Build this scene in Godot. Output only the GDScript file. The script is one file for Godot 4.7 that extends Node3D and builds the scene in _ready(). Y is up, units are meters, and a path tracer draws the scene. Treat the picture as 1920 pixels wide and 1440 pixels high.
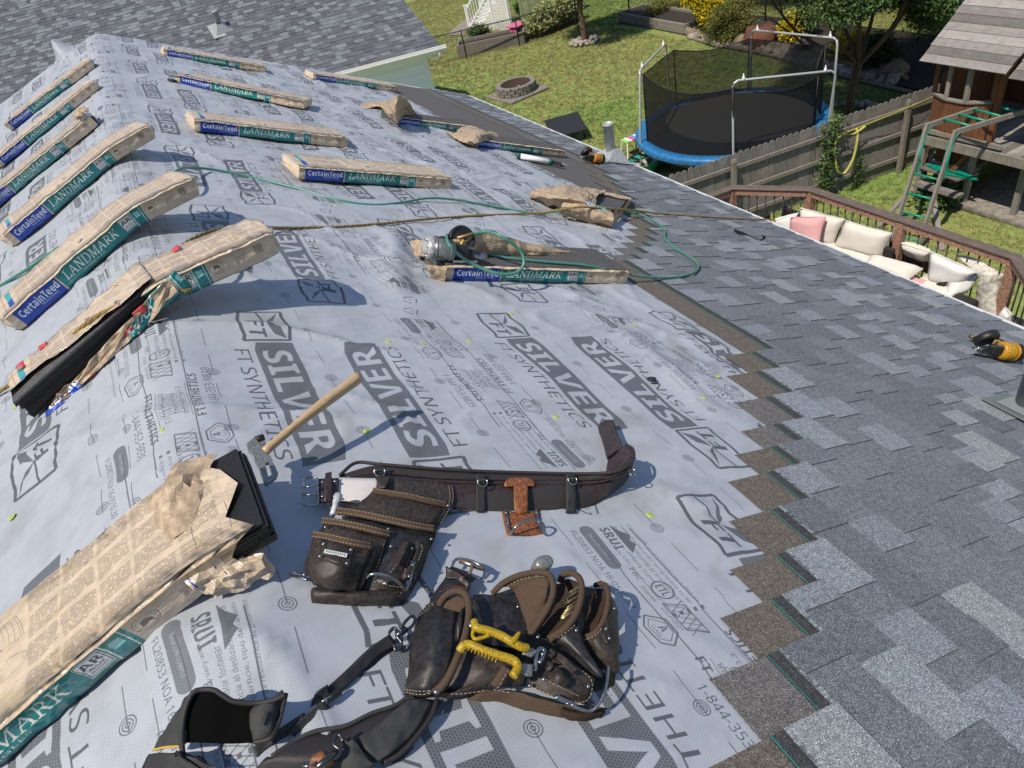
extends Node3D
# world: y up, metres; the roof ridge runs along z at x = 0, y = 0; the right slope falls towards +x, the yard lies at y = -7
const PR := 0.45421
const PL := 0.29671
const RIDGE_END := -11.02
const EAVE := 4.94
const GROUND := -7.0
const CENTRE := Vector3(960, 720, 0)
var RB := Basis(Vector3(cos(PR), -sin(PR), 0), Vector3(sin(PR), cos(PR), 0), Vector3(0, 0, 1))
var LB := Basis(Vector3(cos(PL), sin(PL), 0), Vector3(-sin(PL), cos(PL), 0), Vector3(0, 0, 1))
var origin := {}
var used := {}
var M := {}
var T := {}
var rng := RandomNumberGenerator.new()
var nz := FastNoiseLite.new()

func _ready():
	var cam := Camera3D.new(); cam.name = "camera"
	cam.fov = 57.7466; cam.near = 0.05; cam.far = 400.0
	cam.position = Vector3(0.33101, 0.98255, -0.52386)
	cam.rotation_degrees = Vector3(-38.26655, -19.18016, -14.60015)
	add_child(cam); cam.current = true
	var we := WorldEnvironment.new(); we.name = "environment"
	var env := Environment.new()
	var sky := Sky.new(); var sm := ProceduralSkyMaterial.new()
	sm.sky_top_color = Color(0.48, 0.58, 0.74); sm.sky_horizon_color = Color(0.77, 0.81, 0.87); sm.sky_curve = 0.12
	sm.ground_bottom_color = Color(0.22, 0.24, 0.16); sm.ground_horizon_color = Color(0.62, 0.68, 0.72)
	sm.sky_energy_multiplier = 0.95
	sky.sky_material = sm; env.background_mode = Environment.BG_SKY; env.sky = sky
	env.tonemap_mode = Environment.TONE_MAPPER_LINEAR
	env.tonemap_exposure = 1.05
	env.sdfgi_enabled = true; env.ssao_enabled = true; env.ssil_enabled = true
	we.environment = env; add_child(we)
	var sun := DirectionalLight3D.new(); sun.name = "sun"
	sun.light_energy = 1.4; sun.light_color = Color(1.0, 0.955, 0.88); sun.light_angular_distance = 0.5; sun.shadow_enabled = true
	sun.look_at_from_position(Vector3.ZERO, -Vector3(-0.45, 0.865, 0.17), Vector3.UP)
	add_child(sun)
	rng.seed = 7; nz.seed = 11; nz.frequency = 1.0; nz.fractal_type = FastNoiseLite.FRACTAL_NONE
	make_textures()
	make_materials()
	build_roof()
	build_ground()
	build_neighbours()
	build_yard()
	build_trees()
	build_fence()
	build_trampoline()
	build_playset()
	build_deck()
	build_bundles()
	build_roof_items()
	build_cords()
	build_belts()

# ---------- helpers ----------
func lin(r: float, g: float, b: float) -> Color:
	return Color(r, g, b).linear_to_srgb()

func numbered(n: String) -> String:
	var k: int = used.get(n, 0); used[n] = k + 1
	return n if k == 0 else "%s_%03d" % [n, k]

func thing(called: String, label: String, category: String, group := "", at := Transform3D()) -> Node3D:
	var o := Node3D.new(); o.name = numbered(called); add_child(o, true)
	o.transform = at; tag(o, label, category, group)
	return o

func tag(o: Node, label: String, category: String, group := "") -> void:
	o.set_meta("label", label); o.set_meta("category", category)
	if group: o.set_meta("group", group)

# a thing that lies on a roof slope: parts are given in slope coordinates (s down from the ridge, height, z)
func roof_thing(called: String, label: String, category: String, at: Vector3, group := "", left := false) -> Node3D:
	var b := LB if left else RB
	var o := thing(called, label, category, group, Transform3D(b, b * at))
	origin[o] = at
	return o

func world_thing(called: String, label: String, category: String, at: Vector3, group := "") -> Node3D:
	var o := thing(called, label, category, group, Transform3D(Basis(), at))
	origin[o] = at
	return o

func copy_thing(o: Node3D, label := "") -> Node3D:
	var c: Node3D = o.duplicate()
	c.name = numbered(String(o.name).rstrip("0123456789").rstrip("_")); add_child(c, true)
	if label: c.set_meta("label", label)
	if origin.has(o): origin[c] = origin[o]
	return c

func stb(smooth := false) -> SurfaceTool:
	var st := SurfaceTool.new(); st.begin(Mesh.PRIMITIVE_TRIANGLES); st.set_smooth_group(0 if smooth else -1)
	return st

func emit(called: String, st: SurfaceTool, m: Material, parent: Node, normals := true) -> MeshInstance3D:
	if normals:
		st.index(); st.generate_normals()
	var mi := MeshInstance3D.new(); mi.mesh = st.commit(); mi.material_override = null
	mi.mesh.surface_set_material(0, m)
	mi.name = called; parent.add_child(mi, true)
	if origin.has(parent): mi.position = -origin[parent]
	return mi

func structure(called: String, st: SurfaceTool, m: Material) -> MeshInstance3D:
	var mi := emit(numbered(called), st, m, self)
	mi.set_meta("kind", "structure")
	return mi

# corners counter-clockwise as seen from outside
func tri(st: SurfaceTool, a: Vector3, b: Vector3, c: Vector3, ua := Vector2.ZERO, ub := Vector2.ZERO, uc := Vector2.ZERO) -> void:
	st.set_uv(ua); st.add_vertex(a); st.set_uv(uc); st.add_vertex(c); st.set_uv(ub); st.add_vertex(b)

func quad(st: SurfaceTool, a: Vector3, b: Vector3, c: Vector3, d: Vector3, ua := Vector2.ZERO, ub := Vector2.ZERO, uc := Vector2.ZERO, ud := Vector2.ZERO) -> void:
	tri(st, a, b, c, ua, ub, uc); tri(st, a, c, d, ua, uc, ud)

func box(st: SurfaceTool, at: Transform3D, size: Vector3, bev := 0.0) -> void:
	var h := size / 2.0
	if bev <= 0.0:
		var p := []
		for i in 8: p.append(at * Vector3(h.x if i & 1 else -h.x, h.y if i & 2 else -h.y, h.z if i & 4 else -h.z))
		quad(st, p[4], p[5], p[7], p[6]); quad(st, p[1], p[0], p[2], p[3]); quad(st, p[5], p[1], p[3], p[7])
		quad(st, p[0], p[4], p[6], p[2]); quad(st, p[6], p[7], p[3], p[2]); quad(st, p[0], p[1], p[5], p[4])
		return
	var g := func(sx: int, sy: int, sz: int, ax: int) -> Vector3:
		var q := Vector3(sx * (h.x - bev), sy * (h.y - bev), sz * (h.z - bev))
		q[ax] = [sx, sy, sz][ax] * h[ax]
		return at * q
	for s in [1, -1]:
		var x := [g.call(s, -1, -1, 0), g.call(s, 1, -1, 0), g.call(s, 1, 1, 0), g.call(s, -1, 1, 0)]
		var y := [g.call(-1, s, -1, 1), g.call(-1, s, 1, 1), g.call(1, s, 1, 1), g.call(1, s, -1, 1)]
		var z := [g.call(-1, -1, s, 2), g.call(1, -1, s, 2), g.call(1, 1, s, 2), g.call(-1, 1, s, 2)]
		for f in [x, y, z]:
			if s > 0: quad(st, f[0], f[1], f[2], f[3])
			else: quad(st, f[3], f[2], f[1], f[0])
		for t in [1, -1]:
			flip(st, s * t > 0, g.call(s, t, -1, 0), g.call(s, t, -1, 1), g.call(s, t, 1, 1), g.call(s, t, 1, 0))
			flip(st, s * t > 0, g.call(-1, s, t, 1), g.call(-1, s, t, 2), g.call(1, s, t, 2), g.call(1, s, t, 1))
			flip(st, s * t < 0, g.call(s, -1, t, 0), g.call(s, -1, t, 2), g.call(s, 1, t, 2), g.call(s, 1, t, 0))
			for w in [1, -1]:
				var a: Vector3 = g.call(s, t, w, 0); var b: Vector3 = g.call(s, t, w, 1); var c: Vector3 = g.call(s, t, w, 2)
				if s * t * w > 0: tri(st, a, b, c)
				else: tri(st, a, c, b)

func flip(st: SurfaceTool, keep: bool, a: Vector3, b: Vector3, c: Vector3, d: Vector3) -> void:
	if keep: quad(st, a, b, c, d)
	else: quad(st, d, c, b, a)

func at(p: Vector3, yaw := 0.0, pitch := 0.0, roll := 0.0) -> Transform3D:
	return Transform3D(Basis.from_euler(Vector3(pitch, yaw, roll)), p)

# a beam of rectangular section from a to b; up gives the side of height h
func beam(st: SurfaceTool, a: Vector3, b: Vector3, w: float, h: float, up := Vector3.UP, bev := 0.0) -> void:
	var d := (b - a).normalized(); var x := up.cross(d)
	if x.length() < 0.01: x = Vector3.RIGHT.cross(d)
	x = x.normalized()
	box(st, Transform3D(Basis(x, d.cross(x), d), (a + b) / 2.0), Vector3(w, h, a.distance_to(b)), bev)

func spline(p: Array, per := 6, closed := false) -> PackedVector3Array:
	var out := PackedVector3Array(); var n := p.size()
	for i in (n if closed else n - 1):
		var a: Vector3 = p[(i - 1 + n) % n] if closed or i > 0 else p[0] * 2.0 - p[1]
		var b: Vector3 = p[i]; var c: Vector3 = p[(i + 1) % n]
		var d: Vector3 = p[(i + 2) % n] if closed or i + 2 < n else p[n - 1] * 2.0 - p[n - 2]
		for k in per: out.append(b.cubic_interpolate(c, a, d, float(k) / per))
	out.append(p[0] if closed else p[n - 1])
	return out

func tube(st: SurfaceTool, p: PackedVector3Array, r: float, n := 8, r2 := -1.0, caps := true) -> void:
	var up := Vector3.UP; var rings := []; var m := p.size()
	for i in m:
		var d := (p[mini(i + 1, m - 1)] - p[maxi(i - 1, 0)]).normalized()
		var x := up.cross(d)
		if x.length() < 0.001: x = Vector3(0.3, 0.1, 0.9).cross(d)
		x = x.normalized(); up = d.cross(x)
		var rr := r if r2 < 0 else lerpf(r, r2, float(i) / (m - 1))
		var ring := []
		for k in n: ring.append(p[i] + (x * cos(TAU * k / n) + up * sin(TAU * k / n)) * rr)
		rings.append(ring)
	var l := 0.0
	for i in m - 1:
		var l2 := l + p[i].distance_to(p[i + 1])
		for k in n:
			var j := (k + 1) % n
			quad(st, rings[i][k], rings[i][j], rings[i + 1][j], rings[i + 1][k], Vector2(float(k) / n, l), Vector2((k + 1.0) / n, l), Vector2((k + 1.0) / n, l2), Vector2(float(k) / n, l2))
		l = l2
	if caps:
		for k in range(1, n - 1):
			tri(st, rings[0][0], rings[0][k + 1], rings[0][k]); tri(st, rings[m - 1][0], rings[m - 1][k], rings[m - 1][k + 1])

# profile: points (radius, height) from bottom to top, turned about y
func lathe(st: SurfaceTool, xf: Transform3D, prof: Array, n := 20, squash := 1.0) -> void:
	for i in prof.size() - 1:
		for k in n:
			var a := TAU * k / n; var b := TAU * (k + 1) / n
			var p := func(v: Vector2, t: float) -> Vector3: return xf * Vector3(v.x * cos(t), v.y, -v.x * sin(t) * squash)
			quad(st, p.call(prof[i], a), p.call(prof[i], b), p.call(prof[i + 1], b), p.call(prof[i + 1], a))

# polygon (counter-clockwise, x right, y up) extruded from z = -d/2 to d/2
func prism(st: SurfaceTool, poly: PackedVector2Array, xf: Transform3D, d: float) -> void:
	if Geometry2D.is_polygon_clockwise(poly) == false: pass
	else: poly = poly.duplicate(); poly.reverse()
	var idx := Geometry2D.triangulate_polygon(poly)
	for i in range(0, idx.size(), 3):
		var a := poly[idx[i]]; var b := poly[idx[i + 1]]; var c := poly[idx[i + 2]]
		if (b - a).cross(c - a) < 0: var t := b; b = c; c = t
		tri(st, xf * Vector3(a.x, a.y, d / 2), xf * Vector3(b.x, b.y, d / 2), xf * Vector3(c.x, c.y, d / 2), a, b, c)
		tri(st, xf * Vector3(a.x, a.y, -d / 2), xf * Vector3(c.x, c.y, -d / 2), xf * Vector3(b.x, b.y, -d / 2), a, c, b)
	for i in poly.size():
		var a := poly[i]; var b := poly[(i + 1) % poly.size()]
		quad(st, xf * Vector3(a.x, a.y, -d / 2), xf * Vector3(b.x, b.y, -d / 2), xf * Vector3(b.x, b.y, d / 2), xf * Vector3(a.x, a.y, d / 2))

# smooth sheet through rows of control points, with real thickness; rows run left to right, first row nearest the viewer
func patch(st: SurfaceTool, rows: Array, per := 5, thick := 0.003, amp := 0.0, freq := 12.0, uvs := Rect2(0, 0, 1, 1), seed_at := 0.0) -> Array:
	var long := []
	for r in rows: long.append(spline(r, per))
	var nc: int = long[0].size(); var grid := []
	var cols := []
	for j in nc:
		var col := []
		for r in long: col.append(r[j])
		cols.append(spline(col, per))
	var nr: int = cols[0].size()
	for i in nr:
		var row := []
		for j in nc: row.append(cols[j][i])
		grid.append(row)
	var nrm := []
	for i in nr:
		var row := []
		for j in nc:
			var du: Vector3 = grid[i][mini(j + 1, nc - 1)] - grid[i][maxi(j - 1, 0)]
			var dv: Vector3 = grid[mini(i + 1, nr - 1)][j] - grid[maxi(i - 1, 0)][j]
			row.append(du.cross(dv).normalized())
		nrm.append(row)
	if amp < 0.0:   # sharp creases
		for i in nr:
			for j in nc:
				var p: Vector3 = grid[i][j]
				var v := absf(nz.get_noise_3d(p.x * freq + seed_at, p.y * freq, p.z * freq)) * 1.6 + 0.7 * absf(nz.get_noise_3d(p.x * freq * 2.1, p.y * freq * 2.1 + seed_at, p.z * freq * 2.1)) - 0.5
				grid[i][j] = p + nrm[i][j] * amp * -v
	if amp > 0.0:
		for i in nr:
			for j in nc:
				var p: Vector3 = grid[i][j]
				grid[i][j] = p + nrm[i][j] * amp * (nz.get_noise_3d(p.x * freq + seed_at, p.y * freq, p.z * freq) + 0.5 * nz.get_noise_3d(p.x * freq * 2.3, p.y * freq * 2.3 + seed_at, p.z * freq * 2.3))
	var under := []
	for i in nr:
		var row := []
		for j in nc: row.append(grid[i][j] - nrm[i][j] * thick)
		under.append(row)
	for i in nr - 1:
		for j in nc - 1:
			var uv := func(a: int, b: int) -> Vector2: return uvs.position + uvs.size * Vector2(float(b) / (nc - 1), float(a) / (nr - 1))
			quad(st, grid[i][j], grid[i][j + 1], grid[i + 1][j + 1], grid[i + 1][j], uv.call(i, j), uv.call(i, j + 1), uv.call(i + 1, j + 1), uv.call(i + 1, j))
			quad(st, under[i + 1][j], under[i + 1][j + 1], under[i][j + 1], under[i][j])
	for j in nc - 1:
		quad(st, under[0][j], under[0][j + 1], grid[0][j + 1], grid[0][j]); quad(st, grid[nr - 1][j], grid[nr - 1][j + 1], under[nr - 1][j + 1], under[nr - 1][j])
	for i in nr - 1:
		quad(st, under[i + 1][0], under[i][0], grid[i][0], grid[i + 1][0]); quad(st, grid[i + 1][nc - 1], grid[i][nc - 1], under[i][nc - 1], under[i + 1][nc - 1])
	return grid

# flat band along a path, standing or lying as the side vectors say
func ribbon(st: SurfaceTool, p: PackedVector3Array, side: Variant, w: float, t: float) -> void:
	var rings := []; var m := p.size()
	for i in m:
		var d := (p[mini(i + 1, m - 1)] - p[maxi(i - 1, 0)]).normalized()
		var s: Vector3
		if side is Vector3: s = side
		else:
			var f: float = float(i) / (m - 1) * (side.size() - 1); var k: int = mini(int(f), side.size() - 2)
			s = side[k].lerp(side[k + 1], f - k)
		s = (s - d * s.dot(d)).normalized()
		var n := d.cross(s)
		rings.append([p[i] - s * w / 2 - n * t / 2, p[i] + s * w / 2 - n * t / 2, p[i] + s * w / 2 + n * t / 2, p[i] - s * w / 2 + n * t / 2])
	var l := 0.0
	for i in m - 1:
		var l2 := l + p[i].distance_to(p[i + 1])
		for k in 4:
			var j := (k + 1) % 4
			quad(st, rings[i][k], rings[i][j], rings[i + 1][j], rings[i + 1][k], Vector2(k % 2, l), Vector2(j % 2, l), Vector2(j % 2, l2), Vector2(k % 2, l2))
		l = l2
	quad(st, rings[0][3], rings[0][2], rings[0][1], rings[0][0]); quad(st, rings[m - 1][0], rings[m - 1][1], rings[m - 1][2], rings[m - 1][3])

# white dashes of thread along a path, lying on the surface
func stitch(st: SurfaceTool, p: PackedVector3Array, up: Vector3, len := 0.0045, gap := 0.003, r := 0.00055) -> void:
	var d := 0.0; var on := true; var last := p[0]; var a := p[0]
	for i in range(1, p.size()):
		var left := last.distance_to(p[i])
		while left > 0.0:
			var need := (len if on else gap) - d
			if left >= need:
				last = last.move_toward(p[i], need); left -= need; d = 0.0
				if on: tube(st, PackedVector3Array([a + up * r, (a + last) / 2 + up * r * 1.8, last + up * r]), r, 4)
				else: a = last
				on = not on
			else:
				d += left; last = p[i]; left = 0.0

func rivet(st: SurfaceTool, p: Vector3, up: Vector3, r := 0.004) -> void:
	var x := up.cross(Vector3(0.21, 0.3, 0.93)).normalized()
	lathe(st, Transform3D(Basis(x, up, x.cross(up)), p), [Vector2(r, 0), Vector2(r * 0.9, r * 0.35), Vector2(r * 0.5, r * 0.6), Vector2(0.0001, r * 0.68)], 10)

# ---------- computed textures ----------
var ink := PackedFloat32Array()
var iw := 0
var ih := 0
func canvas(w: int, h: int) -> void:
	iw = w; ih = h; ink = PackedFloat32Array(); ink.resize(w * h)

# adds a triangle's coverage (in pixels) to the canvas, wrapping round its edges
func ink_tri(a: Vector2, b: Vector2, c: Vector2, v := 1.0) -> void:
	var y0 := int(floor(minf(a.y, minf(b.y, c.y)))); var y1 := int(floor(maxf(a.y, maxf(b.y, c.y))))
	var e := [[a, b], [b, c], [c, a]]
	for y in range(y0, y1 + 1):
		var row := posmod(y, ih) * iw
		for s in 3:
			var yy := y + (s + 0.5) / 3.0
			var xa := INF; var xb := -INF
			for g in e:
				var p: Vector2 = g[0]; var q: Vector2 = g[1]
				if (p.y <= yy) != (q.y <= yy):
					var x := p.x + (q.x - p.x) * (yy - p.y) / (q.y - p.y)
					xa = minf(xa, x); xb = maxf(xb, x)
			if xa < xb:
				var i0 := int(floor(xa)); var i1 := int(floor(xb))
				if i0 == i1:
					ink[row + posmod(i0, iw)] += v * (xb - xa) / 3.0
				else:
					ink[row + posmod(i0, iw)] += v * (i0 + 1 - xa) / 3.0
					for i in range(i0 + 1, i1): ink[row + posmod(i, iw)] += v / 3.0
					ink[row + posmod(i1, iw)] += v * (xb - i1) / 3.0

func ink_poly(p: Array, v := 1.0, s := 1.0) -> void:
	var q := PackedVector2Array()
	for x in p: q.append(x * s)
	var idx := Geometry2D.triangulate_polygon(q)
	for i in range(0, idx.size(), 3): ink_tri(q[idx[i]], q[idx[i + 1]], q[idx[i + 2]], v)

func ink_line(a: Vector2, b: Vector2, w: float, v := 1.0, s := 1.0) -> void:
	a *= s; b *= s; w *= s
	var n := (b - a).normalized().orthogonal() * w / 2
	ink_tri(a - n, b - n, b + n, v); ink_tri(a - n, b + n, a + n, v)

func ink_path(p: Array, w: float, v := 1.0, s := 1.0, closed := true) -> void:
	for i in (p.size() if closed else p.size() - 1): ink_line(p[i], p[(i + 1) % p.size()], w, v, s)

func ink_ring(c: Vector2, r: float, w: float, v := 1.0, s := 1.0, n := 20, sq := 1.0) -> void:
	for k in n:
		ink_line(c + Vector2(cos(TAU * k / n), sin(TAU * k / n) * sq) * r, c + Vector2(cos(TAU * (k + 1) / n), sin(TAU * (k + 1) / n) * sq) * r, w, v, s)

var fonts := {}
# text stretched into a box of size w by h about a centre; turn in radians; dir of y is down
func ink_text(t: String, c: Vector2, w: float, h: float, turn := 0.0, v := 1.0, s := 1.0, face := "Droid Sans", weight := 400, slant := 0.0) -> void:
	var key := face + str(weight)
	if not fonts.has(key):
		var f := SystemFont.new(); f.font_names = PackedStringArray([face]); f.font_weight = weight; fonts[key] = f
	var tm := TextMesh.new(); tm.font = fonts[key]; tm.font_size = 48; tm.pixel_size = 1.0 / 48; tm.depth = 0.0; tm.curve_step = 2.0; tm.text = t
	var arr := tm.get_mesh_arrays(); var pts: PackedVector3Array = arr[0]; var idx: PackedInt32Array = arr[Mesh.ARRAY_INDEX]
	if pts.is_empty(): return
	var lo := Vector2(INF, INF); var hi := -lo
	for p in pts: lo = lo.min(Vector2(p.x, p.y)); hi = hi.max(Vector2(p.x, p.y))
	var xf := Transform2D(turn, c * s)
	var q := PackedVector2Array()
	for p in pts:
		var u := Vector2((p.x - lo.x) / (hi.x - lo.x) - 0.5, 0.5 - (p.y - lo.y) / (hi.y - lo.y))
		q.append(xf * Vector2((u.x * w - u.y * h * slant) * s, u.y * h * s))
	for i in range(0, idx.size(), 3): ink_tri(q[idx[i]], q[idx[i + 1]], q[idx[i + 2]], v)

# lines of print too small to read
func ink_greek(c: Vector2, w: float, h: float, rows: int, turn: float, v: float, s: float, r: RandomNumberGenerator) -> void:
	var xf := Transform2D(turn, c)
	for i in rows:
		var y := -h / 2 + h * (i + 0.5) / rows; var x := -w / 2; var lim := w / 2 * (1.0 if i < rows - 1 else r.randf_range(-0.2, 0.8))
		while x < lim:
			var l := minf(r.randf_range(0.12, 0.5) * h / rows * 9.0, lim - x)
			ink_line(xf * Vector2(x, y), xf * Vector2(x + l, y), h / rows * 0.5, v * 0.75, s); x += l + h / rows * 0.45

func img_to_tex(im: Image) -> ImageTexture:
	return ImageTexture.create_from_image(im)

func noise_img(n: int, freq: float, seed_: int, oct := 4, type := FastNoiseLite.TYPE_SIMPLEX_SMOOTH) -> Image:
	var f := FastNoiseLite.new(); f.seed = seed_; f.frequency = freq; f.noise_type = type; f.fractal_octaves = oct
	return f.get_seamless_image(n, n)

# grey texture between lo and hi (sRGB) from noise bytes
func ramp_tex(im: Image, lo: Color, hi: Color, gam := 1.0) -> ImageTexture:
	im.convert(Image.FORMAT_L8)
	var d := im.get_data(); var out := PackedByteArray(); out.resize(d.size() * 3)
	var lut := PackedByteArray(); lut.resize(768)
	for i in 256:
		var c := lo.lerp(hi, pow(i / 255.0, gam))
		lut[i * 3] = int(c.r * 255); lut[i * 3 + 1] = int(c.g * 255); lut[i * 3 + 2] = int(c.b * 255)
	for i in d.size():
		var k := d[i] * 3; var o := i * 3
		out[o] = lut[k]; out[o + 1] = lut[k + 1]; out[o + 2] = lut[k + 2]
	return img_to_tex(Image.create_from_data(im.get_width(), im.get_height(), false, Image.FORMAT_RGB8, out))

func bump_tex(im: Image, strength: float) -> ImageTexture:
	var g: Image = im.duplicate(); g.convert(Image.FORMAT_RGBA8); g.bump_map_to_normal_map(strength)
	return img_to_tex(g)

# u runs far to near along the ridge (1.25 m), v down the slope (0.91 m); the pair of rows is read from opposite sides
func underlay_texture() -> void:
	var s := 1440.0; canvas(1800, 1310)
	var r := RandomNumberGenerator.new(); r.seed = 5
	# dark bands with the word left out, one per row
	for k in 2:
		var tr := 0.0 if k == 0 else PI
		var qc := 0.33 if k == 0 else 0.597
		var pc := 0.605 if k == 0 else 0.63
		var xf := Transform2D(tr, Vector2(pc, qc))
		# the reader looks along +u with the letters' tops towards +v in the first row, so v is mirrored for text laid by hand below
		var P := func(x: float, y: float) -> Vector2: return xf * Vector2(x, -y)
		var up := -1.0
		ink_poly([P.call(-0.33, 0.062 * up), P.call(-0.335, -0.05 * up), P.call(-0.29, -0.06 * up), P.call(0.30, -0.058 * up), P.call(0.335, -0.064 * up), P.call(0.325, 0.045 * up), P.call(0.27, 0.06 * up)], 1.0, s)
	var solid := ink.duplicate()
	for k in 2:
		mirror_text("SILVER", Vector2(0.605 if k == 0 else 0.63, 0.33 if k == 0 else 0.597), 0.57, 0.083, k == 1, -1.0, s, "Droid Sans", 700)
	var band := ink.duplicate()
	canvas(1800, 1310)
	for k in 2:
		var flip := k == 1
		var pc := 0.605 if k == 0 else 0.63; var qc := 0.33 if k == 0 else 0.597
		var sg := -1.0 if flip else 1.0
		mirror_text("FT SYNTHETICS", Vector2(pc, qc - sg * 0.098), 0.60, 0.042, flip, 1.0, s, "Droid Sans", 400, 0.12)
		# logo: a leaning frame with the two letters and two blades
		var o := Vector2(pc - sg * 0.455, qc)
		var Q := func(x: float, y: float) -> Vector2: return o + Vector2(x, y) * sg
		ink_path([Q.call(-0.105, 0.072), Q.call(-0.11, -0.065), Q.call(-0.02, -0.082), Q.call(0.07, -0.074), Q.call(0.105, -0.082), Q.call(0.11, 0.058), Q.call(0.02, 0.076), Q.call(-0.06, 0.066)], 0.011, 1.0, s)
		ink_poly([Q.call(-0.10, 0.06), Q.call(-0.02, 0.03), Q.call(0.0, -0.002)], 0.9, s)
		ink_poly([Q.call(0.0, 0.0), Q.call(0.07, 0.02), Q.call(0.098, 0.052), Q.call(0.03, 0.044)], 0.9, s)
		ink_line(Q.call(-0.105, -0.01), Q.call(0.0, -0.002), 0.007, 1.0, s)
		mirror_text("FT", o + Vector2(0.035, -0.032) * sg, 0.10, 0.05, flip, 1.0, s, "Droid Sans", 700, 0.2)
	# rules along the roll, dashed, with fastening targets
	for q in [0.135, 0.455, 0.785]:
		for i in 8:
			var p := i * 1.25 / 8 + 0.02
			ink_line(Vector2(p, q), Vector2(p + 0.10, q), 0.0022, 0.8, s)
		for i in 4:
			var c := Vector2(i * 0.3125 + (0.26 if q > 0.7 else 0.12 if q < 0.2 else 0.19), q)
			for rr in [0.0165, 0.0105, 0.0045]: ink_ring(c, rr, 0.0024, 0.85, s)
	for q in [0.855, 0.06]: ink_line(Vector2(0.1, q), Vector2(0.86 if q > 0.5 else 1.1, q), 0.0032, 0.9, s)
	# information column
	for k in 2:
		var flip := k == 1; var sg := -1.0 if flip else 1.0
		var o := Vector2(0.14, 0.905) if k == 0 else Vector2(1.02, 0.03)
		var Q := func(x: float, y: float) -> Vector2: return o + Vector2(x, y) * sg
		mirror_text("SRUI", Q.call(-0.02, -0.005), 0.075, 0.027, flip, 0.95, s, "Droid Sans", 700)
		ink_poly([Q.call(-0.065, 0.016), Q.call(-0.04, 0.03), Q.call(-0.02, 0.05), Q.call(0.0, 0.038), Q.call(0.014, 0.046), Q.call(0.04, 0.016)], 0.9, s)
		var cap := []
		for i in 20: cap.append(Q.call(0.0 + (0.055 if cos(TAU * i / 20) > 0 else -0.055) + 0.02 * cos(TAU * i / 20), -0.055 + 0.02 * sin(TAU * i / 20)))
		ink_poly(cap, 0.75, s)
		mirror_text("RADCON COMPLY", Q.call(0.0, -0.055), 0.09, 0.011, flip, -0.6, s)
		mirror_text("FL20853 NOA 16-0510.30", Q.call(0.06, -0.092), 0.25, 0.017, flip, 0.9, s)
		mirror_text("FBC", Q.call(0.1, -0.02), 0.04, 0.016, flip, 0.9, s)
		ink_ring(Q.call(0.16, 0.01), 0.026, 0.004, 0.9, s); mirror_text("ETL", Q.call(0.16, 0.01), 0.034, 0.022, flip, 0.9, s, "Droid Sans", 700)
		mirror_text("Intertek", Q.call(0.16, -0.03), 0.05, 0.011, flip, 0.8, s)
		for i in 5:
			ink_line(Q.call(0.20 + i * 0.017, -0.02), Q.call(0.225 + i * 0.017, 0.03), 0.002, 0.8, s); ink_line(Q.call(0.225 + i * 0.017, -0.02), Q.call(0.20 + i * 0.017, 0.03), 0.002, 0.8, s)
		ink_path([Q.call(0.195, -0.02), Q.call(0.275, -0.02), Q.call(0.295, 0.03), Q.call(0.215, 0.03)], 0.003, 0.9, s)
		mirror_text("GRIPSPOT", Q.call(0.24, -0.03), 0.07, 0.009, flip, 0.85, s)
		ink_path([Q.call(0.21, -0.085), Q.call(0.235, -0.045), Q.call(0.275, -0.045), Q.call(0.30, -0.075), Q.call(0.285, -0.10), Q.call(0.235, -0.105)], 0.004, 0.9, s)
		ink_path([Q.call(0.222, -0.083), Q.call(0.242, -0.054), Q.call(0.27, -0.054), Q.call(0.288, -0.075), Q.call(0.277, -0.092), Q.call(0.238, -0.096)], 0.002, 0.9, s)
		mirror_text("A", Q.call(0.255, -0.068), 0.016, 0.02, flip, 0.9, s, "Droid Sans", 700); mirror_text("CLASS", Q.call(0.255, -0.086), 0.03, 0.008, flip, 0.9, s)
		mirror_text("FT SYNTHETICS", Q.call(0.46, -0.045), 0.24, 0.023, flip, 0.95, s, "Droid Sans", 700, 0.1)
		mirror_text("1-844-353-9839", Q.call(0.50, -0.085), 0.22, 0.024, flip, 0.9, s, "Droid Sans", 400)
		mirror_text("ASTM D4869", Q.call(0.44, 0.022), 0.12, 0.014, flip, 0.85, s); mirror_text("CAN/CSA A123.3", Q.call(0.45, -0.002), 0.15, 0.014, flip, 0.85, s)
		mirror_text("ICC-ESR 1028", Q.call(0.45, 0.045), 0.13, 0.014, flip, 0.85, s)
		ink_path([Q.call(0.34, 0.058), Q.call(0.53, 0.058)], 0.0018, 0.7, s, false)
		var lines := ["Slip resistance may vary with surface", "and/or footwear", "La Resistencia al deslizamiento varia", "de la superficie, tipo de calzado", "Le degre de resistance au glissement"]
		for i in 5:
			ink_line(Q.call(0.645, 0.05 - i * 0.021), Q.call(0.655, 0.05 - i * 0.021), 0.009, 0.85, s)
			mirror_text(lines[i], Q.call(0.80, 0.05 - i * 0.021), 0.27 if i != 1 else 0.11, 0.012, flip, 0.8, s)
		# three bent arrows of the recycling sign
		for i in 3:
			var a := TAU * i / 3 + 0.4
			var c: Vector2 = Q.call(-0.135, 0.0)
			ink_line(c + Vector2(cos(a), sin(a)) * 0.032, c + Vector2(cos(a + 1.45), sin(a + 1.45)) * 0.032, 0.0055, 0.85, s)
			ink_line(c + Vector2(cos(a + 1.45), sin(a + 1.45)) * 0.032, c + Vector2(cos(a + 1.45), sin(a + 1.45)) * 0.018, 0.0035, 0.85, s)
		mirror_text("5", Q.call(-0.135, 0.0), 0.012, 0.018, flip, 0.85, s)
	var out := PackedByteArray(); out.resize(iw * ih * 3)
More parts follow.
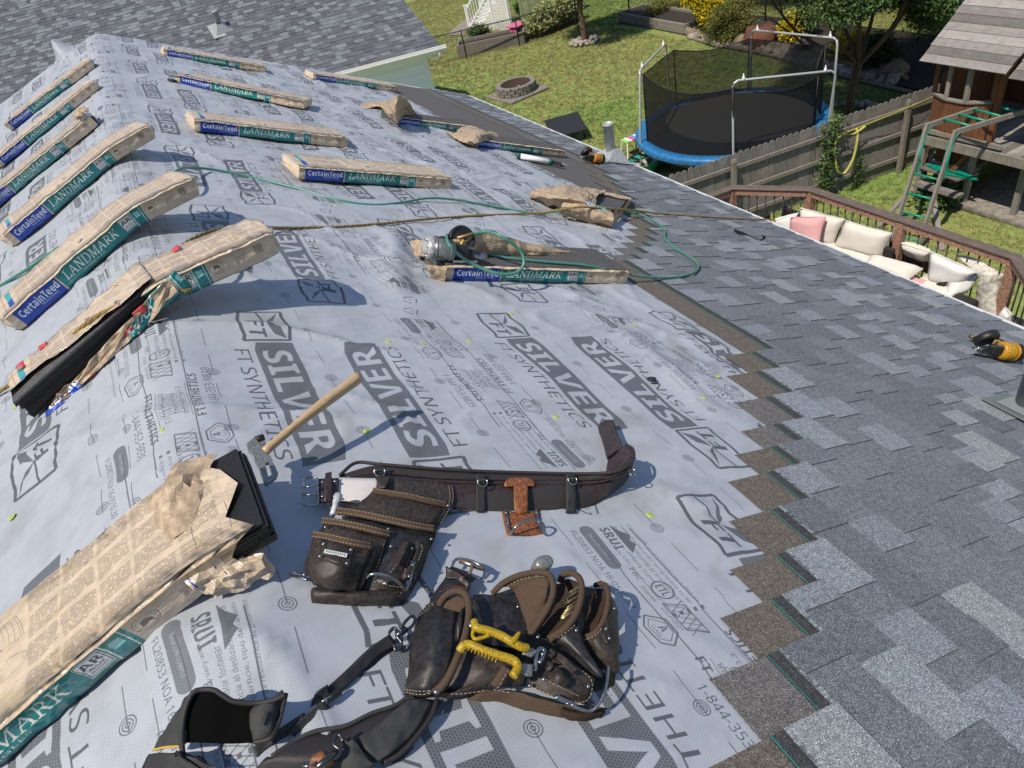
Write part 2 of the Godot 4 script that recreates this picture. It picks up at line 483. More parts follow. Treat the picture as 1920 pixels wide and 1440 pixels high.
	var mot := noise_img(512, 0.012, 3, 4); mot.convert(Image.FORMAT_L8); var md := mot.get_data()
	var hexs := s * 0.0068
	for y in ih:
		for x in iw:
			var i := y * iw + x
			# dimpled weave: rows of small hexagons
			var hy := y / (hexs * 0.866); var hx := x / hexs + (0.5 if int(hy) % 2 else 0.0)
			var fx := hx - floorf(hx) - 0.5; var fy := hy - floorf(hy) - 0.5
			var dd := fx * fx + fy * fy
			var b := clampf(band[i], 0.0, 1.0); var k := clampf(ink[i], 0.0, 1.0)
			var w := 0.985 if dd < 0.13 else 1.025
			w *= 0.97 + md[(y % 512) * 512 + x % 512] * 0.00018
			var dark := maxf(k * 0.72, b * (0.76 if dd < 0.15 else 0.52))
			var o := i * 3
			out[o] = int(lerpf(164.0 * w, 57.0, dark)); out[o + 1] = int(lerpf(170.0 * w, 61.0, dark)); out[o + 2] = int(lerpf(180.0 * w, 68.0, dark))
	T.underlay = img_to_tex(Image.create_from_data(iw, ih, false, Image.FORMAT_RGB8, out))

# words on the sheet: u along the roll, v down the slope. As seen from above u runs towards the viewer and v to his right, so text reading along +u has its top towards +v
func mirror_text(t: String, c: Vector2, w: float, h: float, flip: bool, v: float, s: float, face := "Droid Sans", weight := 400, slant := 0.0) -> void:
	var n0 := c * s
	var key := face + str(weight)
	if not fonts.has(key):
		var f := SystemFont.new(); f.font_names = PackedStringArray([face]); f.font_weight = weight; fonts[key] = f
	var tm := TextMesh.new(); tm.font = fonts[key]; tm.font_size = 48; tm.pixel_size = 1.0 / 48; tm.depth = 0.0; tm.curve_step = 2.0; tm.text = t
	var arr := tm.get_mesh_arrays(); var pts: PackedVector3Array = arr[0]; var idx: PackedInt32Array = arr[Mesh.ARRAY_INDEX]
	var lo := Vector2(INF, INF); var hi := -lo
	for p in pts: lo = lo.min(Vector2(p.x, p.y)); hi = hi.max(Vector2(p.x, p.y))
	var q := PackedVector2Array(); var sg := -1.0 if flip else 1.0
	for p in pts:
		var ux := (p.x - lo.x) / (hi.x - lo.x) - 0.5; var uy := (p.y - lo.y) / (hi.y - lo.y) - 0.5
		q.append(n0 + Vector2(ux * w + uy * h * slant, uy * h) * sg * s)
	for i in range(0, idx.size(), 3): ink_tri(q[idx[i]], q[idx[i + 1]], q[idx[i + 2]], v)

# wrapper of a shingle bundle: top 0..0.337 m (v 0..0.74), long side 0.095 m (v 0.76..0.985); 1.03 m long
func wrapper_texture() -> void:
	var s := 1900.0; var W := 1957; var H := 860
	canvas(W, H)
	var r := RandomNumberGenerator.new(); r.seed = 9
	# print on the top face
	for i in 5:
		for j in 4:
			ink_greek(Vector2(0.60 + i * 0.083, 0.045 + j * 0.082), 0.074, 0.066, 9, 0.0, 0.62, s, r)
	for i in 3:
		for j in 3: ink_greek(Vector2(0.13 + i * 0.075, 0.06 + j * 0.105), 0.066, 0.085, 11, 0.0, 0.6, s, r)
	ink_path([Vector2(0.92, 0.20), Vector2(0.985, 0.20), Vector2(0.985, 0.30), Vector2(0.92, 0.30)], 0.0015, 0.7, s)
	for c in [Vector2(0.38, 0.11), Vector2(0.40, 0.24), Vector2(0.52, 0.20)]: ink_ring(c, 0.042, 0.0012, 0.6, s, 24, 0.6)
	ink_path([Vector2(0.43, 0.05), Vector2(0.53, 0.05), Vector2(0.55, 0.13), Vector2(0.45, 0.13)], 0.0014, 0.6, s)
	for i in 9:
		ink_line(Vector2(0.435 + i * 0.011, 0.05), Vector2(0.455 + i * 0.011, 0.13), 0.0009, 0.55, s); ink_line(Vector2(0.432 + i * 0.002, 0.058 + i * 0.008), Vector2(0.532 + i * 0.002, 0.058 + i * 0.008), 0.0009, 0.55, s)
	ink_text("INSTALLATION INSTRUCTIONS", Vector2(0.20, 0.012), 0.2, 0.010, 0.0, 0.75, s, "Droid Sans", 700)
	ink_text("GENERAL INSTRUCTIONS", Vector2(0.68, 0.004), 0.14, 0.006, 0.0, 0.7, s)
	var y0 := 0.348
	# long side: round emblem, notices, price bars
	var e := Vector2(0.792, y0 + 0.045)
	ink_ring(e, 0.026, 0.0016, 0.9, s); ink_ring(e, 0.020, 0.001, 0.8, s)
	ink_poly([e + Vector2(-0.013, 0.01), e + Vector2(-0.009, -0.009), e + Vector2(0.002, -0.012), e + Vector2(0.012, -0.002), e + Vector2(0.013, 0.011), e + Vector2(0.003, 0.006)], 0.95, s)
	ink_greek(Vector2(0.89, y0 + 0.05), 0.05, 0.03, 4, 0, 0.7, s, r)
	for i in 12: ink_line(Vector2(0.945 + i * 0.0028, y0 + 0.02), Vector2(0.945 + i * 0.0028, y0 + 0.06), 0.0016, 0.85, s)
	var base := ink.duplicate()
	canvas(W, H)
	ink_text("CertainTeed", Vector2(0.157, y0 + 0.041), 0.212, 0.045, 0, 1, s, "Droid Sans", 700)
	ink_text("ROOFING", Vector2(0.196, y0 + 0.073), 0.09, 0.010, 0, 1, s)
	ink_text("LANDMARK", Vector2(0.462, y0 + 0.042), 0.31, 0.050, 0, 1, s, "Droid Serif", 400, 0.18)
	ink_text("SHINGLES", Vector2(0.45, y0 + 0.079), 0.13, 0.009, 0, 1, s)
	ink_greek(Vector2(0.34, y0 + 0.081), 0.09, 0.012, 2, 0, 0.8, s, r)
	var pale := ink.duplicate()
	canvas(W, H)
	ink_text("AR", Vector2(0.676, y0 + 0.034), 0.044, 0.024, 0, 1, s, "Droid Sans", 700); ink_text("ALGAE", Vector2(0.676, y0 + 0.055), 0.034, 0.008, 0, 1, s, "Droid Sans", 700); ink_text("RESISTANT", Vector2(0.676, y0 + 0.066), 0.036, 0.006, 0, 1, s)
	ink_path([Vector2(0.652, y0 + 0.014), Vector2(0.700, y0 + 0.014), Vector2(0.700, y0 + 0.076), Vector2(0.652, y0 + 0.076)], 0.0016, 1, s)
	var blk := ink
	var tan_ := Color(0.80, 0.725, 0.63); var blue := Color(0.03, 0.26, 0.66); var teal := Color(0.0, 0.51, 0.51); var cream := Color(0.93, 0.91, 0.85); var white := Color(0.90, 0.90, 0.89)
	var out := PackedByteArray(); out.resize(W * H * 3)
	var mot := noise_img(512, 0.01, 21, 5); mot.convert(Image.FORMAT_L8); var md := mot.get_data()
	for y in H:
		var my := y / s
		for x in W:
			var mx := x / s; var i := y * W + x
			var c := tan_
			var side := my >= y0 and my < y0 + 0.1
			if side:
				if mx > 0.035 and mx < 0.272: c = blue
				elif mx > 0.280 and mx < 0.760: c = teal
				if mx > 0.649 and mx < 0.703 and my > y0 + 0.01 and my < y0 + 0.08: c = white
				elif (mx > 0.7065 and mx < 0.7095) or (mx > 0.748 and mx < 0.751): c = cream
				elif mx > 0.717 and mx < 0.742 and my > y0 + 0.022 and my < y0 + 0.052: c = Color(0.55, 0.76, 0.74)
				elif my > y0 + 0.088 and mx > 0.28 and mx < 0.76: c = Color(0.0, 0.40, 0.42)
			else:
				if mx > 0.045 and mx < 0.073 and my > 0.05 and my < 0.29: c = Color(0.25, 0.62, 0.64) if my < 0.19 else blue
				if mx > 0.02 and mx < 0.026: c = Color(0.70, 0.60, 0.48)
				if absf(mx - 0.47 - (my - 0.2) * 0.3) < 0.012 and my > 0.195 and my < 0.225 or absf(mx - 0.415) < 0.012 and my > 0.26 and my < 0.285: c = Color(0.27, 0.25, 0.31)
				if fmod(mx + 0.001, 0.0825) < 0.002 and mx > 0.55: c = Color(0.84, 0.76, 0.65)
			c = c.lerp(Color(0.30, 0.25, 0.20), clampf(base[i], 0, 1) * 0.88)
			c = c.lerp(cream if mx > 0.27 else white, clampf(pale[i], 0, 1)); c = c.lerp(Color(0.06, 0.06, 0.07), clampf(blk[i], 0, 1))
			var w := 0.93 + md[(y % 512) * 512 + x % 512] * 0.00045
			out[i * 3] = int(clampf(c.r * w, 0, 1) * 255); out[i * 3 + 1] = int(clampf(c.g * w, 0, 1) * 255); out[i * 3 + 2] = int(clampf(c.b * w, 0, 1) * 255)
	T.wrapper = img_to_tex(Image.create_from_data(W, H, false, Image.FORMAT_RGB8, out))

func granule_texture() -> void:
	var n := 1024; var r := RandomNumberGenerator.new(); r.seed = 31
	var out := PackedByteArray(); out.resize(n * n * 3)
	var mot := noise_img(n, 0.02, 8, 4); mot.convert(Image.FORMAT_L8); var md := mot.get_data()
	for i in n * n:
		var m := 0.80 + md[i] * 0.0010
		var g := 0.58 * m
		out[i * 3] = int(g * 255); out[i * 3 + 1] = int(g * 258 if g * 258 < 255 else 255.0); out[i * 3 + 2] = int(minf(g * 266, 255))
	var hgt := Image.create(n, n, false, Image.FORMAT_L8); hgt.fill(Color(0.4, 0.4, 0.4))
	var hd := hgt.get_data()
	for k in 150000:
		var x := r.randi_range(0, n - 1); var y := r.randi_range(0, n - 1)
		var u := r.randf(); var v := r.randf_range(0.22, 0.42) if u < 0.42 else r.randf_range(0.48, 0.70) if u < 0.72 else r.randf_range(0.78, 1.0)
		var sz := 1 if r.randf() < 0.42 else 2; var hh := int(r.randf_range(90, 255))
		var tint := r.randf_range(-0.04, 0.04)
		for dy in sz:
			for dx in sz + (r.randi() & 1):
				var i := posmod(y + dy, n) * n + posmod(x + dx, n)
				out[i * 3] = int(clampf(v + tint, 0, 1) * 255); out[i * 3 + 1] = int(clampf(v * 1.01, 0, 1) * 255); out[i * 3 + 2] = int(clampf(v * 1.04 - tint, 0, 1) * 255)
				hd[i] = hh
	T.granule = img_to_tex(Image.create_from_data(n, n, false, Image.FORMAT_RGB8, out))
	T.granule_n = bump_tex(Image.create_from_data(n, n, false, Image.FORMAT_L8, hd), 3.0)

func wood_texture() -> void:
	var n := 512; var out := PackedByteArray(); out.resize(n * n)
	var a := noise_img(n, 0.02, 41, 4); a.convert(Image.FORMAT_L8); var b := noise_img(n, 0.006, 42, 3); b.convert(Image.FORMAT_L8)
	var ad := a.get_data(); var bd := b.get_data()
	for y in n:
		for x in n:
			# grain runs along y: columns keep their tone, with slow drift
			var k := ad[((y / 16) % n) * n + (x * 3 + bd[y * n + x] / 8) % n]
			var fine := ad[((y / 5) % n) * n + (x * 7) % n]
			out[y * n + x] = int(clampf(0.45 * k + 0.35 * fine + 0.2 * bd[y * n + x], 0, 255))
	var im := Image.create_from_data(n, n, false, Image.FORMAT_L8, out)
	T.wood = ramp_tex(im.duplicate(), Color(0.50, 0.49, 0.48), Color(1, 1, 1), 0.9)
	T.wood_n = bump_tex(im, 2.0)

func weave_texture() -> void:
	var n := 128; var im := Image.create(n, n, false, Image.FORMAT_L8)
	for y in n:
		for x in n:
			var p := int(x / 4) + int(y / 4)
			var v := 0.5 + 0.5 * sin((x % 8) / 8.0 * TAU) * (1 if p % 2 else -1)
			im.set_pixel(x, y, Color(v, v, v))
	T.weave = ramp_tex(im.duplicate(), Color(0.72, 0.72, 0.72), Color(1, 1, 1))
	T.weave_n = bump_tex(im, 2.0)

func make_textures() -> void:
	underlay_texture(); wrapper_texture(); granule_texture(); wood_texture(); weave_texture()
	T.mottle = ramp_tex(noise_img(512, 0.012, 51, 5), Color(0.62, 0.62, 0.62), Color(1, 1, 1))
	T.fine = ramp_tex(noise_img(512, 0.09, 52, 3), Color(0.55, 0.55, 0.55), Color(1, 1, 1))
	T.fine_n = bump_tex(noise_img(512, 0.06, 53, 4), 3.0)
	T.soft_n = bump_tex(noise_img(512, 0.012, 54, 4), 5.0)
	var rn := FastNoiseLite.new(); rn.seed = 71; rn.frequency = 0.008; rn.fractal_type = FastNoiseLite.FRACTAL_RIDGED; rn.fractal_octaves = 4
	T.crinkle_n = bump_tex(rn.get_seamless_image(512, 512), 3.5)
	T.leather = ramp_tex(noise_img(512, 0.02, 55, 5), Color(0.36, 0.34, 0.33), Color(1, 1, 1))
	T.leather_n = bump_tex(noise_img(512, 0.05, 56, 4, FastNoiseLite.TYPE_CELLULAR), 2.5)

func mk(c: Color, rough := 0.7, metal := 0.0, tex: Texture2D = null, scale := 1.0, nrm: Texture2D = null, nscale := 1.0, world := false, spec := 0.5) -> StandardMaterial3D:
	var m := StandardMaterial3D.new(); m.albedo_color = c; m.roughness = rough; m.metallic = metal; m.metallic_specular = spec
	if tex or nrm:
		m.uv1_triplanar = true; m.uv1_world_triplanar = world; m.uv1_scale = Vector3.ONE * scale
		m.albedo_texture = tex
		if nrm: m.normal_enabled = true; m.normal_texture = nrm; m.normal_scale = nscale
	m.cull_mode = BaseMaterial3D.CULL_DISABLED
	return m

func make_materials() -> void:
	var u := StandardMaterial3D.new(); u.albedo_texture = T.underlay; u.roughness = 0.55; u.metallic_specular = 0.45; u.cull_mode = BaseMaterial3D.CULL_DISABLED
	M.underlay = u; u.vertex_color_use_as_albedo = true
	var w := StandardMaterial3D.new(); w.albedo_texture = T.wrapper; w.roughness = 0.30; w.metallic_specular = 0.55; w.normal_enabled = true; w.normal_texture = T.crinkle_n; w.normal_scale = 1.8; w.uv1_scale = Vector3.ONE; w.cull_mode = BaseMaterial3D.CULL_DISABLED
	M.wrapper = w
	M.wrapper_shiny = w.duplicate(); M.wrapper_shiny.roughness = 0.17; M.wrapper_shiny.normal_scale = 2.4; M.wrapper_shiny.metallic_specular = 0.7
	var gm := StandardMaterial3D.new(); gm.albedo_texture = T.granule; gm.normal_enabled = true; gm.normal_texture = T.granule_n; gm.normal_scale = 0.8
	gm.vertex_color_use_as_albedo = true; gm.roughness = 0.85; gm.metallic_specular = 0.35; gm.cull_mode = BaseMaterial3D.CULL_DISABLED
	M.shingle = gm
	M.white = mk(lin(0.86, 0.86, 0.86), 0.45)
	M.siding = mk(lin(0.86, 0.89, 0.96), 0.9)
	M.membrane = mk(lin(0.36, 0.335, 0.315), 0.85, 0, T.granule, 1.3, T.granule_n, 0.5)
	M.paper = mk(Color(0.86, 0.76, 0.64), 0.5, 0, T.mottle, 5.0, T.crinkle_n, 1.6)
	M.paper.backlight_enabled = true; M.paper.backlight = lin(0.15, 0.11, 0.07)
	M.asphalt = mk(lin(0.012, 0.012, 0.013), 0.55, 0, T.fine, 6.0, T.fine_n, 0.8)
	M.stack = mk(lin(0.30, 0.29, 0.28), 0.85, 0, T.granule, 1.6, T.granule_n, 0.8)
	M.steel = mk(lin(0.55, 0.56, 0.57), 0.28, 1.0, T.mottle, 8.0)
	M.galv = mk(lin(0.66, 0.69, 0.70), 0.45, 0.25, T.mottle, 9.0)
	M.black = mk(lin(0.012, 0.012, 0.013), 0.5)
	M.rubber = mk(lin(0.018, 0.018, 0.019), 0.6, 0, T.fine, 20.0)
	M.yellow = mk(lin(0.70, 0.36, 0.015), 0.45, 0, T.mottle, 14.0)
	M.cap = mk(lin(0.40, 0.54, 0.06), 0.4)
	M.hose = mk(lin(0.065, 0.23, 0.175), 0.35)
	M.rope = mk(lin(0.36, 0.25, 0.08), 0.8, 0, T.weave, 60.0, T.weave_n, 1.0)
	M.plywood = mk(lin(0.45, 0.33, 0.2), 0.8, 0, T.wood, 1.5)
	M.grey_wood = mk(lin(0.42, 0.385, 0.35), 0.85, 0, T.wood, 1.6, T.wood_n, 0.5)
	M.red_wood = mk(lin(0.30, 0.12, 0.055), 0.75, 0, T.wood, 1.6, T.wood_n, 0.5)
	M.brown_paint = mk(lin(0.54, 0.30, 0.21), 0.6, 0, T.mottle, 3.0)
	M.rail_cap = mk(lin(0.24, 0.185, 0.155), 0.6, 0, T.wood, 2.0)
	M.baluster = mk(lin(0.035, 0.032, 0.030), 0.5)

# height of the slope's skin over the two planes at the rounded ridge
func drop(s: float) -> float:
	var r := 0.09; var d := r - absf(s)
	return -0.4 * d * d / (2 * r) if d > 0.0 else 0.0

func on_roof(s: float, h: float, z: float) -> Vector3:
	return (RB if s >= 0.0 else LB) * Vector3(s, h, z) + Vector3(0, drop(s), 0)

# far end of each shingle course (index from the newest, highest course)
var ENDS := [-1.072, -1.196, -1.310, -1.455, -1.598, -1.717, -1.834, -1.995, -2.188, -2.358, -3.50, -3.62, -3.76, -3.88, -4.03, -4.2, -4.45, -4.72, -5.0, -5.3, -5.62, -5.95, -6.35, -11.0, -11.0, -11.0, -11.0, -11.0, -11.0]
const TOP0 := 0.847
func course_end(i: int) -> float:
	if i < 0: return -1.072 - i * 0.14
	return ENDS[mini(i, ENDS.size() - 1)]

func covered(s: float, z: float) -> float:      # how far a point lies inside the shingled field, in metres down the slope
	for i in range(-4, 24):
		if z > course_end(i) - 0.03: return s - (TOP0 + 0.143 * i)
	return s - 4.1

func wrinkle(s: float, z: float) -> float:
	var w := 0.008 * nz.get_noise_2d(s * 0.9 + 5.0, z * 1.5)
	w += 0.0045 * nz.get_noise_2d(s * 3.0 + 0.8 * z, z * 3.6 + 20.0)
	var rdg := 1.0 - absf(nz.get_noise_2d(s * 1.1 + z * 0.7 + 40.0, z * 1.3 - s * 0.9))
	w += 0.011 * pow(rdg, 10.0) * clampf(0.5 + 1.2 * nz.get_noise_2d(s * 0.6, z * 0.6 + 60.0), 0.0, 1.0)
	var r2 := 1.0 - absf(nz.get_noise_2d(s * 2.2 - z * 1.6 + 80.0, z * 2.4 + s * 2.0))
	w += 0.007 * pow(r2, 12.0) * clampf(0.4 - 1.2 * nz.get_noise_2d(s * 0.7 + 9.0, z * 0.7 + 60.0), 0.0, 1.0)
	w *= 1.5 * (1.0 - 0.62 * smoothstep(0.1, 0.25, s) * smoothstep(1.3, 1.1, s) * smoothstep(-2.05, -1.9, z) * smoothstep(-0.9, -1.05, z))
	w *= lerpf(1.0, 0.55, smoothstep(0.5, 0.1, s) * smoothstep(-4.0, -6.0, z))
	w += 0.0009 * nz.get_noise_2d(s * 12.0, z * 12.0)
	# the deep fold beside the nail gun's bundle
	var d := Vector2(s, z).distance_to(Geometry2D.get_closest_point_to_segment(Vector2(s, z), Vector2(1.166,-3.799), Vector2(0.923,-3.051)))
	w += 0.032 * exp(-d * d / 0.004) * smoothstep(0.0, 0.2, 0.35 - d)
	d = Vector2(s, z).distance_to(Geometry2D.get_closest_point_to_segment(Vector2(s, z), Vector2(1.174,-1.593), Vector2(1.286,-1.405)))
	w += 0.012 * exp(-d * d / 0.002)
	d = Vector2(s, z).distance_to(Geometry2D.get_closest_point_to_segment(Vector2(s, z), Vector2(1.751,-2.525), Vector2(1.715,-1.968)))
	w += 0.012 * exp(-d * d / 0.003)
	return w

func sheet(s0: float, s1: float, z0: float, z1: float, step: float, left: bool) -> ArrayMesh:
	var ns := int((s1 - s0) / step) + 1; var nzz := int((z1 - z0) / step) + 1
	var P := PackedVector3Array(); var N := PackedVector3Array(); var U := PackedVector2Array(); var I := PackedInt32Array()
	P.resize(ns * nzz); N.resize(ns * nzz); U.resize(ns * nzz); var C := PackedColorArray(); C.resize(ns * nzz)
	for j in nzz:
		var z := z0 + (z1 - z0) * j / (nzz - 1)
		for i in ns:
			var s := s0 + (s1 - s0) * i / (ns - 1)
			var h := wrinkle(s, z) + 0.006
			if left:
				h -= 0.004
				h *= smoothstep(0.0, 0.12, -0.07 - s) if s > -0.19 else 1.0
				# the loose corner at the far rake
				var q := Vector2(s + 0.42, z + 11.0)
				h += 0.19 * exp(-q.x * q.x / 0.008) * smoothstep(-10.55, -11.0, z)
				U[j * ns + i] = Vector2((z + 2.85 - 0.55) / 1.25, (s - 0.05 * (z + 2.5) + 1.02) / 0.91)
			else:
				var c := covered(s, z)
				h = lerpf(h, 0.0, smoothstep(-0.10, -0.01, c))
				if s > 3.0: h *= 0.4
				U[j * ns + i] = Vector2((z + 2.85) / 1.25, s / 0.91)
			P[j * ns + i] = on_roof(s, h, z)
			# scuffs and tracked dust
			var q1 := nz.get_noise_2d(s * 2.3 + 31.0, z * 1.1); var q2 := nz.get_noise_2d(s * 7.0 + z * 3.0, z * 6.0 + 50.0)
			var dirt := clampf(q1 * 0.5 + q2 * 0.6 - 0.12, 0.0, 1.0) * 0.30 + maxf(0.0, nz.get_noise_2d(s * 26.0, z * 15.0) - 0.45) * 0.30
			C[j * ns + i] = Color(1.02 - dirt * 0.85, 1.02 - dirt * 0.92, 1.02 - dirt)
	for j in nzz:
		for i in ns:
			var a := P[j * ns + maxi(i - 1, 0)]; var b := P[j * ns + mini(i + 1, ns - 1)]
			var c := P[maxi(j - 1, 0) * ns + i]; var d := P[mini(j + 1, nzz - 1) * ns + i]
			N[j * ns + i] = (d - c).cross(b - a).normalized()
			if i < ns - 1 and j < nzz - 1:
				var k := j * ns + i
				I.append_array([k, k + 1, k + ns, k + 1, k + ns + 1, k + ns])
	var arr := []; arr.resize(Mesh.ARRAY_MAX)
	arr[Mesh.ARRAY_VERTEX] = P; arr[Mesh.ARRAY_NORMAL] = N; arr[Mesh.ARRAY_TEX_UV] = U; arr[Mesh.ARRAY_COLOR] = C; arr[Mesh.ARRAY_INDEX] = I
	var m := ArrayMesh.new(); m.add_surface_from_arrays(Mesh.PRIMITIVE_TRIANGLES, arr)
	return m

func vquad(st: SurfaceTool, p: Array, uv: Array, c: Color) -> void:
	for k in [0, 2, 1, 0, 3, 2]:
		st.set_color(c); st.set_uv(uv[k]); st.add_vertex(p[k])

# one laminated shingle: local x down the slope from its top edge, y up, z towards the viewer
func shingle_mesh(r: RandomNumberGenerator, length: float, ends_far: bool) -> ArrayMesh:
	var st := stb()
	var off := Vector2(r.randf(), r.randf()); var k := 1.0 / 0.62
	var H := func(x: float) -> float: return 0.003 + x / 0.337 * 0.021
	var slab := func(x0: float, x1: float, z0: float, z1: float, lift: float, c: Color) -> void:
		var a := Vector3(x0, H.call(x0) + lift, z1); var b := Vector3(x1, H.call(x1) + lift, z1); var cc := Vector3(x1, H.call(x1) + lift, z0); var d := Vector3(x0, H.call(x0) + lift, z0)
		var g := func(v: Vector3) -> Vector2: return off + Vector2(v.x, v.z) * k
		vquad(st, [a, b, cc, d], [g.call(a), g.call(b), g.call(cc), g.call(d)], c)
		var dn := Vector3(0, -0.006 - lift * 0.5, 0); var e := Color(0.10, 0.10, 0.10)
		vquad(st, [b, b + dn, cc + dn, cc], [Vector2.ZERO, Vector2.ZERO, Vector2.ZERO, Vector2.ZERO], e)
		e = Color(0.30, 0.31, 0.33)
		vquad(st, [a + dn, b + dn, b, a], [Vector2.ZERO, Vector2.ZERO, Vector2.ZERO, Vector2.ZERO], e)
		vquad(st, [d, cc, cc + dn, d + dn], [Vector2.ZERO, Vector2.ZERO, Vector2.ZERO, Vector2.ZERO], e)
	var base := r.randf_range(0.56, 0.72)
	var tone := func(v: float) -> Color: return Color(v * 0.86, v * 0.93, v * 1.02)
	var brown := Color(0.47, 0.41, 0.34) if r.randf() < 0.55 else Color(0.50, 0.47, 0.44)
	slab.call(0.0, 0.153, 0.0, length, 0.0, brown)
	slab.call(0.153, 0.192, 0.0, length, 0.0, Color(0.20, 0.205, 0.21))
	slab.call(0.192, 0.337, 0.0, length, 0.0, tone.call(base))
	# raised tabs of uneven width
	var z := -r.randf_range(0.0, 0.06)
	while z < length:
		var w := r.randf_range(0.09, 0.21)
		slab.call(0.196, 0.3375, maxf(z, 0.0), minf(z + w, length), 0.0052, tone.call((r.randf_range(0.84, 1.12) if r.randf() < 0.5 else r.randf_range(0.54, 0.72))))
		z += w + r.randf_range(0.05, 0.16)
	# painted nailing line and the stripe of pale granules beside it
	for q in [[0.156, 0.159, Color(0.12, 0.95, 0.72)]]:
		vquad(st, [Vector3(q[0], H.call(q[0]) + 0.0012, length), Vector3(q[1], H.call(q[1]) + 0.0012, length), Vector3(q[1], H.call(q[1]) + 0.0012, 0), Vector3(q[0], H.call(q[0]) + 0.0012, 0)], [off, off, off, off], q[2])
	var zz := 0.0
	while zz < length:
		var x0 := 0.191 + r.randf_range(-0.004, 0.002); var x1 := 0.199 + r.randf_range(-0.003, 0.006); var l := r.randf_range(0.01, 0.03)
		var pts := [Vector3(x0, H.call(x0) + 0.0046, zz + l), Vector3(x1, H.call(x1) + 0.0046, zz + l), Vector3(x1, H.call(x1) + 0.0046, zz), Vector3(x0, H.call(x0) + 0.0046, zz)]
		var uv := []
		for p in pts: uv.append(off + Vector2(p.x, p.z) * k)
		vquad(st, pts, uv, Color(0.86, 1.40, 1.34)); zz += l + r.randf_range(0.0, 0.012)
	st.generate_normals(); st.generate_tangents()
	var m := st.commit(); m.surface_set_material(0, M.shingle)
	return m

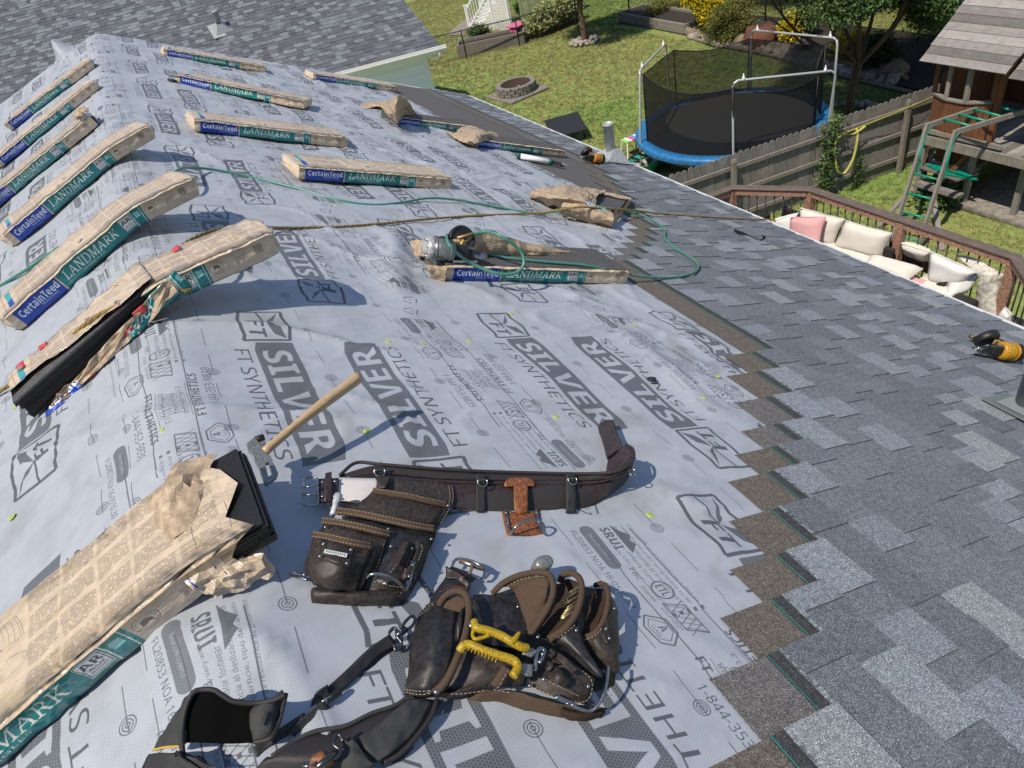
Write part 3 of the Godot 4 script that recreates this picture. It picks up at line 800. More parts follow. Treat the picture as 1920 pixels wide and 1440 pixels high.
func build_roof() -> void:
	var house := thing("house_roof", "nearest house under re-roofing, grey printed underlayment on both slopes and new grey shingles at right", "house")
	# deck and walls
	var st := stb()
	for left in [false, true]:
		var b := LB if left else RB
		var e := -5.2 if left else EAVE
		box(st, Transform3D(b, b * Vector3(e / 2, -0.022 - 0.012, -3.5)), Vector3(absf(e), 0.018, 15.0))
	emit("roof_deck", st, M.plywood, house)
	st = stb()
	box(st, at(Vector3(-0.4, -4.95, -3.45)), Vector3(8.6, 4.1, 14.2))
	emit("wall", st, M.siding, house)
	# underlayment
	var under := MeshInstance3D.new(); under.name = "underlayment"; house.add_child(under, true)
	under.mesh = sheet(-0.13, 3.36, RIDGE_END - 0.02, 1.2, 0.02, false); under.mesh.surface_set_material(0, M.underlay)
	under.set_meta("label", "grey printed underlayment on the right slope")
	var under2 := MeshInstance3D.new(); under2.name = "underlayment"; house.add_child(under2, true)
	under2.mesh = sheet(-3.4, -0.1, RIDGE_END - 0.03, 0.6, 0.025, true); under2.mesh.surface_set_material(0, M.underlay)
	under2.set_meta("label", "grey printed underlayment on the left slope")
	# dark membrane along the eave
	st = stb(true)
	for j in 24:
		for i in 4:
			var p := func(a: int, c: int) -> Vector3:
				var s := 3.30 + 0.41 * a + (0.03 * nz.get_noise_1d(c * 3.0) if a == 0 else 0.0); var z := -11.01 + 9.0 * c / 24.0
				return RB * Vector3(s, 0.001 + 0.003 * nz.get_noise_2d(s * 2, z * 2) - 0.006 * smoothstep(-7.0, -4.5, z), z)
			quad(st, p.call(i, j + 1), p.call(i + 1, j + 1), p.call(i + 1, j), p.call(i, j))
	emit("eave_membrane", st, M.membrane, house)
	# metal edging and gutter board
	st = stb()
	var eb := RB * Vector3(EAVE, 0, 0)
	box(st, Transform3D(RB, RB * Vector3(EAVE + 0.025, 0.006, -4.6)), Vector3(0.15, 0.012, 12.9))
	box(st, at(Vector3(eb.x + 0.012, eb.y - 0.02, -4.6)), Vector3(0.012, 0.05, 12.9))
	box(st, at(Vector3(eb.x - 0.005, eb.y - 0.13, -4.6)), Vector3(0.022, 0.17, 12.9))
	emit("drip_edge", st, M.white, house)
	st = stb()
	for left in [false, true]:
		var b := LB if left else RB
		var e := -5.2 if left else EAVE
		box(st, Transform3D(b, b * Vector3(e / 2, -0.055, RIDGE_END - 0.022)), Vector3(absf(e), 0.10, 0.025))
		if not left: box(st, Transform3D(b, b * Vector3(e / 2 + 0.6, 0.003, RIDGE_END + 0.005)), Vector3(absf(e) - 1.2, 0.006, 0.04))
	emit("rake_board", st, M.white, house)
	# shingles
	var cover := Node3D.new(); cover.name = "shingle_field"; house.add_child(cover, true)
	var r := RandomNumberGenerator.new(); r.seed = 77
	var kinds := []
	for i in 22: kinds.append(shingle_mesh(r, 1.0, false))
	var spare := []
	var count := 0
	for i in range(-3, 27):
		var z := course_end(i) + r.randf_range(-0.006, 0.006)
		while z < 1.3:
			var s := TOP0 + 0.143 * i
			var mi := MeshInstance3D.new(); mi.mesh = kinds[r.randi() % kinds.size()]; mi.name = "shingle"
			mi.transform = Transform3D(RB * Basis(Vector3.UP, r.randf_range(-0.003, 0.003)), RB * Vector3(s, 0.0, z))
			if i >= 23 and z > -11.0 and count >= 296 or count >= 300: spare.append(mi)
			else: cover.add_child(mi, true); count += 1
			z += 1.002
	print("shingles ", count, " spare ", spare.size())
	for mi in spare: mi.free()
	# green plastic caps that hold the sheet down
	for p in [Vector3(0.714,0,-2.567), Vector3(1.022,0,-2.556), Vector3(1.068,0,-2.017), Vector3(1.06,0,-1.529), Vector3(1.328,0,-2.797), Vector3(1.889,0,-2.667), Vector3(2.024,0,-3.171), Vector3(0.463,0,-2.027), Vector3(1.298,0,-4.109), Vector3(0.83,0,-2.538), Vector3(1.733,0,-2.049), Vector3(1.932,0,-2.181), Vector3(0.975,0,-4.932), Vector3(0.996,0,-4.217), Vector3(1.887,0,-4.316), Vector3(1.646,0,-9.215)]:
		var o := Node3D.new(); o.name = "cap_nail"; o.transform = Transform3D(RB, on_roof(p.x, wrinkle(p.x, p.z) + 0.006, p.z)); house.add_child(o, true); cap_nail(o)
	for p in [Vector3(-0.482,0,-2.283), Vector3(-0.03,0,-2.172), Vector3(-0.543,0,-2.939), Vector3(-0.104,0,-3.222), Vector3(0.098,0,-3.305), Vector3(-0.14,0,-2.977), Vector3(-0.091,0,-3.359), Vector3(-0.535,0,-5.541), Vector3(-0.542,0,-4.008)]:
		var o := Node3D.new(); o.name = "cap_nail"; o.transform = Transform3D(LB, on_roof(p.x, wrinkle(p.x, p.z) + 0.004, p.z)); house.add_child(o, true); cap_nail(o)

var cap_mesh: Array = []
func cap_nail(o: Node3D) -> void:
	if cap_mesh.is_empty():
		var st := stb(true); lathe(st, Transform3D(), [Vector2(0.0105, 0.0), Vector2(0.0105, 0.0014), Vector2(0.0096, 0.0022), Vector2(0.006, 0.0026), Vector2(0.0035, 0.0016), Vector2(0.0001, 0.0016)], 14)
		st.generate_normals(); var a := st.commit(); a.surface_set_material(0, M.cap); cap_mesh.append(a)
		st = stb(true); lathe(st, Transform3D(), [Vector2(0.0042, 0.002), Vector2(0.0042, 0.0028), Vector2(0.0001, 0.003)], 8)
		st.generate_normals(); a = st.commit(); a.surface_set_material(0, M.galv); cap_mesh.append(a)
	for k in 2:
		var mi := MeshInstance3D.new(); mi.mesh = cap_mesh[k]; mi.name = ["cap", "nail_head"][k]; o.add_child(mi, true)

func build_ground() -> void:
	var n := 512
	var a := noise_img(n, 0.05, 61, 4); var b := noise_img(n, 0.010, 62, 4); var f := noise_img(n, 0.22, 63, 2)
	a.convert(Image.FORMAT_L8); b.convert(Image.FORMAT_L8); f.convert(Image.FORMAT_L8)
	var ad := a.get_data(); var bd := b.get_data(); var fd := f.get_data()
	var out := PackedByteArray(); out.resize(n * n * 3)
	for i in n * n:
		var k := ad[i] / 255.0 * 0.5 + fd[i] / 255.0 * 0.5
		var c := Color(0.36, 0.45, 0.23).lerp(Color(0.66, 0.67, 0.43), clampf(k * 1.3 - 0.2, 0, 1)).lerp(Color(0.62, 0.56, 0.36), clampf(bd[i] / 255.0 * 2.4 - 1.45, 0, 0.75))
		out[i * 3] = int(c.r * 255); out[i * 3 + 1] = int(c.g * 255); out[i * 3 + 2] = int(c.b * 255)
	T.grass = img_to_tex(Image.create_from_data(n, n, false, Image.FORMAT_RGB8, out))
	M.grass = mk(Color.WHITE, 0.95, 0, T.grass, 0.23, T.soft_n, 0.6, true, 0.2)
	M.grass.vertex_color_use_as_albedo = true
	var st := stb(true)
	var col := func(p: Vector3) -> Color:
		var dry := clampf(0.5 + 1.1 * nz.get_noise_2d(p.x * 0.13, p.z * 0.13) , 0, 1)
		if p.z < -31.0 + (p.x - 14.0) * 0.35: dry = 1.0 if p.x < 19.0 else 0.1
		for q in [[Vector3(13.737,-7,-29.26), 2.6], [Vector3(15.806,-7,-26.968), 2.2], [Vector3(12.872,-7,-17.319), 1.0], [Vector3(13.596,-7,-16.524), 1.4]]:
			dry = maxf(dry, exp(-((p - q[0]).length_squared()) / (q[1] * q[1])) * 1.1)
		return Color(0.80, 0.95, 0.80).lerp(Color(1.55, 1.14, 1.25), clampf(dry, 0, 1))
	var xs := [-70.0, -30.0, 0.0]; var zs := [-140.0, -90.0, -60.0]
	for i in 71: xs.append(4.0 + i * 0.5)
	for i in 101: zs.append(-52.0 + i * 0.5)
	xs.append_array([48.0, 70.0, 140.0]); zs.append_array([10.0, 40.0])
	for j in zs.size() - 1:
		for i in xs.size() - 1:
			var c := [Vector3(xs[i], GROUND, zs[j + 1]), Vector3(xs[i + 1], GROUND, zs[j + 1]), Vector3(xs[i + 1], GROUND, zs[j]), Vector3(xs[i], GROUND, zs[j])]
			for k in [0, 2, 1, 0, 3, 2]:
				var p: Vector3 = c[k]
				st.set_color(col.call(p)); st.add_vertex(p + Vector3(0, 0.05 * nz.get_noise_2d(p.x * 0.2, p.z * 0.2), 0))
	structure("ground", st, M.grass)
	# blades
	st = stb()
	var r := RandomNumberGenerator.new(); r.seed = 3
	for k in 9:
		var p := Vector3(r.randf_range(-0.06, 0.06), -0.01, r.randf_range(-0.06, 0.06)); var h := r.randf_range(0.04, 0.10); var an := r.randf() * TAU
		var side := Vector3(cos(an), 0, sin(an)) * 0.007; var lean := Vector3(r.randf_range(-0.03, 0.03), h, r.randf_range(-0.03, 0.03))
		tri(st, p - side, p + side, p + lean)
	st.generate_normals(); var bm := st.commit()
	M.blade = mk(Color.WHITE, 0.9, 0, null, 1, null, 1, false, 0.2); M.blade.vertex_color_use_as_albedo = true
	bm.surface_set_material(0, M.blade)
	var mm := MultiMesh.new(); mm.transform_format = MultiMesh.TRANSFORM_3D; mm.use_colors = true; mm.mesh = bm
	var tr := []
	while tr.size() < 110000:
		var p := Vector3(r.randf_range(6.0, 30.0), 0, r.randf_range(-50.0, -6.0))
		if p.z > -9.5 and p.x < 8.5: continue
		if p.x > 19.0 and p.x < 22.5 and p.z > -29.0: continue
		if p.x > 13.7 and p.z > -10.2 and p.z < -6.0: continue
		if absf(nz.get_noise_2d(p.x * 0.5, p.z * 0.5)) < 0.04: continue
		tr.append(p)
	mm.instance_count = tr.size()
	for i in tr.size():
		var p: Vector3 = tr[i]
		p.y = GROUND + 0.05 * nz.get_noise_2d(p.x * 0.2, p.z * 0.2)
		var s := r.randf_range(0.6, 1.25)
		mm.set_instance_transform(i, Transform3D(Basis(Vector3.UP, r.randf() * TAU).scaled(Vector3(s, s * r.randf_range(0.6, 1.1), s)), p))
		var c: Color = col.call(p); var k := r.randf_range(0.6, 1.25)
		mm.set_instance_color(i, Color(0.200 * c.r * k, 0.228 * c.g * k, 0.108 * c.b * k))
	var mi := MultiMeshInstance3D.new(); mi.multimesh = mm; mi.name = "grass"; add_child(mi)
	tag(mi, "short patchy green lawn grass of the back yards", "grass"); mi.set_meta("kind", "stuff")
	# gravel by the white stairs, bare soil of the bed
	st = stb(true)
	var pl := func(st: SurfaceTool, pts: Array, y: float) -> void:
		var poly := PackedVector2Array()
		for p in pts: poly.append(Vector2(p.x, p.z))
		var id := Geometry2D.triangulate_polygon(poly)
		for i in range(0, id.size(), 3):
			var q := []
			for k in 3: q.append(Vector3(poly[id[i + k]].x, y, poly[id[i + k]].y))
			if (q[1] - q[0]).cross(q[2] - q[0]).y > 0: tri(st, q[0], q[1], q[2])
			else: tri(st, q[0], q[2], q[1])
	M.gravel = mk(lin(0.42, 0.37, 0.31), 0.95, 0, T.fine, 1.2, T.fine_n, 1.0, true)
	pl.call(st, [Vector3(14.477,-7,-37.488), Vector3(16.04,-7,-39.104), Vector3(17.342,-7,-39.891), Vector3(17.01,-7,-37.878), Vector3(15.311,-7,-35.708)], GROUND + 0.06)
	structure("gravel_patch", st, M.gravel)
	st = stb(true); M.soil = mk(lin(0.055, 0.042, 0.032), 0.95, 0, T.fine, 1.0, T.fine_n, 1.0, true)
	pl.call(st, [Vector3(19.5, 0, -29.2), Vector3(19.35, 0, -24.0), Vector3(19.25, 0, -21.3), Vector3(19.25, 0, -19.5), Vector3(18.75, 0, -17.5), Vector3(18.6, 0, -16.1), Vector3(18.45, 0, -13.5), Vector3(19.5, 0, -11.0), Vector3(22.5, 0, -11.0), Vector3(22.4, 0, -21.0), Vector3(21.9, 0, -29.0)], GROUND + 0.055)
	structure("flower_bed_soil", st, M.soil)
	st = stb(true); M.concrete = mk(lin(0.34, 0.31, 0.27), 0.9, 0, T.mottle, 1.3, T.fine_n, 0.6, true)
	box(st, at(Vector3(15.3, GROUND + 0.03, -8.05)), Vector3(3.4, 0.16, 1.8), 0.02)
	structure("sand_pad", st, M.concrete)

func build_neighbours() -> void:
	var P0 := Vector3(7.1763, -3.1459, -18.9681); var E := Vector3(-0.94401, 0, -0.32991); var W := Vector3(-0.00386, 0.44979, -0.89313)
	var N := W.cross(E).normalized()
	if N.y < 0: N = -N
	var F := -Vector3(E.z, 0, -E.x)   # towards us, across the eave
	if F.z < 0: F = -F
	var h := world_thing("neighbour_house", "neighbouring house with grey shingled roof, white gutter and pale grey siding behind the far gable", "house", Vector3(P0.x, GROUND, P0.z))
	var st := stb()
	var q := func(e: float, w: float, u: float) -> Vector3: return P0 + E * e + W * w + N * u
	quad(st, q.call(24, 0, -0.01), q.call(0, 0, -0.01), q.call(0, 8.2, -0.01), q.call(24, 8.2, -0.01))
	quad(st, q.call(24, 0, -0.12), q.call(24, 8.2, -0.12), q.call(0, 8.2, -0.12), q.call(0, 0, -0.12))
	quad(st, q.call(0, 0, -0.12), q.call(0, 8.2, -0.12), q.call(0, 8.2, -0.01), q.call(0, 0, -0.01))
	# the far side of the roof
	var rid := q.call(0, 8.2, -0.01) as Vector3; var ridl := q.call(24, 8.2, -0.01) as Vector3
	var back := Vector3(0.2, -3.3, -6.6)
	quad(st, ridl, rid, rid + back, ridl + back)
	M.roof_under = mk(lin(0.07, 0.07, 0.075), 0.9); emit("roof", st, M.roof_under, h)
	st = stb()
	var r := RandomNumberGenerator.new(); r.seed = 12
	for j in 56:
		var w := j * 0.146; var e := -r.randf() * 0.3
		while e < 23.5:
			var l := r.randf_range(0.11, 0.27); var up := 0.010 if r.randf() < 0.55 else 0.004
			var v := r.randf_range(0.34, 0.50) if r.randf() < 0.62 else r.randf_range(0.56, 0.80)
			var c := Color(v * 0.90, v * 0.96, v * 1.05); var e0 := maxf(e, 0.0); var e1 := maxf(e + l, 0.01)
			var a: Vector3 = q.call(e1, w - 0.004, up + 0.006); var b: Vector3 = q.call(e0, w - 0.004, up + 0.006); var cc: Vector3 = q.call(e0, w + 0.146, up - 0.001); var d: Vector3 = q.call(e1, w + 0.146, up - 0.001)
			var o := Vector2(r.randf(), r.randf())
			vquad(st, [a, b, cc, d], [o, o + Vector2(l, 0), o + Vector2(l, 0.15), o + Vector2(0, 0.15)], c)
			var dn := -N * (up + 0.010)
			vquad(st, [a + dn, b + dn, b, a], [o, o, o, o], Color(0.25, 0.25, 0.26))
			vquad(st, [b + dn, cc + dn, cc, b], [o, o, o, o], Color(0.35, 0.35, 0.36))
			e += l + (0.004 if r.randf() < 0.3 else 0.0)
	var tabs := emit("roof_shingles", st, M.shingle, h); tabs.set_meta("kind", "stuff")
	# gutter, fascia, downspout
	st = stb()
	var eb := Basis(E, Vector3.UP, F)
	if eb.determinant() < 0: eb = Basis(-E, Vector3.UP, F)
	var mid := P0 + E * 11.9
	box(st, Transform3D(eb, mid + F * 0.075 + Vector3(0, -0.055, 0)), Vector3(24.1, 0.018, 0.13)); box(st, Transform3D(eb, mid + F * 0.13 + Vector3(0, -0.02, 0)), Vector3(24.1, 0.085, 0.012))
	box(st, Transform3D(eb, mid + F * 0.014 + Vector3(0, -0.08, 0)), Vector3(24.1, 0.16, 0.02))
	emit("gutter", st, M.white, h)
	st = stb(); box(st, Transform3D(eb, mid - F * 0.20 + Vector3(0, -0.165, 0)), Vector3(24.0, 0.012, 0.42)); emit("soffit", st, M.white, h)
	st = stb(true)
	var g0 := P0 + E * 0.06 + F * 0.07 + Vector3(0, -0.07, 0)
	tube(st, spline([g0, g0 + Vector3(0.0, -0.14, -0.02), g0 + E * 0.08 + Vector3(0, -0.24, -0.25), g0 + E * 0.27 + Vector3(0.0, -0.36, -0.60), g0 + E * 0.27 + Vector3(0, -3.6, -0.62)]), 0.042, 8); emit("downspout", st, M.white, h)
	# wall of lapped boards under the eave
	var wc := P0 + E * 0.42 - F * 0.40
	st = stb(); box(st, Transform3D(eb, wc + E * 11.0 - F * 0.09 + Vector3(0, -2.0, 0)), Vector3(22.0, 3.66, 0.1)); box(st, Transform3D(Basis(Vector3.UP, 0.0), wc + E * 0.06 + Vector3(0, -2.0, -3.05)), Vector3(0.1, 3.66, 6.0)); emit("wall", st, M.siding, h)
	for i in 15:
		st = stb()
		var y := -0.30 - i * 0.24
		box(st, Transform3D(eb * Basis(Vector3.RIGHT, 0.10), wc + E * 11.0 + Vector3(0, y, 0) - F * 0.015), Vector3(21.8, 0.26, 0.024)); emit("siding_board", st, M.siding, h)
	st = stb(); box(st, Transform3D(eb, wc + E * 0.05 + F * 0.012 + Vector3(0, -2.0, 0)), Vector3(0.13, 3.66, 0.05)); emit("corner_board", st, M.white, h)
	# vent pipe with its folded flashing
	var vb := Vector3(2.622,-1.878,-23.073); var vt := vent("vent_pipe", "galvanised vent pipe with folded flashing on the neighbour's grey roof", vb, N, -W, 0.46, 0.075, 0.62)
	vt.set_meta("group", "metal roof vents")
	# green house with white deck stairs at the back
	var o := world_thing("green_house", "corner of a pale green sided house behind the white deck stairs", "house", Vector3(17.045,-7,-33.515))
	var c := Vector3(17.074,-7,-33.675); var c2 := Vector3(18.149,-7,-32.766); var along := (c2 - c); along.y = 0; along = along.normalized()
	M.green_siding = mk(lin(0.42, 0.50, 0.27), 0.65, 0, T.mottle, 0.6)
	for i in 24:
		st = stb(); box(st, Transform3D(Basis(along, Vector3.UP, along.cross(Vector3.UP)) * Basis(Vector3.RIGHT, 0.08), c + along * 0.8 + Vector3(0, 0.12 + i * 0.21, 0)), Vector3(1.6, 0.22, 0.025)); emit("siding_board", st, M.green_siding, o)
	st = stb(); box(st, Transform3D(Basis(along, Vector3.UP, along.cross(Vector3.UP)), c + along * 0.8 + Vector3(0, 2.5, 0) + along.cross(Vector3.UP) * -0.12), Vector3(1.55, 5.0, 0.2)); emit("wall", st, M.green_siding, o)
	for s in [0.0, 1.62]:
		st = stb(); box(st, Transform3D(Basis(along, Vector3.UP, along.cross(Vector3.UP)), c + along * s + Vector3(0, 2.5, 0)), Vector3(0.12, 5.0, 0.08)); emit("corner_board", st, M.green_siding, o)
	deck_stairs()

func vent(called: String, label: String, b: Vector3, up: Vector3, down: Vector3, tall: float, r: float, foot: float) -> Node3D:
	var side := down.cross(Vector3.UP).normalized()
	var flat := Basis(side, up, side.cross(up))
	var o := world_thing(called, label, "roof vent", b)
	var st := stb(true)
	lathe(st, Transform3D(Basis(), b), [Vector2(r, -0.05), Vector2(r, tall * 0.93), Vector2(r * 1.12, tall * 0.93), Vector2(r * 1.12, tall), Vector2(r * 0.96, tall + 0.004), Vector2(r * 0.9, tall - 0.02), Vector2(0.001, tall - 0.06)], 24); emit("pipe", st, M.galv, o)
	st = stb()
	var q := func(x: float, z: float, h: float) -> Vector3: return b + flat * Vector3(x, h, z)
	var f := foot / 2
	quad(st, q.call(-f, f, 0.012), q.call(f, f, 0.012), q.call(f, -f, 0.012), q.call(-f, -f, 0.012)); quad(st, q.call(-f, f, 0.006), q.call(-f, f, 0.012), q.call(-f, -f, 0.012), q.call(-f, -f, 0.006)); quad(st, q.call(f, f, 0.006), q.call(f, f, 0.012), q.call(-f, f, 0.012), q.call(-f, f, 0.006))
	emit("flashing", st, M.galv, o)
	st = stb()
	for k in 4:   # folded cone round the pipe
		var a := TAU * k / 4 + PI / 4; var a2 := a + TAU / 4
		var p := func(t: float, rr: float, hh: float) -> Vector3: return q.call(cos(t) * rr, sin(t) * rr, hh)
		quad(st, p.call(a, f * 0.95, 0.014), p.call(a, r * 1.05, foot * 0.32), p.call(a2, r * 1.05, foot * 0.32), p.call(a2, f * 0.95, 0.014))
	emit("flashing_cone", st, M.galv, o)
	return o

func deck_stairs() -> void:
	var foot := Vector3(15.715,-7,-37.06); var land := Vector3(16.698,-7,-34.26)
	var ax := land - foot; ax.y = 0; var L := ax.length(); ax = ax.normalized(); var bk := Vector3(ax.z, 0, -ax.x)
	if bk.z > 0: bk = -bk
	var o := world_thing("deck_stairs", "white railed deck stairs with crossed lattice skirt beside the green house", "stairs", foot)
	var run := L * 0.62; var rise := 1.55
	for f in [0.0, 1.1]:
		for p in [[0.0, 0.0, 1.15], [run, 0.0, rise + 1.15], [L, 0.0, rise + 1.15]]:
			var st := stb(); box(st, at(foot + ax * p[0] + bk * f + Vector3(0, p[2] / 2, 0)), Vector3(0.13, p[2], 0.13)); box(st, at(foot + ax * p[0] + bk * f + Vector3(0, p[2] + 0.02, 0)), Vector3(0.17, 0.04, 0.17)); emit("post", st, M.white, o)
		for y in [0.98, 0.14]:
			var st := stb(); beam(st, foot + bk * f + Vector3(0, y, 0), foot + bk * f + ax * run + Vector3(0, rise + y, 0), 0.06, 0.08); beam(st, foot + bk * f + ax * run + Vector3(0, rise + y, 0), foot + bk * f + ax * L + Vector3(0, rise + y, 0), 0.06, 0.08); emit("rail", st, M.white, o)
		for i in 16:
			var x := L * (i + 0.5) / 16; var y := rise * minf(x / run, 1.0)
			var st := stb(); box(st, at(foot + ax * x + bk * f + Vector3(0, y + 0.56, 0)), Vector3(0.035, 0.84, 0.035)); emit("baluster", st, M.white, o)
	for i in 8:
		var st := stb(); box(st, Transform3D(Basis(ax, Vector3.UP, ax.cross(Vector3.UP)), foot + ax * (i + 0.5) * run / 8 + bk * 0.55 + Vector3(0, rise * (i + 1) / 8, 0)), Vector3(run / 8 + 0.03, 0.035, 1.1)); emit("tread", st, M.white, o)
	var st := stb(); box(st, Transform3D(Basis(ax, Vector3.UP, ax.cross(Vector3.UP)), foot + ax * (run + (L - run) / 2) + bk * 0.55 + Vector3(0, rise + 0.02, 0)), Vector3(L - run, 0.04, 1.1)); emit("landing", st, M.white, o)
	# lattice: crossed laths cut off at the stair line
	st = stb()
	var top := func(x: float) -> float: return rise * clampf(x / run, 0.0, 1.0) - 0.03
	for k in 40:
		for d in [1.0, -1.0]:
			var x0 := -1.6 + k * 0.13; var last := Vector3.ZERO; var on := false
			for i in 30:
				var y := i * 0.055; var x: float = x0 + d * y + (0.0 if d > 0 else 1.6)
				var inside: bool = x > 0.05 and x < L and y < top.call(x)
				var p: Vector3 = foot + ax * x + Vector3(0, y, 0) - bk * (0.02 if d > 0 else 0.03)
				if on and inside: beam(st, last, p, 0.008, 0.034, bk.cross((p - last).normalized()))
				on = inside; last = p
	emit("lattice", st, M.white, o)

func stone(st: SurfaceTool, p: Vector3, r: float, sq: float, rg: RandomNumberGenerator) -> void:
	var n := 8; var m := 5; var sd := rg.randf() * 100.0; var g := []
	for i in m + 1:
		var row := []
		for k in n:
			var a := TAU * k / n; var b := -PI / 2 + PI * i / m
			var d := Vector3(cos(a) * cos(b), sin(b), -sin(a) * cos(b))
			row.append(p + Vector3(d.x, d.y * sq, d.z) * r * (1.0 + 0.42 * nz.get_noise_3d(d.x * 1.3 + sd, d.y * 1.3, d.z * 1.3)))
		g.append(row)
	for i in m:
		for k in n: quad(st, g[i][k], g[i][(k + 1) % n], g[i + 1][(k + 1) % n], g[i + 1][k])

func build_yard() -> void:
	var r := RandomNumberGenerator.new(); r.seed = 21
	M.stone_pale = mk(lin(0.52, 0.48, 0.41), 0.9, 0, T.mottle, 3.0, T.soft_n, 0.6)
	M.stone_tan = mk(lin(0.36, 0.28, 0.19), 0.9, 0, T.mottle, 2.0, T.soft_n, 0.8)
	M.stone_red = mk(lin(0.20, 0.075, 0.045), 0.9, 0, T.mottle, 2.0, T.soft_n, 1.0)
	M.block = mk(lin(0.36, 0.34, 0.31), 0.9, 0, T.fine, 1.5, T.fine_n, 0.8)
	M.rust = mk(lin(0.075, 0.045, 0.035), 0.9, 0, T.mottle, 5.0)
	# fire pit: three courses of blocks round a rusted ring, on a square slab
	var c := Vector3(12.02, GROUND, -25.15)
	var o := world_thing("fire_pit", "round grey block fire pit with rusty inner ring on a square stone slab", "fire pit", c)
	var st := stb(); box(st, at(c + Vector3(0, 0.05, 0), 0.12), Vector3(1.75, 0.1, 1.75), 0.02); emit("slab", st, M.concrete, o)
	for j in 3:
		for k in 15:
			var a := TAU * (k + 0.5 * (j % 2)) / 15
			st = stb(); box(st, Transform3D(Basis(Vector3.UP, -a) * Basis(Vector3.UP, r.randf_range(-0.04, 0.04)), c + Vector3(cos(a) * 0.66, 0.155 + j * 0.106, sin(a) * 0.66)), Vector3(0.19, 0.100, 0.262), 0.014); emit("block", st, M.block, o)
	st = stb(true); lathe(st, Transform3D(Basis(), c), [Vector2(0.50, 0.1), Vector2(0.555, 0.12), Vector2(0.555, 0.42), Vector2(0.535, 0.42), Vector2(0.53, 0.12), Vector2(0.001, 0.13)], 30); emit("inner_ring", st, M.rust, o)
	for k in 5:
		st = stb(true); stone(st, c + Vector3(r.randf_range(-0.3, 0.3), 0.18, r.randf_range(-0.3, 0.3)), 0.06, 0.6, r); emit("ash_stone", st, M.stone_pale, o)
	# raised timber planter behind the wire fence
	planter("raised_planter", "long raised timber planter bed behind the black wire fence", Vector3(13.094,-7,-32.762), Vector3(15.766,-7,-31.228), 1.0, 0.52)
	planter("timber_edging", "grey timber edging of the flower bed corner under the shade tree", Vector3(19.623,-7,-29.292), Vector3(19.469,-7,-24.574), 1.4, 0.42)
	# low pink picnic table
	o = world_thing("picnic_table", "small bright pink plastic picnic table by the planter", "toy table", Vector3(16.122,-7,-32.386))
	var pc := Vector3(16.122,-7,-32.386); M.pink = mk(lin(0.72, 0.17, 0.32), 0.5)
	st = stb(); box(st, at(pc + Vector3(0, 0.62, 0), 0.4), Vector3(0.95, 0.06, 0.75), 0.02); emit("tabletop", st, M.pink, o)
	for s in [-1, 1]:
		st = stb(); box(st, at(pc + Basis(Vector3.UP, 0.4) * Vector3(0, 0.36, s * 0.62), 0.4), Vector3(0.95, 0.05, 0.3), 0.015); emit("bench", st, M.pink, o)
		st = stb(); beam(st, pc + Basis(Vector3.UP, 0.4) * Vector3(s * 0.36, 0, -0.6), pc + Basis(Vector3.UP, 0.4) * Vector3(s * 0.36, 0.6, 0.1), 0.1, 0.14); beam(st, pc + Basis(Vector3.UP, 0.4) * Vector3(s * 0.36, 0, 0.6), pc + Basis(Vector3.UP, 0.4) * Vector3(s * 0.36, 0.6, -0.1), 0.1, 0.14); emit("leg", st, M.pink, o)
	# boulders and white stones along the bed
	var bl := [[Vector3(19.645,-7,-20.686), 0.62, M.stone_red, "big rust red boulder in the bed behind the trampoline hoop"], [Vector3(19.495,-7,-21.379), 0.36, M.stone_tan, "tan boulder left of the rust red boulder"], [Vector3(19.33,-7,-18.457), 0.42, M.stone_tan, "left one of two pale tan boulders behind the trampoline"], [Vector3(19.291,-7,-17.902), 0.42, M.stone_tan, "right one of two pale tan boulders behind the trampoline"], [Vector3(19.576,-7,-24.283), 0.30, M.stone_tan, "tan rock at the end of the timber edging"], [Vector3(19.999,-7,-26.537), 0.24, M.stone_pale, "pale round rock inside the timber edging"], [Vector3(19.137,-7,-14.853), 0.40, M.stone_tan, "shaded tan rock under the big tree near the playhouse"]]
	for b in bl:
		o = world_thing("boulder", b[3], "boulder", b[0], "boulders of the flower bed")
		st = stb(true); stone(st, b[0] + Vector3(0, b[1] * 0.35, 0), b[1], 0.75, r); emit("rock", st, b[2], o)
	var path := [Vector3(19.37,-7,-24.097), Vector3(19.13,-7,-22.467), Vector3(19.126,-7,-21.057), Vector3(19.074,-7,-19.457), Vector3(18.879,-7,-18.085), Vector3(18.704,-7,-16.937), Vector3(18.577,-7,-15.909), Vector3(18.454,-7,-14.676), Vector3(18.34,-7,-13.383)]
	var sp := spline(path, 40); var count := 0
	for i in range(0, sp.size(), 2):
		for k in 2:
			if count >= 290: break
			var p := sp[i] + Vector3(r.randf_range(-0.1, 0.75), 0.08, r.randf_range(-0.15, 0.15))
			st = stb(true); stone(st, p, r.randf_range(0.07, 0.19), 0.7, r)
			var mi := emit("edging_stone" if count == 0 else "edging_stone_%03d" % count, st, M.stone_pale if r.randf() < 0.75 else M.stone_tan, self)
			tag(mi, "rough pale stone in the row edging the flower bed", "stone", "pale stones edging the flower bed"); count += 1
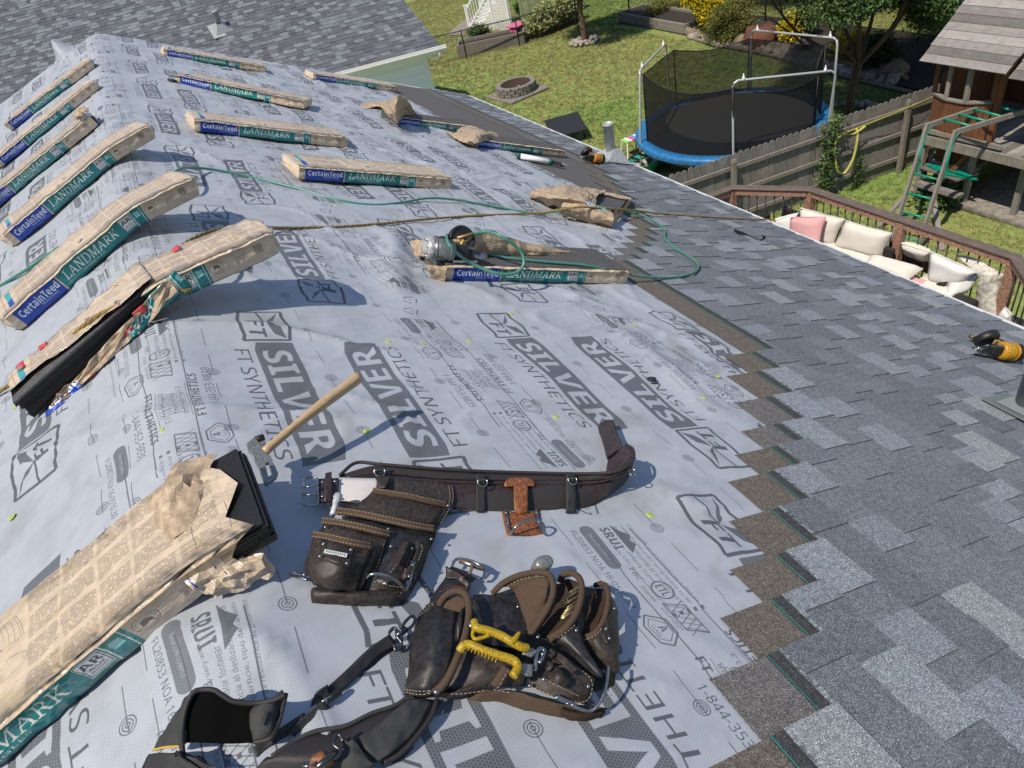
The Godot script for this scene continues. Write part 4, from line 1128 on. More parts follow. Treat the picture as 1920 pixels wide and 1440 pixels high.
	# small ring of stones at each tree
	for t in [[Vector3(17.071,-7,-28.272), 0.55, 26, "small white stone in the ring round the little tree"], [Vector3(16.405,-7,-13.925), 0.6, 14, "small pale stone at the foot of the big tree"]]:
		for k in t[2]:
			var a: float = TAU * k / 13.0; var d: float = t[1] * (1.0 if k < 13 else 0.62)
			st = stb(true); var p: Vector3 = t[0] + Vector3(cos(a) * d, 0.06 + (0.05 if k >= 13 else 0.0), sin(a) * d); stone(st, p, r.randf_range(0.09, 0.15), 0.7, r)
			var mi := emit("ring_stone" if count == 0 else "ring_stone_%03d" % count, st, M.stone_pale, self); count += 1
			tag(mi, t[3], "stone", t[3].replace("small", "the").replace("stone ", "stones "))
	# concrete mow strip
	st = stb()
	for i in range(0, sp.size() - 8, 8): beam(st, sp[i] + Vector3(-0.12, 0.055, 0.0), sp[i + 8] + Vector3(-0.12, 0.055, 0.0), 0.13, 0.05)
	structure("mowing_strip", st, M.concrete)
	# wire fence with black posts
	wire_fence("black wire mesh fence crossing the lawn beside the raised planter", [Vector3(11.029,-7,-33.214), Vector3(13.159,-7,-32.075), Vector3(15.375,-7,-31.031), Vector3(18.123,-7,-30.429), Vector3(20.921,-7,-30.364)], [0.0, 0.333, 0.667, 1.0, 1.35])
	wire_fence("black wire mesh fence behind the flower bed", [Vector3(20.921,-7,-30.364), Vector3(21.555,-7,-28.193), Vector3(21.784,-7,-22.664), Vector3(21.91,-7,-19.586), Vector3(21.787,-7,-16.121)], [0.0, 1.0, 2.0, 3.0, 4.0])
	# dark panel leaning by the eave, small stool, heap of toys
	o = world_thing("dark_panel", "dark flat panel seen past the eave near the lawn", "panel", Vector3(10.75,-7,-19.391))
	var dp := Vector3(10.77,-7,-19.36)
	st = stb(); box(st, Transform3D(Basis(Vector3.UP, -0.3) * Basis(Vector3.RIGHT, 0.25), dp + Vector3(-0.1, 0.5, 0)), Vector3(1.1, 0.04, 1.0), 0.01); emit("panel", st, mk(lin(0.02, 0.02, 0.022), 0.5), o)
	for k in 4:
		st = stb(); box(st, at(dp + Vector3(-0.1 + (0.4 if k & 1 else -0.4), 0.2, 0.35 if k & 2 else -0.35)), Vector3(0.04, 0.5, 0.04)); emit("leg", st, M.black, o)
	var sc := Vector3(11.181,-7,-16.693)
	o = world_thing("stool", "small white plastic stool with rainbow striped seat by the trampoline ladder", "stool", sc)
	var cols := [lin(0.3, 0.7, 0.1), lin(0.8, 0.8, 0.75), lin(0.75, 0.08, 0.25), lin(0.1, 0.3, 0.7), lin(0.8, 0.75, 0.7)]
	for k in 5:
		st = stb(); box(st, at(sc + Vector3(-0.2 + k * 0.1, 0.5, 0)), Vector3(0.098, 0.03, 0.32), 0.004); emit("seat_stripe", st, mk(cols[k], 0.4), o)
	for k in 4:
		st = stb(); beam(st, sc + Vector3(0.28 if k & 1 else -0.28, 0, 0.18 if k & 2 else -0.18), sc + Vector3(0.22 if k & 1 else -0.22, 0.5, 0.14 if k & 2 else -0.14), 0.04, 0.04); emit("leg", st, mk(lin(0.7, 0.75, 0.65), 0.4), o)
	var tp := Vector3(10.812,-7,-15.554)
	o = world_thing("toy_tub", "teal tub heaped with white things beside the trampoline", "tub", tp)
	st = stb(true); lathe(st, at(tp), [Vector2(0.30, 0), Vector2(0.42, 0.28), Vector2(0.45, 0.28), Vector2(0.45, 0.31), Vector2(0.40, 0.30), Vector2(0.29, 0.03), Vector2(0.001, 0.03)], 18); emit("tub", st, mk(lin(0.02, 0.35, 0.28), 0.45), o)
	st = stb(true)
	for k in 9: stone(st, tp + Vector3(r.randf_range(-0.28, 0.28), 0.3, r.randf_range(-0.28, 0.28)), r.randf_range(0.10, 0.17), 0.6, r)
	emit("heap", st, mk(lin(0.6, 0.58, 0.54), 0.8, 0, T.mottle, 6.0), o)

func planter(called: String, label: String, a: Vector3, b: Vector3, w: float, h: float) -> void:
	var o := world_thing(called, label, "planter", a)
	var ax := (b - a); ax.y = 0; var L := ax.length(); ax = ax.normalized(); var bk := Vector3(ax.z, 0, -ax.x)
	if bk.dot(Vector3(0.5, 0, -1)) < 0: bk = -bk
	for j in 3:
		var y := h * (j + 0.5) / 3
		for s in 4:
			var p := a + Vector3(0, y, 0); var st := stb()
			if s < 2: beam(st, p + bk * w * s, p + bk * w * s + ax * L, 0.09, h / 3 - 0.008, Vector3.UP, 0.008)
			else: beam(st, p + ax * L * (s - 2), p + ax * L * (s - 2) + bk * w, 0.09, h / 3 - 0.014, Vector3.UP, 0.008)
			emit("timber", st, M.grey_wood, o)
	var st := stb(); box(st, Transform3D(Basis(ax, Vector3.UP, ax.cross(Vector3.UP)), a + ax * L / 2 + bk * w / 2 + Vector3(0, h * 0.4, 0)), Vector3(L - 0.1, h * 0.7, w - 0.1)); emit("soil", st, M.soil, o)

func wire_fence(label: String, pts: Array, _f: Array) -> void:
	var o := world_thing("wire_fence", label, "fence", pts[0], "")
	for i in pts.size():
		var st := stb(true); tube(st, PackedVector3Array([pts[i], pts[i] + Vector3(0, 1.25, 0)]), 0.03, 8); emit("post", st, M.black, o)
	var st := stb(true)
	var line := PackedVector3Array()
	for p in pts: line.append(p + Vector3(0, 1.2, 0))
	tube(st, line, 0.022, 6); emit("top_rail", st, M.black, o)
	st = stb()
	for i in pts.size() - 1:
		var a: Vector3 = pts[i]; var b: Vector3 = pts[i + 1]; var L := a.distance_to(b); var d := (b - a) / L
		var n := int(L / 0.11); var nrm := d.cross(Vector3.UP)
		for k in range(-10, n):
			for s in [1.0, -1.0]:
				var x0 := k * 0.11; var p0 := Vector2(maxf(x0, 0.0), 0); var run := 1.15
				var xa: float = clampf(x0, 0, L); var xb: float = clampf(x0 + run, 0, L); var ya: float = xa - x0; var yb: float = xb - x0
				if xb - xa < 0.02: continue
				if s < 0: ya = 1.15 - ya; yb = 1.15 - yb
				var pa := a + d * xa + Vector3(0, 0.03 + ya, 0); var pb := a + d * xb + Vector3(0, 0.03 + yb, 0)
				var wv := (pb - pa).cross(nrm).normalized() * 0.0035
				quad(st, pa - wv, pb - wv, pb + wv, pa + wv)
	var mesh := emit("mesh", st, M.black, o); mesh.set_meta("kind", "stuff")

func leaf_mesh(n: int, spread: float, size: float, droop: float, r: RandomNumberGenerator, m: Material) -> Mesh:
	var st := stb()
	for k in n:
		var p := Vector3(r.randfn(0, 1), r.randfn(0, 0.6), r.randfn(0, 1)) * spread * 0.45
		var d := Vector3(r.randf_range(-1, 1), r.randf_range(-0.6, 0.5) - droop, r.randf_range(-1, 1)).normalized(); var w := d.cross(Vector3(r.randf_range(-1, 1), r.randf_range(-1, 1), r.randf_range(-1, 1))).normalized()
		var l := size * r.randf_range(0.7, 1.3)
		var sh := r.randf_range(0.75, 1.25); st.set_color(Color(sh, sh, sh))
		quad(st, p, p + d * l * 0.5 + w * l * 0.24, p + d * l, p + d * l * 0.5 - w * l * 0.24)
	st.generate_normals(); var a := st.commit(); a.surface_set_material(0, m); return a

func leaf_mat(c: Color, back: Color) -> StandardMaterial3D:
	var m := mk(c, 0.6, 0, null, 1, null, 1, false, 0.3); m.vertex_color_use_as_albedo = true
	m.backlight_enabled = true; m.backlight = back
	return m

# sprays of leaves at given points, each with a tone
func foliage(called: String, pts: Array, mesh: Mesh, r: RandomNumberGenerator, parent: Node3D, smin := 0.7, smax := 1.3) -> void:
	var mm := MultiMesh.new(); mm.transform_format = MultiMesh.TRANSFORM_3D; mm.use_colors = true; mm.mesh = mesh; mm.instance_count = pts.size()
	var o: Vector3 = origin.get(parent, Vector3.ZERO)
	for i in pts.size():
		var s := r.randf_range(smin, smax)
		mm.set_instance_transform(i, Transform3D(Basis.from_euler(Vector3(r.randf_range(-0.3, 0.3), r.randf() * TAU, r.randf_range(-0.3, 0.3))).scaled(Vector3.ONE * s), pts[i] - o))
		var k := r.randf_range(0.65, 1.3); mm.set_instance_color(i, Color(k * r.randf_range(0.9, 1.15), k, k * 0.95))
	var mi := MultiMeshInstance3D.new(); mi.multimesh = mm; mi.name = called; mi.set_meta("kind", "stuff"); parent.add_child(mi, true)

func in_blob(c: Vector3, rad: Vector3, r: RandomNumberGenerator, shell := 0.5) -> Vector3:
	var d := Vector3(r.randfn(0, 1), r.randfn(0, 1), r.randfn(0, 1)).normalized()
	return c + d * rad * pow(r.randf(), shell) * (1.0 + 0.2 * nz.get_noise_3d(d.x * 2 + c.x, d.y * 2, d.z * 2))

func bush(label: String, at_: Vector3, rad: Vector3, n: int, mesh: Mesh, r: RandomNumberGenerator, group := "") -> void:
	var o := world_thing("bush", label, "bush", at_, group)
	var st := stb(true)
	for k in 7:
		var a := TAU * k / 7
		tube(st, PackedVector3Array([at_ + Vector3(cos(a) * 0.06, 0, sin(a) * 0.06), at_ + Vector3(cos(a) * rad.x * 0.35, rad.y, sin(a) * rad.z * 0.35), at_ + Vector3(cos(a) * rad.x * 0.6, rad.y * 1.6, sin(a) * rad.z * 0.6)]), 0.02, 5, 0.006)
	emit("stem", st, M.bark, o)
	var pts := []
	var lobes := []
	for k in 9: lobes.append([at_ + Vector3(r.randf_range(-0.6, 0.6) * rad.x, rad.y * r.randf_range(0.45, 1.6), r.randf_range(-0.6, 0.6) * rad.z), r.randf_range(0.4, 0.62)])
	for i in n:
		var l = lobes[r.randi() % lobes.size()]
		var p := in_blob(l[0], rad * l[1], r); if p.y < GROUND + 0.08: p.y = GROUND + r.randf_range(0.08, 0.3)
		pts.append(p)
	foliage("foliage", pts, mesh, r, o)

func build_trees() -> void:
	var r := RandomNumberGenerator.new(); r.seed = 44
	M.bark = mk(lin(0.24, 0.15, 0.11), 0.9, 0, T.wood, 1.5, T.wood_n, 1.0)
	var green := leaf_mat(lin(0.095, 0.165, 0.055), lin(0.07, 0.14, 0.03)); var dark := leaf_mat(lin(0.058, 0.10, 0.038), lin(0.03, 0.07, 0.01))
	var yel := leaf_mat(lin(0.52, 0.43, 0.02), lin(0.25, 0.2, 0.0)); var olive := leaf_mat(lin(0.15, 0.165, 0.045), lin(0.05, 0.05, 0.005)); var pale := leaf_mat(lin(0.38, 0.42, 0.22), lin(0.14, 0.16, 0.05))
	var spray := leaf_mesh(26, 0.30, 0.085, 0.35, r, green)
	var sprayd := leaf_mesh(26, 0.30, 0.085, 0.3, r, dark)
	# the big spreading tree behind the fence
	var b := Vector3(16.348,-7,-13.874)
	var o := world_thing("shade_tree", "big spreading shade tree with feathery leaves and low forking limbs behind the wooden fence", "tree", b)
	var st := stb(true)
	var fork := b + Vector3(0.12, 1.35, 0.05)
	tube(st, spline([b + Vector3(0, -0.1, 0), b + Vector3(0.0, 0.5, 0), b + Vector3(0.08, 1.0, 0.02), fork]), 0.105, 12, 0.10); emit("trunk", st, M.bark, o)
	var tips := []
	var limbs := [[Vector3(-1.5, 1.0, -0.9), 0.06], [Vector3(-1.0, 1.6, -0.4), 0.055], [Vector3(-0.6, 2.2, 0.3), 0.06], [Vector3(0.3, 2.6, -0.5), 0.07], [Vector3(1.2, 1.5, 0.5), 0.065], [Vector3(1.5, 1.9, -0.8), 0.06], [Vector3(0.6, 1.7, -1.5), 0.06], [Vector3(0.2, 2.0, 1.2), 0.05], [Vector3(-1.7, 1.9, -1.6), 0.05]]
	for l in limbs:
		st = stb(true)
		var e: Vector3 = fork + l[0]; var m: Vector3 = fork + l[0] * 0.5 + Vector3(l[0].x * 0.12, -0.12, l[0].z * 0.12)
		tube(st, spline([fork - Vector3(0, 0.1, 0), m, e, e + l[0] * 0.5 + Vector3(0, 0.25, 0)]), l[1], 7, 0.014)
		for k in 3:
			var s: Vector3 = m.lerp(e, 0.2 + 0.35 * k); tube(st, PackedVector3Array([s, s + Vector3(r.randf_range(-0.5, 0.5), r.randf_range(0.3, 0.7), r.randf_range(-0.5, 0.5)), s + Vector3(r.randf_range(-1, 1), r.randf_range(0.7, 1.2), r.randf_range(-1, 1))]), 0.022, 5, 0.006)
		emit("limb", st, M.bark, o); tips.append(e)
	var pts := []; var ptsd := []
	var lobes := []
	for k in 74:
		var a := r.randf() * TAU; var d := sqrt(r.randf()) * 3.3
		lobes.append([fork + Vector3(cos(a) * d * (0.8 if cos(a) < 0.0 else 1.0) + 0.55, 2.5 + r.randf_range(-0.2, 2.2) - d * 0.26, sin(a) * d - 0.4), r.randf_range(0.42, 0.85)])
	# hanging lower skirts, right and left
	for p in [[Vector3(1.7, 0.75, 0.6), 0.5], [Vector3(2.2, 1.0, -0.4), 0.6], [Vector3(2.7, 1.3, 0.6), 0.6], [Vector3(1.3, 1.2, 1.0), 0.5], [Vector3(-1.6, 2.2, -0.4), 0.5], [Vector3(-2.0, 2.4, -1.0), 0.6], [Vector3(-1.6, 2.8, 0.3), 0.6], [Vector3(-2.0, 2.8, -1.8), 0.6], [Vector3(2.9, 1.5, -1.4), 0.7], [Vector3(-1.0, 2.2, 0.9), 0.5]]: lobes.append([fork + p[0], p[1]])
	for i in 11000:
		var l = lobes[r.randi() % lobes.size()]; var rad: float = l[1]
		var p := in_blob(l[0], Vector3(rad, rad * 0.6, rad), r, 0.45)
		if r.randf() < 0.78: pts.append(p)
		else: ptsd.append(p)
	foliage("crown", pts, spray, r, o, 0.8, 1.4); foliage("crown", ptsd, sprayd, r, o, 0.8, 1.4)
	# the little tree by the wire fence
	b = Vector3(17.071,-7,-28.272)
	o = world_thing("young_tree", "small tree with a single straight trunk in a ring of white stones", "tree", b)
	st = stb(true); tube(st, spline([b + Vector3(0, -0.1, 0), b + Vector3(0.03, 0.8, 0), b + Vector3(-0.03, 1.5, 0), b + Vector3(0.0, 3.4, 0)]), 0.135, 10, 0.07); emit("trunk", st, M.bark, o)
	for k in 6:
		st = stb(true); var a := TAU * k / 6 + 0.3; tube(st, spline([b + Vector3(0, 1.5 + k * 0.16, 0), b + Vector3(cos(a) * 0.5, 2.0 + k * 0.2, sin(a) * 0.5), b + Vector3(cos(a) * 1.2, 2.7 + k * 0.25, sin(a) * 1.2)]), 0.045, 6, 0.01); emit("limb", st, M.bark, o)
	pts = []; ptsd = []
	lobes = []
	for k in 30:
		var a := r.randf() * TAU; var d := sqrt(r.randf()) * 1.7
		lobes.append([b + Vector3(cos(a) * d + 0.1, 2.0 + d * 0.12 + r.randf_range(0.0, 2.6), sin(a) * d), r.randf_range(0.4, 0.75)])
	for i in 2600:
		var l = lobes[r.randi() % lobes.size()]; var rad: float = l[1]
		var p := in_blob(l[0], Vector3(rad, rad * 0.7, rad), r, 0.45)
		if r.randf() < 0.6: pts.append(p)
		else: ptsd.append(p)
	foliage("crown", pts, spray, r, o, 0.9, 1.5); foliage("crown", ptsd, sprayd, r, o, 0.9, 1.5)
	# trees beyond the frame whose shade falls on the lawn behind the beds
	for t in [[Vector3(24.5, GROUND, -24.5), 2.6, 3.6, "dark leafy tree behind the flower bed, only its lowest branches in view"], [Vector3(23.6, GROUND, -14.2), 2.5, 2.6, "dense dark tree between the big shade tree and the playhouse roof"], [Vector3(26.0, GROUND, -18.5), 2.6, 2.8, "dark tree beyond the bed to the left of the playhouse tree"]]:
		b = t[0]; o = world_thing("shade_tree", t[3], "tree", b, "")
		st = stb(true); tube(st, spline([b - Vector3(0, 0.1, 0), b + Vector3(0.1, 1.2, 0), b + Vector3(0, t[2] + 1.5, 0)]), 0.17, 9, 0.06); emit("trunk", st, M.bark, o)
		ptsd = []; pts = []
		for i in 3200:
			var p := in_blob(b + Vector3(r.randf_range(-1, 1), t[2] + r.randf_range(-0.7, 1.6), r.randf_range(-1, 1)), Vector3(t[1], t[1] * 0.8, t[1]), r, 0.4)
			if r.randf() < 0.3: pts.append(p)
			else: ptsd.append(p)
		foliage("crown", pts, spray, r, o, 1.0, 1.7); foliage("crown", ptsd, sprayd, r, o, 1.0, 1.7)
	var ym := leaf_mesh(16, 0.2, 0.11, 0.0, r, yel); var om := leaf_mesh(20, 0.2, 0.07, 0.0, r, olive); var pm := leaf_mesh(20, 0.3, 0.22, -0.5, r, pale); var gm := leaf_mesh(16, 0.2, 0.10, 0.0, r, green)
	bush("bright yellow leaved shrub at the left end of the flower bed", Vector3(19.911,-7,-23.738), Vector3(0.72, 0.95, 0.72), 520, ym, r)
	bush("bushy olive green shrub beside the bright yellow one", Vector3(19.513,-7,-21.981), Vector3(0.95, 0.78, 0.95), 900, om, r)
	bush("small yellow shrub right of the rust red boulder", Vector3(20.283,-7,-19.995), Vector3(0.4, 0.42, 0.4), 130, ym, r)
	bush("golden shrub seen through the big tree's forked limbs", Vector3(19.601,-7,-16.827), Vector3(0.45, 0.6, 0.45), 150, ym, r)
	bush("low green shrub between the two yellow shrubs of the bed", Vector3(20.788,-7,-19.954), Vector3(0.6, 0.5, 0.6), 320, gm, r)
	bush("dark dense shrub in the shade right of the big trunk", Vector3(19.322,-7,-15.505), Vector3(0.6, 0.5, 0.6), 500, leaf_mesh(20, 0.2, 0.07, 0.0, r, dark), r)
	bush("leafy green plant growing in the raised planter", Vector3(14.761,-7,-33.796), Vector3(0.55, 0.45, 0.4), 260, gm, r)
	bush("tall pale variegated grass clump before the green house", Vector3(17.712,-7,-31.84), Vector3(1.5, 0.55, 0.5), 500, pm, r)
	bush("dark small bush at the corner of the white lattice", Vector3(17.398,-7,-33.983), Vector3(0.4, 0.6, 0.4), 220, leaf_mesh(20, 0.2, 0.08, 0.0, r, dark), r)
	bush("low leafy weeds by the playset bench", Vector3(13.527,-7,-9.058), Vector3(0.5, 0.16, 0.35), 200, gm, r)
	bush("mixed low plants inside the timber edging", Vector3(20.937,-7,-27.629), Vector3(1.2, 0.35, 0.8), 420, om, r)
	# vine on a fence post and a sprig beside it
	o = world_thing("vine", "green vine climbing a post of the wooden fence under the yellow strap", "vine", Vector3(12.788,-7,-11.584))
	pts = []
	for i in 240:
		var f := r.randf(); pts.append(Vector3(12.33, GROUND + 0.1, -11.08) + Vector3(r.randfn(0, 0.13) + (0.25 * (f - 0.8) / 0.2 * r.randf() if f > 0.8 else 0.0) - (0.2 * r.randf() if f < 0.3 else 0.0), 1.75 * f, 0.10 + r.randf() * 0.12))
	foliage("leaves", pts, leaf_mesh(5, 0.1, 0.07, 0.0, r, green), r, o)
	st = stb(true); tube(st, spline([Vector3(12.3, GROUND, -10.98), Vector3(12.36, GROUND + 0.6, -11.0), Vector3(12.28, GROUND + 1.2, -11.02), Vector3(12.34, GROUND + 1.72, -11.02)]), 0.012, 5); emit("stem", st, M.bark, o)
	o = world_thing("vine", "small sprig of leaves climbing the fence boards right of the hanging strap", "vine", Vector3(13.1, GROUND, -10.85))
	pts = []
	for i in 90: pts.append(Vector3(13.1 + r.randfn(0, 0.08), GROUND + r.randf() * 0.8, -10.84 + r.randf() * 0.1))
	foliage("leaves", pts, leaf_mesh(5, 0.1, 0.06, 0.0, r, green), r, o)

func build_fence() -> void:
	var r := RandomNumberGenerator.new(); r.seed = 8
	var P := func(x: float, y: float, off: float) -> Vector3: return Vector3(x, GROUND + y, -11.77 + 0.178 * (x - 8.53)) + Vector3(-0.175, 0, 0.984) * off
	var o := world_thing("wooden_fence", "weathered grey board fence with rounded picket tops between trampoline and deck", "fence", P.call(7.0, 0, 0))
	var yaw := -atan(0.178)
	var meshes := []
	for k in 5:
		var st := stb(); var w := 0.138; var h := 1.72; var poly := PackedVector2Array([Vector2(-w / 2, 0), Vector2(w / 2, 0), Vector2(w / 2, h - 0.05), Vector2(w / 2 - 0.015, h - 0.02), Vector2(w / 2 - 0.04, h), Vector2(-w / 2 + 0.04, h), Vector2(-w / 2 + 0.015, h - 0.02), Vector2(-w / 2, h - 0.05)])
		prism(st, poly, Transform3D(), 0.018); st.generate_normals(); var m := st.commit()
		var g := r.randf_range(0.33, 0.50); m.surface_set_material(0, mk(lin(g * 1.02, g * 0.97, g * 0.92), 0.9, 0, T.wood, 1.4 + 0.2 * k, T.wood_n, 0.6)); meshes.append(m)
	var x := 6.6
	while x < 15.2:
		var mi := MeshInstance3D.new(); mi.mesh = meshes[r.randi() % 5]; mi.name = "picket"; o.add_child(mi, true)
		mi.transform = Transform3D(Basis(Vector3.UP, yaw + r.randf_range(-0.015, 0.015)) * Basis(Vector3.BACK, r.randf_range(-0.008, 0.008)), P.call(x, r.randf_range(-0.012, 0.012), r.randf_range(-0.003, 0.003)) - origin[o])
		x += 0.144
	for px in [7.9, 10.1, 12.33, 14.29]:
		var st := stb(); box(st, at(P.call(px, 0.80, 0.115), yaw), Vector3(0.095, 1.62, 0.095), 0.006); box(st, at(P.call(px, 1.625, 0.115), yaw), Vector3(0.07, 0.03, 0.07)); emit("post", st, M.grey_wood, o)
	for y in [0.30, 0.88, 1.42]:
		for k in 4:
			var a: float = [6.6, 7.95, 10.15, 12.38][k]; var b: float = [7.85, 10.05, 12.28, 15.2][k]
			var st := stb(); beam(st, P.call(a, y, 0.045), P.call(b, y + 0.01, 0.045), 0.04, 0.09, Vector3.UP, 0.005); emit("rail", st, M.grey_wood, o)
	# yellow strap tied along the top rail with a loop hanging from it
	var s := world_thing("tie_strap", "yellow webbing strap along the wooden fence with a long hanging loop", "strap", P.call(13.0, 1.4, 0.2))
	M.strap = mk(lin(0.62, 0.60, 0.16), 0.7, 0, T.weave, 40.0)
	var st := stb(true); ribbon(st, spline([P.call(15.0, 1.52, 0.10), P.call(14.25, 1.50, 0.175), P.call(13.3, 1.42, 0.13), P.call(12.75, 1.40, 0.13), P.call(12.5, 1.43, 0.15)]), Vector3(0, 1, 0.2), 0.05, 0.004); emit("webbing", st, M.strap, s)
	st = stb(true); ribbon(st, spline([P.call(13.0, 1.42, 0.14), P.call(12.98, 1.2, 0.22), P.call(12.9, 0.8, 0.25), P.call(12.72, 0.55, 0.26), P.call(12.55, 0.62, 0.24), P.call(12.47, 0.95, 0.22), P.call(12.46, 1.25, 0.18), P.call(12.62, 1.40, 0.16), P.call(12.9, 1.34, 0.18), P.call(13.2, 1.42, 0.16)]), [Vector3(0.3, 0, 1), Vector3(0.8, 0.1, 0.6), Vector3(0.2, 0, 1), Vector3(0.7, 0, 0.7)], 0.05, 0.004); emit("loop", st, M.strap, s)

func build_trampoline() -> void:
	var c := Vector3(12.6, GROUND, -14.35); var y := GROUND + 0.95; var R := 2.32
	var o := world_thing("trampoline", "round trampoline with blue edge pad, black net and three grey steel hoops", "trampoline", c)
	M.pad_blue = mk(lin(0.035, 0.25, 0.62), 0.45, 0, T.mottle, 1.5, T.soft_n, 0.8); M.mat_black = mk(lin(0.105, 0.107, 0.115), 0.6, 0, T.fine, 2.0)
	M.net = mk(Color(0.012, 0.013, 0.018, 0.78), 0.9); M.net.transparency = BaseMaterial3D.TRANSPARENCY_ALPHA
	M.pole = mk(lin(0.60, 0.63, 0.65), 0.34, 0.4)
	var st := stb(true); lathe(st, at(Vector3(c.x, y, c.z)), [Vector2(R + 0.03, -0.10), Vector2(R + 0.05, 0.0), Vector2(R + 0.02, 0.045), Vector2(R - 0.12, 0.05), Vector2(R - 0.26, 0.03), Vector2(R - 0.27, 0.015)], 56); emit("edge_pad", st, M.pad_blue, o)
	st = stb(true); lathe(st, at(Vector3(c.x, y, c.z)), [Vector2(R - 0.24, 0.0), Vector2(R - 1.2, -0.02), Vector2(0.001, -0.03)], 48); emit("jumping_mat", st, M.mat_black, o)
	st = stb(true); var ring := PackedVector3Array()
	for k in 49: ring.append(Vector3(c.x + cos(TAU * k / 48) * R, y - 0.06, c.z + sin(TAU * k / 48) * R))
	tube(st, ring, 0.028, 8); emit("frame", st, M.pole, o)
	st = stb(true); lathe(st, at(Vector3(c.x, y, c.z)), [Vector2(R - 0.25, -0.06), Vector2(R - 0.35, -0.35), Vector2(R - 0.9, -0.7), Vector2(0.4, -0.85)], 40); emit("under_cover", st, M.mat_black, o)
	# hoops
	var tops := [[Vector3(10.545,-4.25,-15.116), Vector3(12.636,-4.45,-16.819)], [Vector3(11.324,-4.38,-12.791), Vector3(13.606,-4.75,-12.059)], [Vector3(14.591,-4.55,-15.729), Vector3(14.174,-4.3,-12.57)]]
	var net := []
	for t in tops:
		st = stb(true); var p := []
		for e in 2:
			var q: Vector3 = t[e]; var d := q - c; d.y = 0; d = d.normalized(); var f := c + d * (R + 0.07)
			p.append([f, q])
			net.append([atan2(d.z, d.x), q.y, q])
		var a: Vector3 = p[0][1]; var b: Vector3 = p[1][1]; var u := (b - a).normalized()
		tube(st, PackedVector3Array([p[0][0], p[0][0].lerp(a, 0.5), a - Vector3(0, 0.14, 0), a - Vector3(0, 0.05, 0) + u * 0.03, a + u * 0.12, a.lerp(b, 0.5), b - u * 0.12, b - Vector3(0, 0.05, 0) - u * 0.03, b - Vector3(0, 0.14, 0), p[1][0].lerp(b, 0.5), p[1][0]]), 0.027, 10)
		emit("hoop", st, M.pole, o)
		for e in 2:
			st = stb(true); lathe(st, at(p[e][1] + u * (0.25 if e == 0 else -0.25) + Vector3(0, 0.02, 0)), [Vector2(0.03, 0), Vector2(0.03, 0.05), Vector2(0.012, 0.06), Vector2(0.012, 0.11), Vector2(0.001, 0.12)], 8); emit("net_hook", st, M.white, o)
			st = stb(true); var f: Vector3 = p[e][0]; tube(st, PackedVector3Array([f + Vector3(0, 0.03, 0), f.lerp(c, 0.35) + Vector3(0, 0.03, 0)]), 0.025, 8); emit("leg", st, M.pole, o)
	net.sort_custom(func(a, b): return a[0] < b[0])
	# net wall hung between the six poles, sagging along its upper edge
	st = stb(true); var upper := PackedVector3Array()
	for i in 6:
		var a = net[i]; var b = net[(i + 1) % 6]; var a1: float = b[0] + (TAU if i == 5 else 0.0)
		for k in 8:
			var f0 := k / 8.0; var f1 := (k + 1) / 8.0; var g := []
			for f in [f0, f1]:
				var an := lerpf(a[0], a1, f); var rr: float = (R - 0.20) * (1.0 - 0.05 * sin(PI * f)); var ty: float = lerpf(a[1], b[1], f) - 0.12 - 0.17 * sin(PI * f)
				for yy in [y + 0.0, lerpf(y, ty, 0.5), ty]: g.append(Vector3(c.x + cos(an) * rr * (1.0 if yy < ty - 0.01 else 0.985), yy, c.z + sin(an) * rr))
			quad(st, g[3], g[0], g[1], g[4]); quad(st, g[4], g[1], g[2], g[5]); upper.append(g[2])
	emit("net", st, M.net, o)
	upper.append(upper[0]); st = stb(true); tube(st, upper, 0.012, 5); emit("net_cord", st, M.black, o)
	for i in 6:
		var an: float = net[i][0]; var bp := Vector3(c.x + cos(an) * (R - 0.19), y, c.z + sin(an) * (R - 0.19)); var tp: Vector3 = Vector3(bp.x, net[i][1] - 0.12, bp.z)
		st = stb(true); tube(st, PackedVector3Array([bp, tp]), 0.016, 6); tube(st, PackedVector3Array([tp, tp.lerp(net[i][2], 0.9)]), 0.008, 5); emit("net_seam", st, M.black, o)
	# ladder
	var lo := world_thing("trampoline_ladder", "black steel ladder leaning on the trampoline's blue edge", "ladder", Vector3(10.1, GROUND, -14.6))
	for s in [-0.16, 0.16]:
		st = stb(true); tube(st, PackedVector3Array([Vector3(10.616,-7,-16.288)+ Vector3(s * 0.4, 0, s), Vector3(c.x - R * 0.985, y + 0.02, c.z - 0.3 + s)]), 0.02, 7); emit("side_rail", st, M.black, lo)
	for k in 3:
		st = stb(); beam(st, (Vector3(10.616,-7,-16.288) + Vector3(-0.06, 0, -0.16)).lerp(Vector3(c.x - R * 0.985, y, c.z - 0.46), 0.25 + k * 0.25), (Vector3(10.616,-7,-16.288) + Vector3(0.06, 0, 0.16)).lerp(Vector3(c.x - R * 0.985, y, c.z - 0.14), 0.25 + k * 0.25), 0.08, 0.02); emit("step", st, M.black, lo)

